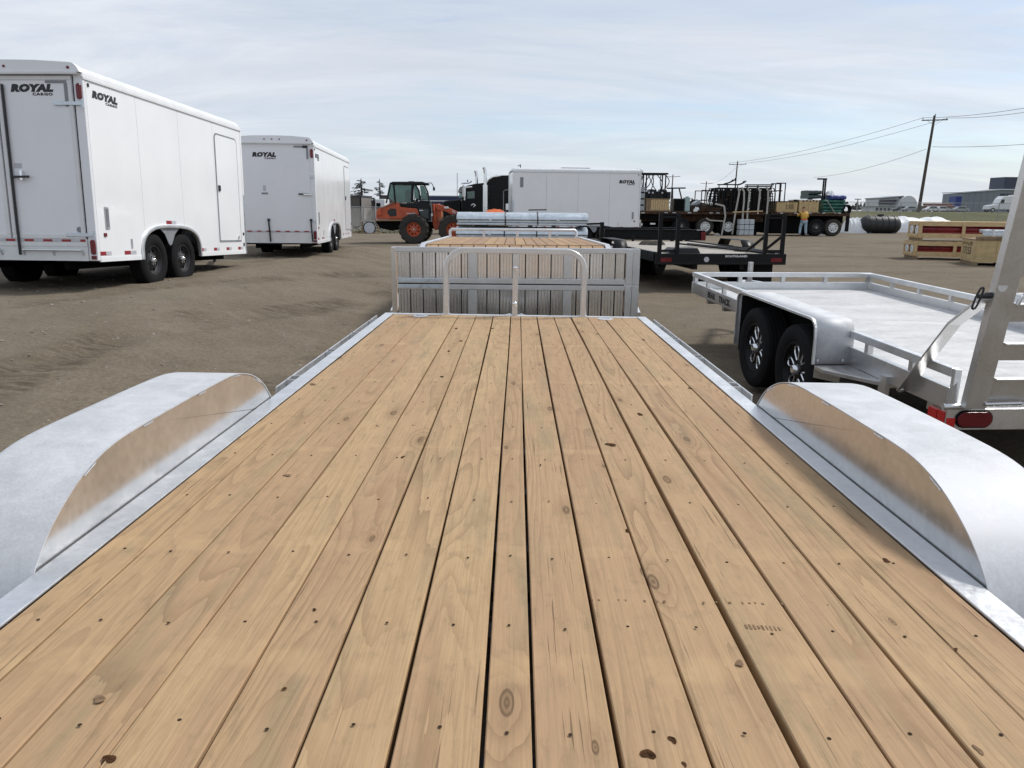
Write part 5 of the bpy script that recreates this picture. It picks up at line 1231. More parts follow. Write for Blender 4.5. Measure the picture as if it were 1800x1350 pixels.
# ------------------------------------------------------------------ loaded flatbed trailers at the far side of the yard
FY = 47.6
def truck_wheels(T, us, Y, v=401.5, r=.51, white=True):
    o = T.location
    for i, u in enumerate(us):
        for yy, out in ((.18, -1), (.52, -1), (1.98, 1), (2.3, 1)):
            t = wheel(T, (0, 0, 0), r, .27, 1, rim_r=.29, style='truck', rim_m='cap_white' if (white and i != 0 and i != 3) else 'dark_steel', tyre='dusty_rubber' if i % 2 else 'black_rubber', n=32)
            t.rotation_euler = (0, 0, R(-90) if out < 0 else R(90)); t.location = (at(u, v, Y).x - o.x, yy, r)
        MB().tube([(at(u, v, Y).x - o.x, .2, r), (at(u, v, Y).x - o.x, 2.3, r)], .07, 8).build('axle', 'under_black', T)
def flatbeds():
    Y = FY
    T = thing('flatbed_semi_trailer', 'rusty flatbed trailer carrying hose racks, slatted crate and black cages', 'trailer', (10.5, Y, 0)); o = T.location
    a = at(1117, 371, Y); b = at(1352, 371, Y); x0, x1 = a.x - o.x, b.x - o.x
    n = 18
    for k in range(n): MB().box(x0 + (x1 - x0) * k / n + .004, x0 + (x1 - x0) * (k + 1) / n - .004, .06, 2.5, 1.345, 1.395).build('deck_plank', 'dirty_deck', T)
    MB().box(x0, x1, .0, .058, 1.24, 1.40).build('side_rail', 'rusty_steel', T); MB().box(x0, x1, 2.502, 2.56, 1.24, 1.40).build('side_rail', 'rusty_steel', T)
    for yy in (.7, 1.75): MB().box(x0 + .1, x1 - .1, yy, yy + .14, .80, 1.343).build('main_beam', 'rusty_steel', T)
    for k in range(12): MB().box(x0 + .2 + (x1 - x0 - .4) * k / 11 - .04, x0 + .2 + (x1 - x0 - .4) * k / 11 + .04, .06, 2.5, 1.24, 1.34).build('cross_member', 'under_black', T)
    for u in (1130, 1171, 1185, 1212, 1250, 1262): pbox(u - 3, 373.2, u + 3, 375.0, Y - .012, .010, 'side_tape', 'tape_silver', T)
    pbox(1121, 386, 1127, 402, Y - .06, .06, 'mud_flap', 'strap_grey', T); pbox(1127, 392.5, 1129.5, 396.5, Y - .07, .05, 'marker_lamp', 'cap_white', T); pbox(1143, 392, 1152, 394.6, Y - .05, .05, 'step_bar', 'cap_white', T); pbox(1118, 378, 1190, 386, Y + .2, 1.8, 'rear_frame', 'under_black', T)
    ptube([(1241, 383.5), (1248, 387.5), (1272, 389)], Y - .04, .05, 'fender_bar', 'strap_grey', T)
    truck_wheels(T, (1198, 1240, 1281), Y)
    for u0, u1, v0, v1, yy in ((1130, 1190, 379, 404, .9), (1204, 1230, 379, 400, .8), (1249, 1275, 379, 398, .9), (1290, 1352, 378, 408, .9)): pbox(u0, v0, u1, v1, Y + yy, .8, 'under_deck_shade', 'under_black', T, bevel=.03)  # added black boxes stand in for the deep shade under the deck
    MB().box(x1 - 2.2, x1 - .5, .5, 2.0, .02, .75).build('landing_gear_box', 'under_black', T)
    T2_ = thing('flatbed_semi_trailer', 'dark flatbed trailer carrying pale crates and green tarpaulins beside the person', 'trailer', (17.5, Y + .1, 0)); o = T2_.location; Yb = Y + .1
    a = at(1356, 374, Yb); b = at(1494, 376, Yb); x0, x1 = a.x - o.x, b.x - o.x; n = 12
    for k in range(n): MB().box(x0 + (x1 - x0) * k / n + .004, x0 + (x1 - x0) * (k + 1) / n - .004, .06, 2.5, 1.325, 1.375).build('deck_plank', 'dirty_deck', T2_)
    MB().box(x0, x1, 0, .058, 1.20, 1.38).build('side_rail', 'rusty_steel', T2_); MB().box(x0, x1, 2.502, 2.56, 1.20, 1.38).build('side_rail', 'rusty_steel', T2_)
    for yy in (.7, 1.75): MB().box(x0 + .1, x1 - .1, yy, yy + .14, .75, 1.323).build('main_beam', 'under_black', T2_)
    MB().box(x0 + .1, x1 - 2.7, .25, 2.3, .12, 1.15).build('tool_locker', 'under_black', T2_, bevel=.02)
    for u in (1374, 1399, 1424, 1448, 1476): pbox(u - 2.5, 373.8, u + 2.5, 375.4, Yb - .012, .010, 'side_tape', 'tape_silver', T2_)
    pbox(1485, 380, 1494, 407, Yb + .1, .06, 'mud_flap', 'black_rubber', T2_); truck_wheels(T2_, (1436, 1465.5), Yb, 401)
    MB().tube([(x1 - .15 + .25 * math.cos(t), .1 + k * .12, 1.60 + .24 * math.sin(t)) for k in range(4) for t in [2 * math.pi * q / 10 for q in range(10)]], .06, 6).build('hose_coil', 'black_rubber', T2_)
    z1, z2 = 1.396, 1.376
    def load(name, label, cat, u0, v0, u1, v1, m, d=2.0, y=None, bev=.03, group=None, zmin=None):
        y = Y + .12 if y is None else y; p = at(u0, v1, y); q = at(u1, v0, y); c = (p.x + q.x) / 2; zb = zmin if zmin is not None else p.z
        E = thing(name, label, cat, (c, y, zb)); return E, p.x - c, q.x - c, q.z - zb, d
    # grey stacked steps at the rear
    E, a, b, h, d = load('stacked_slabs', 'grey slabs stacked like steps at the end of the rusty flatbed', 'slabs', 1121.5, 327, 1134, 371, 'slab_grey', .5, zmin=z1)
    for k in range(4): MB().box(a - k * .0, b, 0, .5, h * k / 4 + .02, h * (k + 1) / 4 - .06).build('slab', 'slab_grey', E, bevel=.02); 
    for k in range(4): MB().box(a + .03, b - .03, .03, .47, h * k / 4 - (.0 if k == 0 else .06), h * k / 4 + .02).build('spacer', 'under_black', E)
    # slatted crate
    E, a, b, h, d = load('slatted_crate', 'brown slatted wooden crate on the rusty flatbed under black machinery', 'crate', 1135.5, 349, 1177, 371, 'crate_pine', 1.6, zmin=z1)
    n = 10
    for k in range(n): MB().box(a + (b - a) * k / n + .01, a + (b - a) * (k + 1) / n - .012, 0, .03, .08, h - .06).build('slat', 'pallet_wood' if k in (0, 1) else 'crate_pine', E)
    MB().box(a, b, .031, 1.6, .0, h - .061).build('crate_core', 'pallet_wood', E); MB().box(a - .03, b + .03, -.02, 1.62, h - .06, h).build('crate_lid', 'pallet_wood', E); MB().box(a - .02, b + .02, -.02, .0, 0, .078).build('crate_sill', 'pallet_wood', E)
    zc = z1 + h
    # machinery on the crate with a hose rack above
    E, a, b, h, d = load('hose_machine', 'black pump machinery with dangling hoses on a tall rack above the slatted crate', 'machine', 1136, 331, 1180, 348.5, 'black_plastic', 1.2, zmin=zc)
    rs = random.Random(2)
    for k in range(7):
        x = a + (b - a) * (k + .5) / 7; MB().box(x - .11, x + .11, rs.uniform(0, .2), rs.uniform(.7, 1.2), 0, h * rs.uniform(.65, 1.0)).build('pump_block', 'cab_black', E, bevel=.03)
    for x in (a + .15, a + .38, a + .95): MB().lathe([(.0001, 0), (.06, 0), (.05, -.02), (.0001, -.025)], (x, -.005, h * .55), 1, 12).build('gauge', 'tape_silver', E)
    top = at(1150, 306.5, Y).z - zc; xr0 = at(1128, 306, Y).x - E.location.x; xr1 = at(1176, 306, Y).x - E.location.x
    xp = [at(1137, 320, Y).x - E.location.x, at(1171, 320, Y).x - E.location.x]
    for x in xp:
        for yy in (.05, 1.1): MB().box(x - .035, x + .035, yy, yy + .07, .0, top).build('rack_post', 'black_paint', E)
    for yy in (.05, 1.1): MB().box(xr0, xr1, yy, yy + .07, top, top + .10).build('rack_bar', 'black_paint', E)
    for i in range(8):
        x = xp[0] - .2 + i * .19; P = [(x + .10 * math.sin(i + t * 3.0) + (.22 if i % 2 else -.15) * math.sin(t * math.pi), .15 + .08 * (i % 4), top - t * (top - h * .8)) for t in [k / 9 for k in range(10)]]
        MB().tube(P, .028, 6).build('hose', 'black_rubber', E, smooth=60)
    # small black box and pale cabinet
    E, a, b, h, d = load('black_tool_box', 'black box with bent steel bar rising above it on the rusty flatbed', 'box', 1184, 349, 1203, 371, 'black_plastic', 1.0, zmin=z1)
    MB().box(a, b, 0, 1.0, 0, h).build('box_body', 'cab_black', E, bevel=.02); MB().box(a + .02, b - .02, -.012, -.001, .05, h - .08).build('box_door', 'under_black', E)
    c = E.location; L_ = lambda u, v, yy=.3: at(u, v, Y + .12 + yy) - c
    MB().bar(L_(1172, 331), L_(1205, 330.5), .08, .08).build('top_bar', 'black_paint', E); MB().bar(L_(1182, 331), L_(1182, 349), .08, .08).build('bar_post', 'black_paint', E); MB().bar(L_(1194, 332), L_(1198, 349), .07, .07).build('bar_post', 'black_paint', E)
    E, a, b, h, d = load('pale_cabinet', 'pale green steel cabinet standing on the rusty flatbed', 'cabinet', 1203.5, 347, 1213.5, 371, 'cabinet_green', .6, zmin=z1)
    MB().box(a, b, 0, .6, 0, h).build('cabinet_body', 'cabinet_green', E, bevel=.02); MB().box(a + .04, b - .05, -.01, -.001, .06, h - .06).build('cabinet_door', 'cabinet_green', E); MB().box(a + .08, a + .22, .1, .3, h, h + .05).build('cabinet_cap', 'under_black', E)
    # dark tarp heap with a blue-grey lid and a scrap of white plastic
    def heap(name, label, cat, u0, v0, u1, v1, m, d, seed, zmin, y=None, rough=.25, flat=.5):
        E, a, b, h, d = load(name, label, cat, u0, v0, u1, v1, m, d, zmin=zmin, y=y)
        rs = random.Random(seed); ph = [rs.uniform(0, 6) for _ in range(6)]
        def fn(s, t):
            e = (math.sin(s * math.pi) ** flat) * (math.sin(t * math.pi) ** .3) if 0 < s < 1 and 0 < t < 1 else 0
            w = 1 - rough + rough * (.5 + .5 * math.sin(s * 11 + ph[0]) * math.sin(t * 7 + ph[1])) + rough * .5 * math.sin(s * 23 + ph[2] + t * 9)
            return (a + (b - a) * s, d * t, max(0, h * e * w))
        MB().grid(30, 14, fn).build('heap_cover', m, E, smooth=50); MB().box(a + .05, b - .05, .05, d - .05, 0.0, .03).build('heap_base', 'under_black', E); return E
    heap('tarp_heap', 'dark brown tarpaulin heap on the rusty flatbed before the black cages', 'tarpaulin', 1212, 356.5, 1262, 371, 'tarp_black', 1.8, 3, z1, rough=.15, flat=.3)
    E, a, b, h, d = load('blue_grey_lid', 'blue grey plastic lid lying on the dark tarpaulin heap', 'lid', 1220.5, 353, 1234, 360, 'slab_grey', .8, zmin=z1 + .34)
    MB().prism([(a, 0), (b, 0), (b, h), (b - .1, h + .03), (a + .1, h * .6)], 1, 0.4, 1.2).build('lid_shell', 'slab_grey', E, bevel=.02); MB().box(a + .05, b - .05, .45, 1.15, -.06, -.001).build('lid_rim', 'slab_grey', E)
    heap('plastic_scrap', 'scrap of white plastic hanging at the flatbed edge by the dark heap', 'plastic sheet', 1219, 364, 1232.5, 376, 'plastic_white', .35, 8, z1, y=Y + .01, rough=.5, flat=.5)
    E, a, b, h, d = load('timber_stack', 'dark brown timbers stacked in layers along the rusty flatbed edge', 'timber', 1226, 365, 1270, 371, 'pallet_wood', .6, zmin=z1, y=Y + .02)
    for r_ in range(4):
        for k in range(2): MB().box(a + .06 * r_, b - .05 * ((r_ * 3) % 4), -.10 + k * .1, -.015 + k * .1, .001 + r_ * .062, .056 + r_ * .062).build('timber', 'rusty_steel' if r_ % 2 else 'tarp_black', E)
    E, a, b, h, d = load('pump_skid', 'black pump skid with upright pipes between pale cabinet and black cages', 'machine', 1205, 344, 1228, 371, 'cab_black', 1.0, zmin=z1, y=Y + 1.9)
    MB().box(a, b, 0, .6, 0, h * .45).build('pump_body', 'cab_black', E, bevel=.04)
    for k in range(5): x = a + .08 + (b - a - .16) * k / 4; MB().tube([(x, .2, h * .45), (x + .03, .2, h * (.7 + .07 * (k % 3)))], .04, 6).build('upright_pipe', 'black_paint', E)
    # open rack frame left of the cages
    E, a, b, h, d = load('steel_rack', 'thin open steel rack frame standing left of the strapped black cages', 'rack', 1231, 334, 1256, 371, 'black_paint', 1.8, zmin=z1)
    for yy in (.0, 1.7):
        for x in (a, b - .05): MB().box(x, x + .05, yy, yy + .05, .0, h).build('rack_post', 'black_paint', E)
        for zz in (h - .05, h - .62): MB().box(a + .051, b - .051, yy, yy + .045, zz, zz + .05).build('rack_bar', 'black_paint', E)
    # strapped black cages
    E, a, b, h, d = load('strapped_cages', 'bundle of black steel cages tied down with long grey straps', 'cages', 1255, 329, 1364, 371, 'black_paint', 2.2, zmin=z1)
    nx = 34
    for k in range(nx + 1):
        x = a + (b - a) * k / nx; lean = .06 * math.sin(k * 1.7)
        edge = k < 3 or k > nx - 3
        for yy in ((.0, .5, 1.1, 2.1) if not edge else (.0, 1.1, 2.1)):
            P = [(x, yy, 0), (x + (lean if not edge else 0), yy, h * .3), (x + lean + (.06 if k < 3 else -.06 if k > nx - 3 else 0), yy, h * .75), (x + lean + (.18 if k < 3 else -.18 if k > nx - 3 else .0), yy, h * .96)]
            MB().tube(P, .030 if not edge else .034, 5).build('cage_upright', 'black_paint', E, smooth=60)
    for j in range(9):
        zz = .12 + h * .86 * j / 8
        for yy in (.03, .6, 1.3, 2.05): MB().box(a + .10, b - .10, yy, yy + .035, zz, zz + .04).build('cage_bar', 'black_paint', E)
    for i in range(14):
        x = a + .40 + (b - a - .8) * i / 13; MB().box(x - .125, x + .125, .25 + .2 * (i % 3), .31 + .2 * (i % 3), .02, h * (.80 + .13 * ((i * 7) % 5) / 4)).build('cage_panel', 'cab_black' if i % 3 else 'tarp_black', E)
    for i in range(13):
        x = a + .3 + (b - a - .6) * rs.random(); zz = h * rs.uniform(.1, .85); MB().box(x - .08, x + .08, -.02, .02, zz, zz + .05).build('cage_bracket', 'rusty_steel', E)
    for u0, u1, v in ((1261, 1300, 324.5), (1310, 1360, 325), (1309, 1358, 328)): 
        c = E.location; p = at(u0, v, Y + .3) - c; q = at(u1, v, Y + .3) - c; MB().bar(p, q, .07, .07).build('top_rail', 'black_paint', E)
        for f in (.08, .45, .92): pp = p.lerp(q, f); MB().bar(pp, Vector((pp.x, pp.y, h * .9)), .05, .05).build('top_post', 'black_paint', E)
    for cx, cv, r_, turns in ((1283, 318, .36, 2), (1304, 321, .24, 3)):
        p = at(cx, cv, Y + .4) - E.location; P = [p + Vector((math.cos(t) * r_ * (1 - .03 * t), .1 * math.sin(t * .7), -abs(math.sin(t * .5)) * r_ * .9 + r_ * .4)) for t in [k * .35 for k in range(int(turns * 18))]]
        MB().tube(P, .035, 6).build('hose_coil', 'black_rubber', E, smooth=60)
    for pts in (((1298, 331), (1299.5, 338), (1297, 352), (1293, 372), (1289, 398), (1287, 412)), ((1304, 329), (1308, 337), (1308, 352), (1306, 372), (1305, 396)), ((1314, 331), (1317.5, 337), (1316, 355), (1314, 372), (1313, 398)),
                ((1333, 330), (1336, 337), (1334.5, 352), (1332, 376)), ((1347, 329), (1350.5, 336), (1350, 352), (1348, 374), (1348, 410)), ((1257, 358), (1273, 362), (1275, 380), (1271, 400), (1268, 415))):
        P = [at(u, v, Y - .06) - E.location for u, v in pts]; m = MB()
        for p, q in zip(P[:-1], P[1:]): m.bar(p, q, .10, .012, up=(0, 1, 0))
        m.build('strap', 'strap_grey', E)
    MB().bar(at(1288, 373, Y - .1) - E.location, at(1341, 371, Y - .1) - E.location, .05, .06).build('winch_bar', 'crate_pine', E)
    # rack frame right of the cages
    E, a, b, h, d = load('steel_rack', 'open steel T-shaped rack standing on the pale marked crate', 'rack', 1363, 323, 1382, 350, 'black_paint', 1.2, y=Yb + .6, zmin=z2 + .60)
    for x in (a + .26, b - .05): MB().box(x, x + .05, 0, .05, 0, h).build('rack_post', 'black_paint', E); MB().box(x, x + .05, 1.0, 1.05, 0, h).build('rack_post', 'black_paint', E)
    for yy in (0, 1.0): MB().box(a, b, yy, yy + .05, h, h + .06).build('rack_bar', 'black_paint', E); MB().box(a - .1, b - .2, yy - .03, yy - .002, h - .45, h - .39).build('rack_bar', 'black_paint', E)
    # pale crates
    for (u0, v0, u1, v1, lab, seed) in ((1364, 354, 1402.5, 371.5, 'pale plywood crate with black marker scrawl on the dark flatbed', 1), (1403.5, 351, 1440, 371.5, 'pale timber crate with white lid behind the person in the vest', 2)):
        E, a, b, h, d = load('shipping_crate', lab, 'crate', u0, v0, u1, v1, 'plywood', 1.9, y=Yb + .15, zmin=z2)
        n = 4
        for k in range(n): MB().box(a + (b - a) * k / n + .003, a + (b - a) * (k + 1) / n - .003, 0, .02, .05, h - .05).build('side_panel', 'plywood', E)
        MB().box(a, b, .021, 1.9, .05, h - .051).build('crate_core', 'plywood', E); MB().box(a - .02, b + .02, -.02, 1.92, h - .05, h).build('crate_lid', 'cap_white' if seed == 2 else 'rusty_steel', E)
        for x in (a + .02, (a + b) / 2, b - .12): MB().box(x, x + .10, -.022, -.001, .05, h - .051).build('batten', 'crate_pine', E)
        MB().box(a + .05, b - .05, 0, 1.9, 0, .049).build('skid', 'pallet_wood', E)
        if seed == 1:
            m = MB(); rs2 = random.Random(3)
            for k in range(9):
                x = (a + b) / 2 - .05 + k * .055; m.bar((x, -.024, h * .35 + rs2.uniform(-.03, .03)), (x + rs2.uniform(-.03, .04), -.024, h * .75 + rs2.uniform(-.05, .05)), .006, .018, up=(0, 1, 0))
            m.build('marker_scrawl', 'lettering_black', E)
        else:
            for k in range(5): MB().disc((a + .25 + k * .2, -.021, h - .09 + .03 * (k % 2)), .045, .02, 1, 10).build('lid_hole', 'under_black', E)
    for k, (u0, v0, u1, v1) in enumerate(((1372, 350.5, 1395, 354), (1398, 349.5, 1420, 352))):
        lab = ('rusty angle irons lying on the scrawled pale crate', 'dark steel rods lying across the white crate lid')[k]
        E, a, b, h, d = load('loose_steel', lab, 'steel', u0, v0, u1, v1, 'rusty_steel', .9, y=Yb + .25, zmin=z2 + (.60 if k == 0 else .70))
        for j in range(4): MB().box(a + .05 * j, b - .04 * (3 - j), .05 + j * .2, .12 + j * .2, 0.0, .06 + .01 * j).build('rod', 'rusty_steel' if k == 0 else 'under_black', E)
    # T-frame, tarps
    E, a, b, h, d = load('steel_rack', 'tall black T-shaped rack post among the green tarpaulins', 'rack', 1432, 316, 1454, 371.5, 'black_paint', 1.2, y=Yb + .8, zmin=z2)
    for x in (a + .36, b - .10): MB().box(x, x + .08, 0, .08, 0, h).build('rack_post', 'black_paint', E)
    MB().box(a, b, -.01, .09, h, h + .09).build('rack_bar', 'black_paint', E); MB().bar((a + .40, -.72, h * .37), (a + .95, -.85, -.05), .11, .03).build('strap', 'strap_grey', E)
    def bundle(name, label, cat, u0, v0, u1, v1, m, zmin, y, d, layers, seed):
        E, a, b, h, dd = load(name, label, cat, u0, v0, u1, v1, m, d, y=y, zmin=zmin); rs = random.Random(seed)
        for k in range(layers):
            ph = rs.uniform(0, 6); z0_ = h * k / layers; z1_ = h * (k + 1) / layers - .012; w = rs.uniform(0, .08)
            def fn(s, t, ph=ph, z0_=z0_, z1_=z1_, w=w):
                ang = t * 2 * math.pi; ex = .35; cy = math.copysign(abs(math.cos(ang)) ** ex, math.cos(ang)); cz = math.copysign(abs(math.sin(ang)) ** ex, math.sin(ang))
                return (a + w + (b - a - 2 * w) * s, d / 2 + d / 2 * cy + .03 * math.sin(s * 14 + ph), (z0_ + z1_) / 2 + (z1_ - z0_) / 2 * cz * (1 + .10 * math.sin(s * 17 + ph)))
            mb = MB().grid(20, 25, fn); n = 25
            mb.f.append(tuple(range(24))); mb.f.append(tuple(19 * 25 + i for i in range(24))); mb.build('folded_layer', m, E, smooth=60)
        return E
    bundle('tarp_bundle', 'green tarpaulin bundle folded in layers at the end of the dark flatbed', 'tarpaulin', 1446, 351, 1488, 370, 'tarp_green', z2 + .04, Yb + .1, 1.9, 4, 1)
    bundle('tarp_bundle', 'blue tarpaulin folded on top of the green bundle', 'tarpaulin', 1459, 343.2, 1491, 350.8, 'tarp_blue', at(1460, 350.9, Yb).z, Yb + .05, 1.7, 1, 2)
    bundle('tarp_bundle', 'dark grey green tarpaulin roll propped beside the tall rack post', 'tarpaulin', 1420, 334.5, 1446, 348.5, 'tarp_dark', at(1420, 348.7, Yb).z, Yb + .5, 1.4, 2, 3)
    heap('plastic_scrap', 'scrap of clear white plastic on top of the blue tarpaulin', 'plastic sheet', 1455, 335, 1470, 343, 'plastic_white', .8, 9, at(1460, 343.0, Yb).z, y=Yb + .4, rough=.4)
    # stacked pale blocks on the ground under the cages
    E, a, b, h, d = load('block_stack', 'pale grey blocks stacked on the ground under the strapped cages', 'blocks', 1299, 385, 1327, 413, 'block_pale', 1.0, y=Y - .75, zmin=0.0)
    for r_ in range(3):
        for k in range(3):
            w = (b - a) / 3; MB().box(a + w * k + .01, a + w * (k + 1) - .012, .0, .6, .06 + (h - .06) * r_ / 3, (h - .06) * (r_ + 1) / 3 + .03).build('block', 'block_pale', E, bevel=.015)
    MB().box(a, b, 0, .6, 0, .055).build('pallet', 'pallet_wood', E)
    for u, v, lab in ((1260, 414, 'pale wheel chock on the dirt before the second flatbed wheel'), (1444, 413.5, 'pale wheel chock on the dirt behind the person')):
        p = at(u, v, FY - .25); MBc = MB().prism([(-.2, 0), (.2, 0), (.12, .10), (0, .15), (-.12, .09)], 1, -.1, .1).build('wheel_chock', 'strap_grey', None, bevel=.02); MBc.location = (p.x, FY - .25, 0); tag(MBc, lab, 'chock')
flatbeds()

# ------------------------------------------------------------------ person at the flatbed
def person():
    p = at(1411, 415, 46.9); T = thing('person', 'person in orange and yellow safety vest and jeans reaching to the flatbed load', 'person', (p.x, 46.9, 0), R(0))
    def skin(name, J, E, m, parent, root=0, sub=2):
        me = bpy.data.meshes.new(name); me.from_pydata([j[0] for j in J], E, []); ob = bpy.data.objects.new(name, me); COL.objects.link(ob)
        sk = ob.modifiers.new('skin', 'SKIN'); sk.use_smooth_shade = True
        for i, j in enumerate(J):
            r = j[1]; me.skin_vertices[0].data[i].radius = r if isinstance(r, tuple) else (r, r); me.skin_vertices[0].data[i].use_root = (i == root)
        sb = ob.modifiers.new('sub', 'SUBSURF'); sb.levels = sub; sb.render_levels = sub
        me.materials.append(MATS[m]); ob.parent = parent; return ob
    # facing +y (away from the camera), leaning in, right leg stepping back
    J = [((0, 0, .96), (.15, .11)), ((0, .05, 1.15), (.13, .10)), ((0, .12, 1.36), (.17, .11)), ((0, .16, 1.46), (.07, .06)), ((0, .20, 1.55), (.055, .06)), ((0, .23, 1.64), (.085, .10)), ((0, .23, 1.73), (.07, .085)),
         ((-.10, 0, .90), .10), ((-.16, .10, .50), .065), ((-.20, .0, .09), .045), ((-.21, .16, .05), .04), ((.10, 0, .90), .10), ((.13, .02, .50), .065), ((.16, -.06, .09), .045), ((.17, .10, .05), .04),
         ((-.20, .15, 1.40), .06), ((-.27, .28, 1.18), .048), ((-.22, .50, 1.28), .038), ((-.20, .58, 1.32), (.035, .025)), ((.20, .15, 1.40), .06), ((.30, .22, 1.16), .048), ((.28, .42, 1.05), .038), ((.27, .50, 1.03), (.035, .025)),
         ((-.185, .655, 1.345), .011), ((-.205, .66, 1.35), .011), ((-.225, .655, 1.35), .010), ((-.24, .64, 1.345), .009), ((-.165, .62, 1.345), .011), ((.255, .575, 1.02), .011), ((.275, .58, 1.02), .011), ((.295, .575, 1.02), .010), ((.31, .56, 1.02), .009), ((.235, .535, 1.04), .011)]
    E = [(0, 1), (1, 2), (2, 3), (3, 4), (4, 5), (5, 6), (0, 7), (7, 8), (8, 9), (9, 10), (0, 11), (11, 12), (12, 13), (13, 14), (2, 15), (15, 16), (16, 17), (17, 18), (2, 19), (19, 20), (20, 21), (21, 22)] + [(18, k) for k in range(23, 28)] + [(22, k) for k in range(28, 33)]
    B = skin('body', J, E, 'skin', T)
    JJ = [((0, 0, .95), (.19, .15)), ((0, .05, 1.13), (.20, .16)), ((0, .11, 1.34), (.24, .175)), ((0, .15, 1.46), (.12, .105)), ((-.20, .15, 1.40), .075), ((-.27, .28, 1.18), .060), ((-.225, .48, 1.27), .050), ((.20, .15, 1.40), .075), ((.30, .22, 1.16), .060), ((.28, .40, 1.06), .050)]
    skin('jacket', JJ, [(0, 1), (1, 2), (2, 3), (2, 4), (4, 5), (5, 6), (2, 7), (7, 8), (8, 9)], 'vest_yellow', T)
    skin('vest_hem', [((0, .0, .90), (.21, .165)), ((0, .02, 1.04), (.215, .17))], [(0, 1)], 'vest_orange', T)
    skin('trousers', [((0, 0, .93), (.155, .12)), ((-.10, 0, .86), .112), ((-.16, .10, .50), .085), ((-.20, .01, .12), .070), ((.10, 0, .86), .112), ((.13, .02, .50), .085), ((.16, -.05, .12), .070)], [(0, 1), (1, 2), (2, 3), (0, 4), (4, 5), (5, 6)], 'denim', T)
    for s, x, y in ((-1, -.20, .0), (1, .16, -.06)): skin('boot', [((x, y - .02, .09), (.055, .06)), ((x, y + .0, .045), (.055, .045)), ((x + s * .0, y + .17, .04), (.05, .038))], [(0, 1), (1, 2)], 'boots', T)
    skin('hair', [((0, .205, 1.66), (.093, .105)), ((0, .215, 1.745), (.082, .095))], [(0, 1)], 'hair', T)
    for s in (-1, 1): MB().lathe([(.0001, -.012), (.02, -.01), (.028, 0), (.02, .01), (.0001, .012)], (s * .094, .24, 1.63), 0, 8).build('ear', 'skin', B)
person()

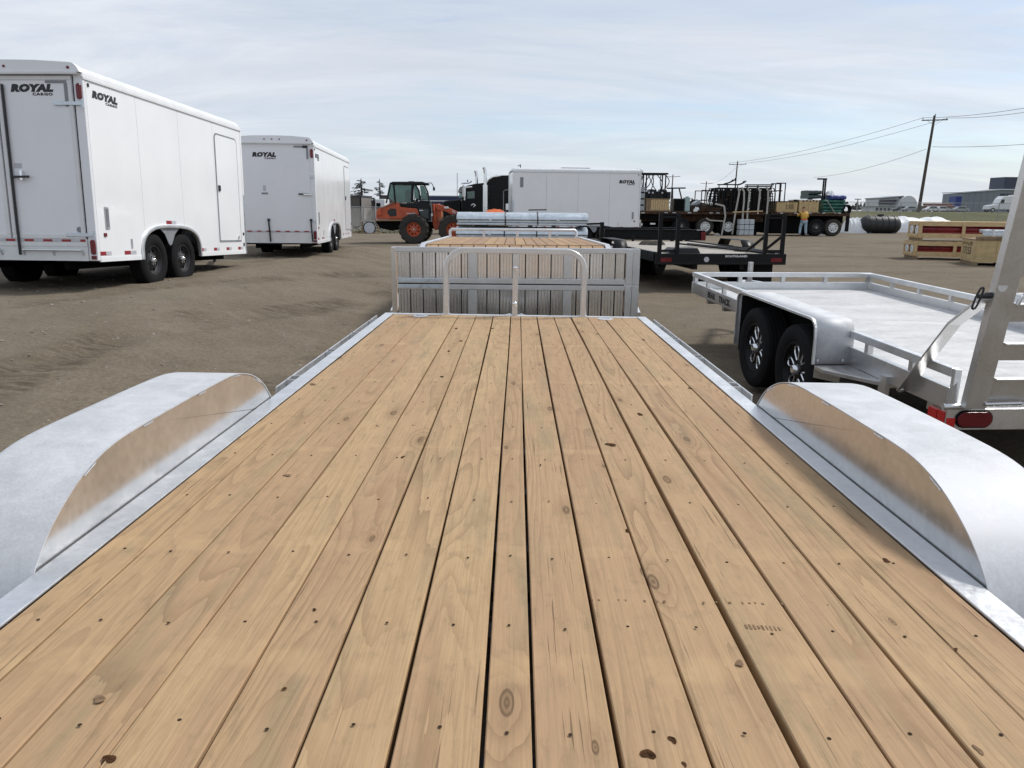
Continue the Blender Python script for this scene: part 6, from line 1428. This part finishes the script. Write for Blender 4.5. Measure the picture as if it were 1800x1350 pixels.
# ------------------------------------------------------------------ crates on the right
def crates():
    def crate(name, label, M, L, Wd, H, windows, ends, zb=0.0, m='crate_pine'):
        T = thing(name, label, 'crate', M); z0 = .10
        for x in (0.05, L / 2, L - .15): MB().box(x, x + .10, 0, Wd, 0, z0 - .002).build('skid', 'pallet_wood', T)
        MB().box(0, L, 0, Wd, z0, z0 + .04).build('floor', 'crate_pine', T)
        # long rails and posts of the open timber frame
        for y in (0, Wd - .03):
            for za, zc in ((z0 + .041, z0 + .15), (H - .12, H)): MB().box(0, L, y, y + .03, za, zc).build('frame_rail', m, T)
            n = windows
            for k in range(n + 1):
                x = (L - .10) * k / n; MB().box(x, x + .10, y - .022 if y == 0 else y + .031, y - .001 if y == 0 else y + .052, z0 + .03, H - .005).build('frame_post', m, T)
        for x in (0, L - .03):
            for y in (0.031, Wd / 2 - .025, Wd - .081): MB().box(x, x + .03, y, y + .05, z0 + .041, H).build('end_post', m, T)
            MB().box(x - .021 if x == 0 else x + .031, x - .001 if x == 0 else x + .052, .031, Wd - .031, H - .10, H).build('end_rail', m, T); MB().box(x - .021 if x == 0 else x + .031, x - .001 if x == 0 else x + .052, .031, Wd - .031, z0 + .041, z0 + .13).build('end_rail', m, T)
        for k in range(6):
            x = L * k / 6; MB().box(x + .02, x + L / 6 - .02, .0, Wd, H + .001, H + .022).build('lid_board', m, T)
        # red tubes with white end caps
        n = 2
        for k in range(n):
            y = Wd * (k + .5) / n; r = min(Wd / n * .40, (H - z0) * .36); zc = (z0 + H) / 2 + .02
            t = MB().tube([(.05, y, zc), (L - .1, y, zc)], r, 20).build('red_tube', 'red_product', T, smooth=50)
            MB().lathe([(.0001, -.03), (r * .75, -.03), (r * .98, -.012), (r * 1.0, .02), (.0001, .02)], (.035, y, zc), 0, 20).build('end_cap', 'cap_white', t, smooth=50)
            MB().disc((.0, y, zc), r * .3, .004, 0, 14).build('cap_label', 'tape_silver', t)
        MB().box(.10, L - .1, .06, Wd - .06, z0 + .045, z0 + .20).build('cradle', 'red_product', T)
        return T
    def fm(p, dx, z=0.0):
        x = Vector((dx[0], dx[1], 0)).normalized(); y = Vector((-x.y, x.x, 0)); M = Matrix.Identity(4)
        for i in range(3): M[i][0] = x[i]; M[i][1] = y[i]; M[i][2] = (0, 0, 1)[i]
        M[0][3], M[1][3], M[2][3] = p[0], p[1], z; return M
    d = (1, -.2)
    crate('timber_crate', 'open timber crate with red tubes, bottom of the stack beside the plywood crate', fm((12.98, 25.3), d), 3.6, 1.15, .56, 3, 2)
    crate('timber_crate', 'open timber crate with red tubes, stacked on top of its twin', fm((13.10, 25.36), d, .585), 5.2, 1.15, .60, 4, 2)
    p = gd(1708, 467); p2 = gd(1684, 461)
    P = thing('plywood_crate', 'closed plywood crate with black handwriting in front of the timber crates', 'crate', fm((13.36, 22.55), (1, -.295)))
    L, Wd, H = 2.2, 1.5, .72
    for k in range(2): MB().box(L * (.0 if k == 0 else .24) + .004, L * (.24 if k == 0 else 1) - .004, 0, .02, .10, H).build('side_sheet', 'plywood', P)
    MB().box(-.021, -.001, 0, Wd, .10, H).build('end_sheet', 'plywood', P)
    MB().box(.0, L, .021, Wd, .10, H).build('crate_core', 'plywood', P); MB().box(-.03, L + .02, -.02, Wd + .02, H + .001, H + .03).build('lid', 'pallet_wood', P)
    for x in (-.02, L * .26): MB().box(x, x + .6 if x < 0 else L, -.03, .06, H + .031, H + .11).build('top_timber', 'pallet_wood', P)
    for x in (.0, .9, L - .1): MB().box(x, x + .10, 0, Wd, 0, .099).build('skid', 'pallet_wood', P)
    text('17153', .30, 'lettering_black', P, (-.0225, 1.30, .30), TX_LEFT, xs=1.25, off=.006, name='handwriting')
    m = MB(); rs = random.Random(9)
    for k in range(9):
        x = 1.36 - k * .125; m.bar((-.023, x, .555 + rs.uniform(-.02, .02)), (-.023, x - rs.uniform(.02, .11), .66 + rs.uniform(-.03, .02)), .003, .02, up=(1, 0, 0))
    m.build('handwriting', 'lettering_black', P, kind='stuff')
    B = thing('steel_tube_bundle', 'grey steel tubes lying on the plywood crate', 'steel bundle', fm((13.62, 22.7), (1, -.295), H + .111))
    for k in range(5):
        MB().box(.0 + .05 * k, 2.2 - .03 * k, .05 + k * .14, .05 + k * .14 + .11, .0, .09).build('tube', 'galvanised', B, bevel=.012)
        if k < 4: MB().box(.03, 2.1, .10 + k * .14, .10 + k * .14 + .11, .091, .18).build('tube', 'galvanised', B, bevel=.012)
    for x in (.25, .75, 1.6): MB().box(x, x + .03, .03, .73, .181, .187).build('band', 'cap_white', B); MB().box(x, x + .03, .03, .045, .0, .180).build('band', 'cap_white', B)
    # round black tank and the long white wrapped piles behind
    Y = 55.0; a = at(1508, 409, Y); b = at(1581, 409, Y); r = .62; Tk = thing('poly_tank', 'long black plastic tank lying on the dirt beyond the timber crates', 'tank', ((a.x + b.x) / 2, Y, 0)); L2 = (b.x - a.x) / 2
    pr = [(.0001, -L2)] + [(r * math.sin(R(q)), -L2 + .55 - .55 * math.cos(R(q))) for q in range(15, 91, 15)]; pr = pr + [(p_[0], -p_[1]) for p_ in reversed(pr)]
    MB().lathe(pr, (0, 0, r * .93), 0, 28, closed=False).build('tank_shell', 'black_plastic', Tk, smooth=50)
    for k in range(5): MB().lathe([(r + .002, -.04), (r + .03, -.03), (r + .03, .03), (r + .002, .04)], (-L2 + .6 + k * (2 * L2 - 1.2) / 4, 0, r * .93), 0, 28).build('tank_rib', 'black_plastic', Tk, smooth=40)
    MB().disc((0, 0, r * 1.93 + .04), .22, .14, 2, 16).build('hatch', 'black_plastic', Tk)
    for x in (-.8, .8): MB().box(x - .1, x + .1, -.5, .5, 0, .10).build('tank_cradle', 'black_plastic', Tk)
    def pile(label, u0, v0, u1, y, d, seed):
        a = at(u0, 409, y); b = at(u1, 409, y); h = at((u0 + u1) / 2, v0, y).z; c = (a.x + b.x) / 2; L = (b.x - a.x) / 2; E = thing('wrapped_pile', label, 'wrapped pile', (c, y, 0)); rs = random.Random(seed); ph = [rs.uniform(0, 6) for _ in range(5)]
        def fn(s, t):
            e = min(1, (math.sin(min(max(s, 0), 1) * math.pi) * 2.2)) ** .5 * (math.sin(t * math.pi) ** .35 if 0 < t < 1 else 0)
            return (-L + 2 * L * s, d * t, max(0, h * e * (.90 + .06 * math.sin(s * 25 + ph[0]) + .05 * math.sin(s * 61 + ph[1] + t * 5))))
        MB().grid(60, 16, fn).build('plastic_wrap', 'plastic_white', E, smooth=60); MB().box(-L + .3, L - .3, .2, d - .2, 0.01, .05).build('pallet_base', 'pallet_wood', E)
    pile('long white plastic wrapped pile behind the black tank', 1494, 380, 1700, 58.0, 2.2, 4)
    pile('short white plastic wrapped pile at the end of the dark flatbed', 1491, 382, 1525, 54.6, 1.5, 6)
crates()

# ------------------------------------------------------------------ fence, road, far buildings
def chain_fence(label, pts, h, step=3.0):
    T = thing('chain_link_fence', label, 'fence', (pts[0][0], pts[0][1], gz(*pts[0]))); o = T.location
    wires = MB()
    for (xa, ya), (xb, yb) in zip(pts[:-1], pts[1:]):
        L = math.hypot(xb - xa, yb - ya); n = max(1, int(L / step)); prev = None
        for k in range(n + 1):
            x = xa + (xb - xa) * k / n; y = ya + (yb - ya) * k / n; z = gz(x, y)
            MB().tube([(x - o.x, y - o.y, z - .1 - o.z), (x - o.x, y - o.y, z + h - o.z)], .035, 8).build('fence_post', 'galv_fence', T)
            if prev: MB().tube([prev, (x - o.x, y - o.y, z + h - o.z)], .025, 6).build('top_rail', 'galv_fence', T)
            prev = (x - o.x, y - o.y, z + h - o.z)
        # mesh: crossing wires
        sp = .16; m = int((L + h) / sp); ux, uy = (xb - xa) / L, (yb - ya) / L
        for k in range(m):
            s0 = k * sp - h
            for sg in (1, -1):
                a0 = max(0, s0); a1 = min(L, s0 + h)
                if a1 <= a0: continue
                za, zb_ = (a0 - s0), (a1 - s0)
                if sg < 0: za, zb_ = h - za, h - zb_
                xa_, ya_ = xa + ux * a0, ya + uy * a0; xb_, yb_ = xa + ux * a1, ya + uy * a1
                wires.tube([(xa_ - o.x, ya_ - o.y, gz(xa_, ya_) + za - o.z), (xb_ - o.x, yb_ - o.y, gz(xb_, yb_) + zb_ - o.z)], .006, 3, cap=False)
    wires.build('wire_mesh', 'galv_fence', T, kind='stuff', fix=False)
chain_fence('tall chain-link fence along the grassy bank behind the wrapped piles', [(24, 74), (70, 74)], 2.1)
chain_fence('low chain-link fence before the taupe sheds', [(-16, 46.2), (-6.4, 46.2)], 1.5, 2.4)
def far():
    # road embankment guard strip
    Y = 260.0
    def pb(u0, v0, u1, y, d, name, m, T, v1=None, zb=None):
        a = at(u0, v0, y); b = at(u1, v0, y); o = T.location; zb = (gz(a.x, y) if v1 is None else at(u0, v1, y).z) if zb is None else zb
        return MB().box(min(a.x, b.x) - o.x, max(a.x, b.x) - o.x, y - o.y, y + d - o.y, zb - o.z, a.z - o.z).build(name, m, T)
    g = gz(0, 200)
    # arched white building with a flat canopy hall beside it
    T = thing('arched_shed', 'white arched fabric shed with dark banded gable hall beside the road', 'building', (at(1580, 360, Y).x, Y, g)); o = T.location
    P = []
    cx0, cx1 = at(1580, 345, Y).x, at(1616, 345, Y).x; hh = at(1600, 344, Y).z - g
    for k in range(13):
        a = math.pi * k / 12; P.append(((cx0 + cx1) / 2 - o.x - math.cos(a) * (cx1 - cx0) / 2, hh * math.sin(a) ** .8))
    MB().prism(P, 1, 0, 12).build('arched_wall', 'siding_white', T, smooth=30)
    ax0, ax1 = at(1550, 352, Y).x - o.x, cx0 - o.x + 1.2; e0 = at(1550, 349.5, Y).z - g; e1 = at(1600, 344.5, Y).z - g
    MB().prism([(ax0, 0), (ax1, 0), (ax1, e1 - .3), (ax0, e0)], 1, 2, 12).build('hall_wall', 'siding_white', T)
    MB().prism([(ax0 - .3, e0 + .02), (ax1 + 1.0, e1 - .2), (ax1 + 1.0, e1 + .1), (ax0 - .3, e0 + .3)], 1, 1.0, 12.2).build('hall_roof', 'steel_siding', T)
    MB().prism([(ax0 - .1, e0 * .55), (ax1 - 1.6, e0 * .55), (ax1 - .8, e0 * .95), (ax0 - .1, e0 * .88)], 1, 1.4, 1.95).build('dark_band', 'band_dark', T)
    for k in range(3): MB().box(ax0 + .4 + k * 2.6, ax0 + 2.2 + k * 2.6, 1.9, 1.98, 0, e0 * .45).build('bay_door', 'steel_siding', T)
    # grey steel building with dark upper storey
    T = thing('steel_warehouse', 'grey steel warehouse with sloped roof and dark upper box', 'building', (at(1692, 360, Y).x, Y, g)); o = T.location
    x0, x1, x2, x3 = [at(u, 345, Y).x - o.x for u in (1692, 1757, 1790, 1900)]
    h0, h1, h2 = [at(u, v, Y).z - g for u, v in ((1692, 339), (1757, 334), (1790, 311))]
    n = 9
    for k in range(n):
        a = x0 + (x2 - x0) * k / n; b = x0 + (x2 - x0) * (k + 1) / n; ha = h0 + (h1 - h0) * min(1, (a - x0) / (x1 - x0)); hb = h0 + (h1 - h0) * min(1, (b - x0) / (x1 - x0))
        MB().prism([(a + .03, 0), (b - .03, 0), (b - .03, hb), (a + .03, ha)], 1, 0, .25).build('wall_panel', 'steel_siding', T)
    MB().prism([(x0, 0), (x3, 0), (x3, h1 - .2), (x1, h1 - .2), (x0, h0 - .2)], 1, .26, 12).build('hall', 'steel_siding', T)
    MB().prism([(x0 - .3, h0), (x1, h1), (x3, h1), (x3, h1 + .35), (x1, h1 + .35), (x0 - .3, h0 + .35)], 1, -.4, 12.2).build('roof_edge', 'siding_white', T)
    MB().box(x1 + 1.5, x3, 1.0, 9, h1 + .36, h2).build('upper_box', 'steel_siding_dark', T)
    for k in range(6): MB().box(x1 + .2 + k * 2.0, x1 + 1.9 + k * 2.0, -.05, -.001, h1 * .55, h1 * .85).build('window', 'glass_dark', T)
    MB().box(x1 + .1, x3, -.10, -.055, h1 * .48, h1 * .53).build('sill_band', 'siding_white', T)
    # blue container
    T = thing('blue_container', 'blue shipping container stood against the grey warehouse', 'container', (at(1681, 345, Y - 6).x, Y - 6, g)); o = T.location
    a, b = at(1681, 345, Y - 6).x - o.x, at(1691.5, 345, Y - 6).x - o.x; hb = at(1685, 345, Y - 6).z - g
    MB().box(a, b, 0, 4, 0, hb).build('container_body', 'blue_paint', T)
    for k in range(5): MB().box(a + (b - a) * (k + .2) / 5, a + (b - a) * (k + .7) / 5, -.06, -.001, .1, hb - .1).build('corrugation', 'blue_paint', T)
    # long red brown stacks and rails
    T = thing('pipe_yard_stack', 'long red brown pipe stack on racks before the blue container', 'pipe stack', (at(1625, 357, 230).x, 230, g)); o = T.location
    a, b = 0, at(1680, 357, 230).x - o.x; ht = at(1650, 355.5, 230).z - g
    for r_ in range(4): MB().tube([(a, r_ % 2 * .6, .5 + ht * .8 * r_ / 4), (b - r_ * .2, r_ % 2 * .6, .5 + ht * .8 * r_ / 4)], .28, 8).build('pipe', 'red_brown', T, smooth=60)
    for k in range(6): MB().box(a + b * k / 5 - .1, a + b * k / 5 + .1, -.6, 1.3, 0, .24).build('rack_sleeper', 'pallet_wood', T)
    T = thing('low_depot', 'low pale depot shed with boat-shaped roof left of the arched shed', 'building', (at(1535, 365, 240).x, 240, g)); o = T.location
    a, b = 0, at(1580, 365, 240).x - o.x; ht = at(1550, 364, 240).z - g
    MB().box(a, b, 0, 8, 0, ht).build('depot_wall', 'siding_white', T); MB().box(a - .4, b + .2, -.4, 8.3, ht, ht + .3).build('depot_roof', 'seal_grey', T)
    for k in range(4): MB().box(a + .8 + k * 1.2, a + 1.6 + k * 1.2, -.05, -.001, .2, max(.5, ht * .8)).build('depot_door', 'band_dark', T)
    # parked vehicles on the road
    def car(label, u, y, L, m, kind='car'):
        x = at(u, 370, y).x; T = thing('parked_' + kind, label, kind, (x, y, gz(x, y))); h = 1.45 if kind == 'car' else 1.9
        if kind == 'car':
            MB().prism([(-L / 2, .3), (-L / 2, .75), (-L * .30, .88), (-L * .16, h), (L * .20, h), (L * .36, .92), (L / 2, .85), (L / 2, .3)], 1, 0, 1.8).build('body', m, T, bevel=.06)
            MB().prism([(-L * .27, .90), (-L * .15, h - .08), (L * .18, h - .08), (L * .32, .92)], 1, -.012, -.001).build('window', 'glass_dark', T)
        for xx in (-L * .31, L * .31):
            for yy, ou in ((.08, -1), (1.7, 1)):
                t = wheel(T, (0, 0, 0), .34, .2, 1, style='steel', n=20); t.rotation_euler = (0, 0, R(-90) if ou < 0 else R(90)); t.location = (xx, yy, .34)
    for lab, u, y, m in (('silver car parked below the arched shed', 1602, 222, 'car_paint_silver'), ('white car parked by the red brown pipe stack', 1640, 218, 'car_paint_white'), ('second white car nearer the blue container', 1657, 219, 'car_paint_white'), ('grey car parked behind the fence post near the warehouse', 1690, 215, 'car_paint_silver'), ('dark car parked left of the silver one below the arched shed', 1585, 225, 'car_paint_dark')): car(lab, u, y, 4.5, m)
    # white highway truck by the warehouse
    y = 175; x = at(1737, 370, y).x; T = thing('white_semi_truck', 'white highway truck parked before the grey warehouse', 'truck', (x, y, gz(x, y)))
    MB().prism([(0, .6), (.2, 1.5), (2.0, 1.7), (2.5, 2.9), (3.1, 3.5), (5.4, 3.6), (5.4, .6)], 1, 0, 2.4).build('cab', 'car_paint_white', T, bevel=.1); MB().prism([(2.35, 1.9), (2.7, 2.8), (3.3, 2.8), (3.3, 1.9)], 1, -.012, -.001).build('window', 'glass_dark', T)
    MB().box(5.5, 14, 0, 2.4, 1.1, 3.8).build('box_body', 'car_paint_white', T); MB().box(.3, 14, .7, 1.7, .5, .95).build('chassis', 'under_black', T)
    for xx in (1.0, 6.2, 7.3, 12.6):
        for yy, ou in ((.1, -1), (2.3, 1)): t = wheel(T, (0, 0, 0), .5, .3, 1, style='truck', n=20); t.rotation_euler = (0, 0, R(-90) if ou < 0 else R(90)); t.location = (xx, yy, .5)
    # utility poles and wires
    poles = []
    def pole(label, u, vt, y, lean, arm, arm_v=None, r=.15):
        t = at(u, vt, y); zb = gz(t.x, y); T = thing('utility_pole', label, 'utility pole', (t.x - lean, y, zb)); h = t.z - zb
        MB().tube([(0, 0, -.3), (lean * .5, 0, h * .5), (lean, 0, h)], r, 10, rr=[r, r * .85, r * .65]).build('pole', 'pole_wood', T, smooth=50)
        za = h - .55
        MB().bar((lean - arm / 2, -.16, za - .05), (lean + arm / 2, -.16, za + .05), .10, .12).build('crossarm', 'pole_wood', T)
        for f in (-.46, .0, .46): MB().lathe([(.0001, 0), (.05, .0), (.07, .08), (.03, .18), (.0001, .2)], (lean + f * arm, -.16, za + .07 if f else h), 2, 8).build('insulator', 'seal_grey', T)
        for s in (-1, 1): MB().bar((lean + s * arm * .3, -.12, za - .03), (lean, -.12, za - .6), .03, .03).build('brace', 'galv_fence', T)
        poles.append((Vector((t.x, y, t.z)), arm)); return T
    pole('tall wooden utility pole with crossarm rising beyond the timber crates', 1643, 203, 100, .55, 3.2, r=.21)
    pole('wooden utility pole with crossarm seen above the strapped cages', 1296.5, 284, 165, .2, 3.6, r=.17)
    pole('distant wooden utility pole left of the strapped cages', 1242, 319, 250, .3, 3.8, r=.2)
    pole('distant wooden utility pole behind the hose rack', 1183, 307, 230, .2, 4.2, r=.2)
    def wire(label, pts):
        tag(MB().tube(pts, .022, 5).build('overhead_wire', 'wire_dark', None, smooth=60), label, 'wire')
    def sag(a, b, s, n=16): return [a.lerp(b, k / n) - Vector((0, 0, s * 4 * (k / n) * (1 - k / n))) for k in range(n + 1)]
    p0 = poles[0][0]; p1 = poles[1][0]; off = Vector((95, -46, 0))
    for f, lab in ((-.46, 'overhead wire from the near end of the tall pole crossarm to the next pole'), (.46, 'overhead wire from the far end of the tall pole crossarm to the next pole')):
        wire(lab, sag(p0 + Vector((f * 3.2, -.16, -.3)), p1 + Vector((f * 3.6, -.16, -.3)), .8))
    for f, lab in ((-.46, 'overhead wire leaving the tall pole crossarm to the right, upper strand'), (.46, 'overhead wire leaving the tall pole crossarm to the right, lower strand')):
        e = at(1960, 158 + (f + .5) * 9, 66); wire(lab, sag(p0 + Vector((f * 3.2, -.16, -.3)), e, .5))
    m0 = at(1628, 262, 100); e = at(1960, 239, 66); wire('single lower wire from the tall pole towards the right', sag(Vector((at(1639, 258, 100).x, 100, at(1639, 258, 100).z)), e, .3))
    wire('single lower wire from the tall pole towards the cages', sag(m0, at(1430, 312, 150), .6)); wire('thin distant wire strung between the far poles', sag(p1 - Vector((0, 0, 1)), poles[2][0] - Vector((0, 0, .5)), 1.2))
    # lamp post far right of the flatbed
    t = at(1508, 351, 140); T = thing('lamp_post', 'thin lamp post beyond the end of the dark flatbed', 'lamp post', (t.x, 140, gz(t.x, 140))); h = t.z - gz(t.x, 140)
    MB().tube([(0, 0, 0), (0, 0, h)], .09, 8).build('post', 'galv_fence', T); MB().box(-.5, .5, -.2, .2, h, h + .16).build('lamp_head', 'seal_grey', T)
    # far tree line, one mass on the horizon
    mb = MB(); rs = random.Random(12)
    for k in range(420):
        x = rs.uniform(-420, 620); y = rs.uniform(430, 560); z = gz(x, y); hh = rs.uniform(2.5, 6.5); w = rs.uniform(2.5, 7)
        for q in range(5):
            c = Vector((x + rs.uniform(-w, w) * .6, y + rs.uniform(-2, 2), z + hh * rs.uniform(.3, .8))); r_ = rs.uniform(.25, .5) * hh
            pts = [c + Vector((rs.gauss(0, 1), rs.gauss(0, 1), rs.gauss(0, .8))).normalized() * r_ * rs.uniform(.7, 1.2) for _ in range(6)]
            mb.add(pts, [(0, 1, 2), (2, 3, 4), (4, 5, 0), (1, 3, 5), (0, 2, 4)])
    tag(mb.build('tree_line', 'needles', None, fix=False), 'distant low tree line along the horizon', 'trees', kind='stuff')
    # grassy tufts along the fence
    mb = MB()
    for k in range(5200):
        x = rs.uniform(20, 75); y = rs.uniform(70.5, 78); z = gz(x, y); h = rs.uniform(.12, .45); a = rs.uniform(0, 6.28); w = .03
        mb.add([(x - w * math.cos(a), y - w * math.sin(a), z), (x + w * math.cos(a), y + w * math.sin(a), z), (x + rs.uniform(-.12, .12), y + rs.uniform(-.1, .1), z + h)], [(0, 1, 2)])
    for k in range(1600):
        x = rs.uniform(-14, -6.2); y = rs.uniform(45.6, 49); z = gz(x, y); h = rs.uniform(.1, .3); a = rs.uniform(0, 6.28); w = .03
        mb.add([(x - w * math.cos(a), y - w * math.sin(a), z), (x + w * math.cos(a), y + w * math.sin(a), z), (x + rs.uniform(-.1, .1), y + rs.uniform(-.1, .1), z + h)], [(0, 1, 2)])
    mat('dry_grass', (.10, .115, .045), .9, var=.4, scale=.8, col2=(.20, .17, .08))
    tag(mb.build('grass_tufts', 'dry_grass', None, fix=False), 'dry grass tufts growing along the fences', 'grass', kind='stuff')
far()

# ------------------------------------------------------------------ left background: sheds, spruces, reel
def left_back():
    def shed(label, u0, v0, u1, y, d, side_m='shed_side', front_m='shed_taupe', u2=None):
        a, b = at(u0, v0, y), at(u1, v0, y); T = thing('storage_shed', label, 'shed', (a.x, y, gz(a.x, y))); o = T.location; w = b.x - a.x; h = a.z - o.z
        n = max(3, int(w / .5))
        for k in range(n): MB().box(w * k / n + .008, w * (k + 1) / n - .008, -.03, .0, .32, h - .12).build('wall_panel', front_m, T)
        MB().box(0, w, .001, d, .30, h - .08).build('shed_body', side_m, T); MB().box(-.08, w + .08, -.10, d + .08, h - .08, h).build('roof', 'band_dark', T)
        MB().box(w - .06, w + .012, -.042, -.031, .32, h - .12).build('corner_trim', 'under_black', T); MB().box(.2, w - .2, .1, d - .1, 0, .298).build('skid', 'under_black', T)
        if u2:
            for k in range(int(d / .5)): MB().box(w + .001, w + .03, d * k / int(d / .5) + .01, d * (k + 1) / int(d / .5) - .01, .32, h - .12).build('wall_panel', side_m, T)
        return T
    shed('tall taupe storage shed behind the smaller cargo trailer', 612, 343, 634, 50, 3.5, u2=1)
    shed('lower taupe shed with white trim behind the white reel', 641, 352, 659, 54, 3)
    shed('long dark shed roofline behind the loader cab', 668, 343, 705, 58, 3)
    T = thing('white_van', 'white box van standing between the taupe sheds and the loader', 'van', (at(660, 380, 52).x, 52, 0)); o = T.location
    b = at(676, 350, 52); MB().box(0, b.x - o.x, 0, 2, .45, b.z).build('box_body', 'car_paint_white', T, bevel=.05); MB().box(.08, .35, -.02, -.001, .9, b.z - .25).build('door_seal', 'under_black', T)
    for x in (.4, b.x - o.x - .3):
        for yy, ou in ((.12, -1), (1.9, 1)): t = wheel(T, (0, 0, 0), .36, .22, 1, style='steel', n=20); t.rotation_euler = (0, 0, R(-90) if ou < 0 else R(90)); t.location = (x, yy, .36)
    # white reel on a frame
    c = at(649.5, 400.5, 45); T = thing('white_cable_reel', 'round white reel on a small frame behind the loader', 'reel', (c.x, 45, 0)); r = .31; zc = c.z
    MB().lathe([(.0001, -.02), (r, -.02), (r, .02), (r * .55, .05), (r * .55, .45), (r, .48), (r, .52), (.0001, .52)], (0, 0, zc), 1, 28).build('reel_body', 'reel_white', T, smooth=40)
    MB().lathe([(r + .002, -.03), (r + .05, -.03), (r + .05, .02), (r + .002, .02)], (0, 0, zc), 1, 28).build('reel_rim', 'black_rubber', T, smooth=40)
    for x in (-.46, .46): MB().box(x - .04, x + .04, .2, .3, 0, zc + .35).build('frame_post', 'pallet_wood', T)
    MB().box(-.5, .5, .12, .38, zc + .351, zc + .43).build('frame_beam', 'concrete', T); MB().box(-.42, .42, .23, .27, zc - .03, zc + .03).build('spindle', 'dark_steel', T); MB().box(-.55, .6, -.1, .6, .0, .05).build('frame_base', 'pallet_wood', T)
    # two scraggly spruces, limbs told apart against the sky
    def spruce(label, u, vt, y, dens, seed, wid):
        t = at(u, vt, y); T = thing('spruce_tree', label, 'tree', (t.x, y, gz(t.x, y))); h = t.z - gz(t.x, y); rs = random.Random(seed)
        MB().tube([(0, 0, 0), (.03, 0, h * .5), (0, 0, h)], .16, 8, rr=[.17, .10, .025]).build('trunk', 'bark', T, smooth=60)
        br = MB(); cr = MB(); n = int(dens)
        for k in range(n):
            f = k / n; z = h * (.25 + .73 * f); L = wid * (1 - f) ** .75 * rs.uniform(.55, 1.15) + .10; a = rs.uniform(0, 6.28); d = Vector((math.cos(a), math.sin(a), 0))
            P = [Vector((0, 0, z)) + d * L * s + Vector((0, 0, -.28 * L * s + .16 * L * s * s)) for s in (0, .35, .7, 1)]
            br.tube(P, .02, 5, rr=[.03, .02, .012, .005])
            for q in range(int(46 * L) + 14):
                s = rs.uniform(.12, 1.02); p = Vector((0, 0, z)) + d * L * s + Vector((0, 0, -.28 * L * s + .16 * L * s * s)); sd = d.cross(Vector((0, 0, 1))) * rs.uniform(-.22, .22) * (1.1 - .5 * s)
                p = p + sd + Vector((0, 0, rs.uniform(-.09, .03))); e = (d * .6 + sd.normalized() * rs.uniform(.3, .9) + Vector((0, 0, rs.uniform(-.6, .1)))).normalized() * rs.uniform(.10, .22); w = e.cross(Vector((rs.uniform(-1, 1), rs.uniform(-1, 1), 1))).normalized() * .035
                cr.add([p - w, p + w, p + e], [(0, 1, 2)])
        br.build('limbs', 'bark', T, smooth=60); cr.build('crown', 'needles', T, fix=False)
    spruce('spruce tree with drooping limbs rising over the tall taupe shed', 634.5, 313.5, 62, 40, 3, 1.9)
    spruce('thin bare-topped spruce rising behind the lower taupe shed', 667, 314.5, 70, 22, 8, 1.0)
left_back()

# ------------------------------------------------------------------ groups of look-alikes
GROUPS = {'enclosed_cargo_trailer': 'white cargo trailers parked in the yard', 'flatbed_semi_trailer': 'loaded flatbeds at the far side of the yard', 'steel_rack': 'open steel racks on the flatbeds', 'tarp_bundle': 'folded tarpaulins on the dark flatbed',
          'plastic_scrap': 'scraps of plastic on the flatbeds', 'shipping_crate': 'pale crates on the dark flatbed', 'loose_steel': 'loose steel on the pale crates', 'wheel_chock': 'wheel chocks by the flatbeds', 'timber_crate': 'timber crates of red tubes',
          'wrapped_pile': 'white wrapped piles by the tank', 'utility_pole': 'utility poles along the road', 'overhead_wire': 'overhead wires', 'parked_car': 'cars parked along the road', 'storage_shed': 'taupe sheds behind the loader', 'spruce_tree': 'spruces behind the sheds', 'chain_link_fence': 'chain-link fences'}
for ob in bpy.data.objects:
    if ob.parent is None and ob.get('label') and not ob.get('group'):
        g_ = GROUPS.get(ob.name.split('.')[0])
        if g_: ob['group'] = g_
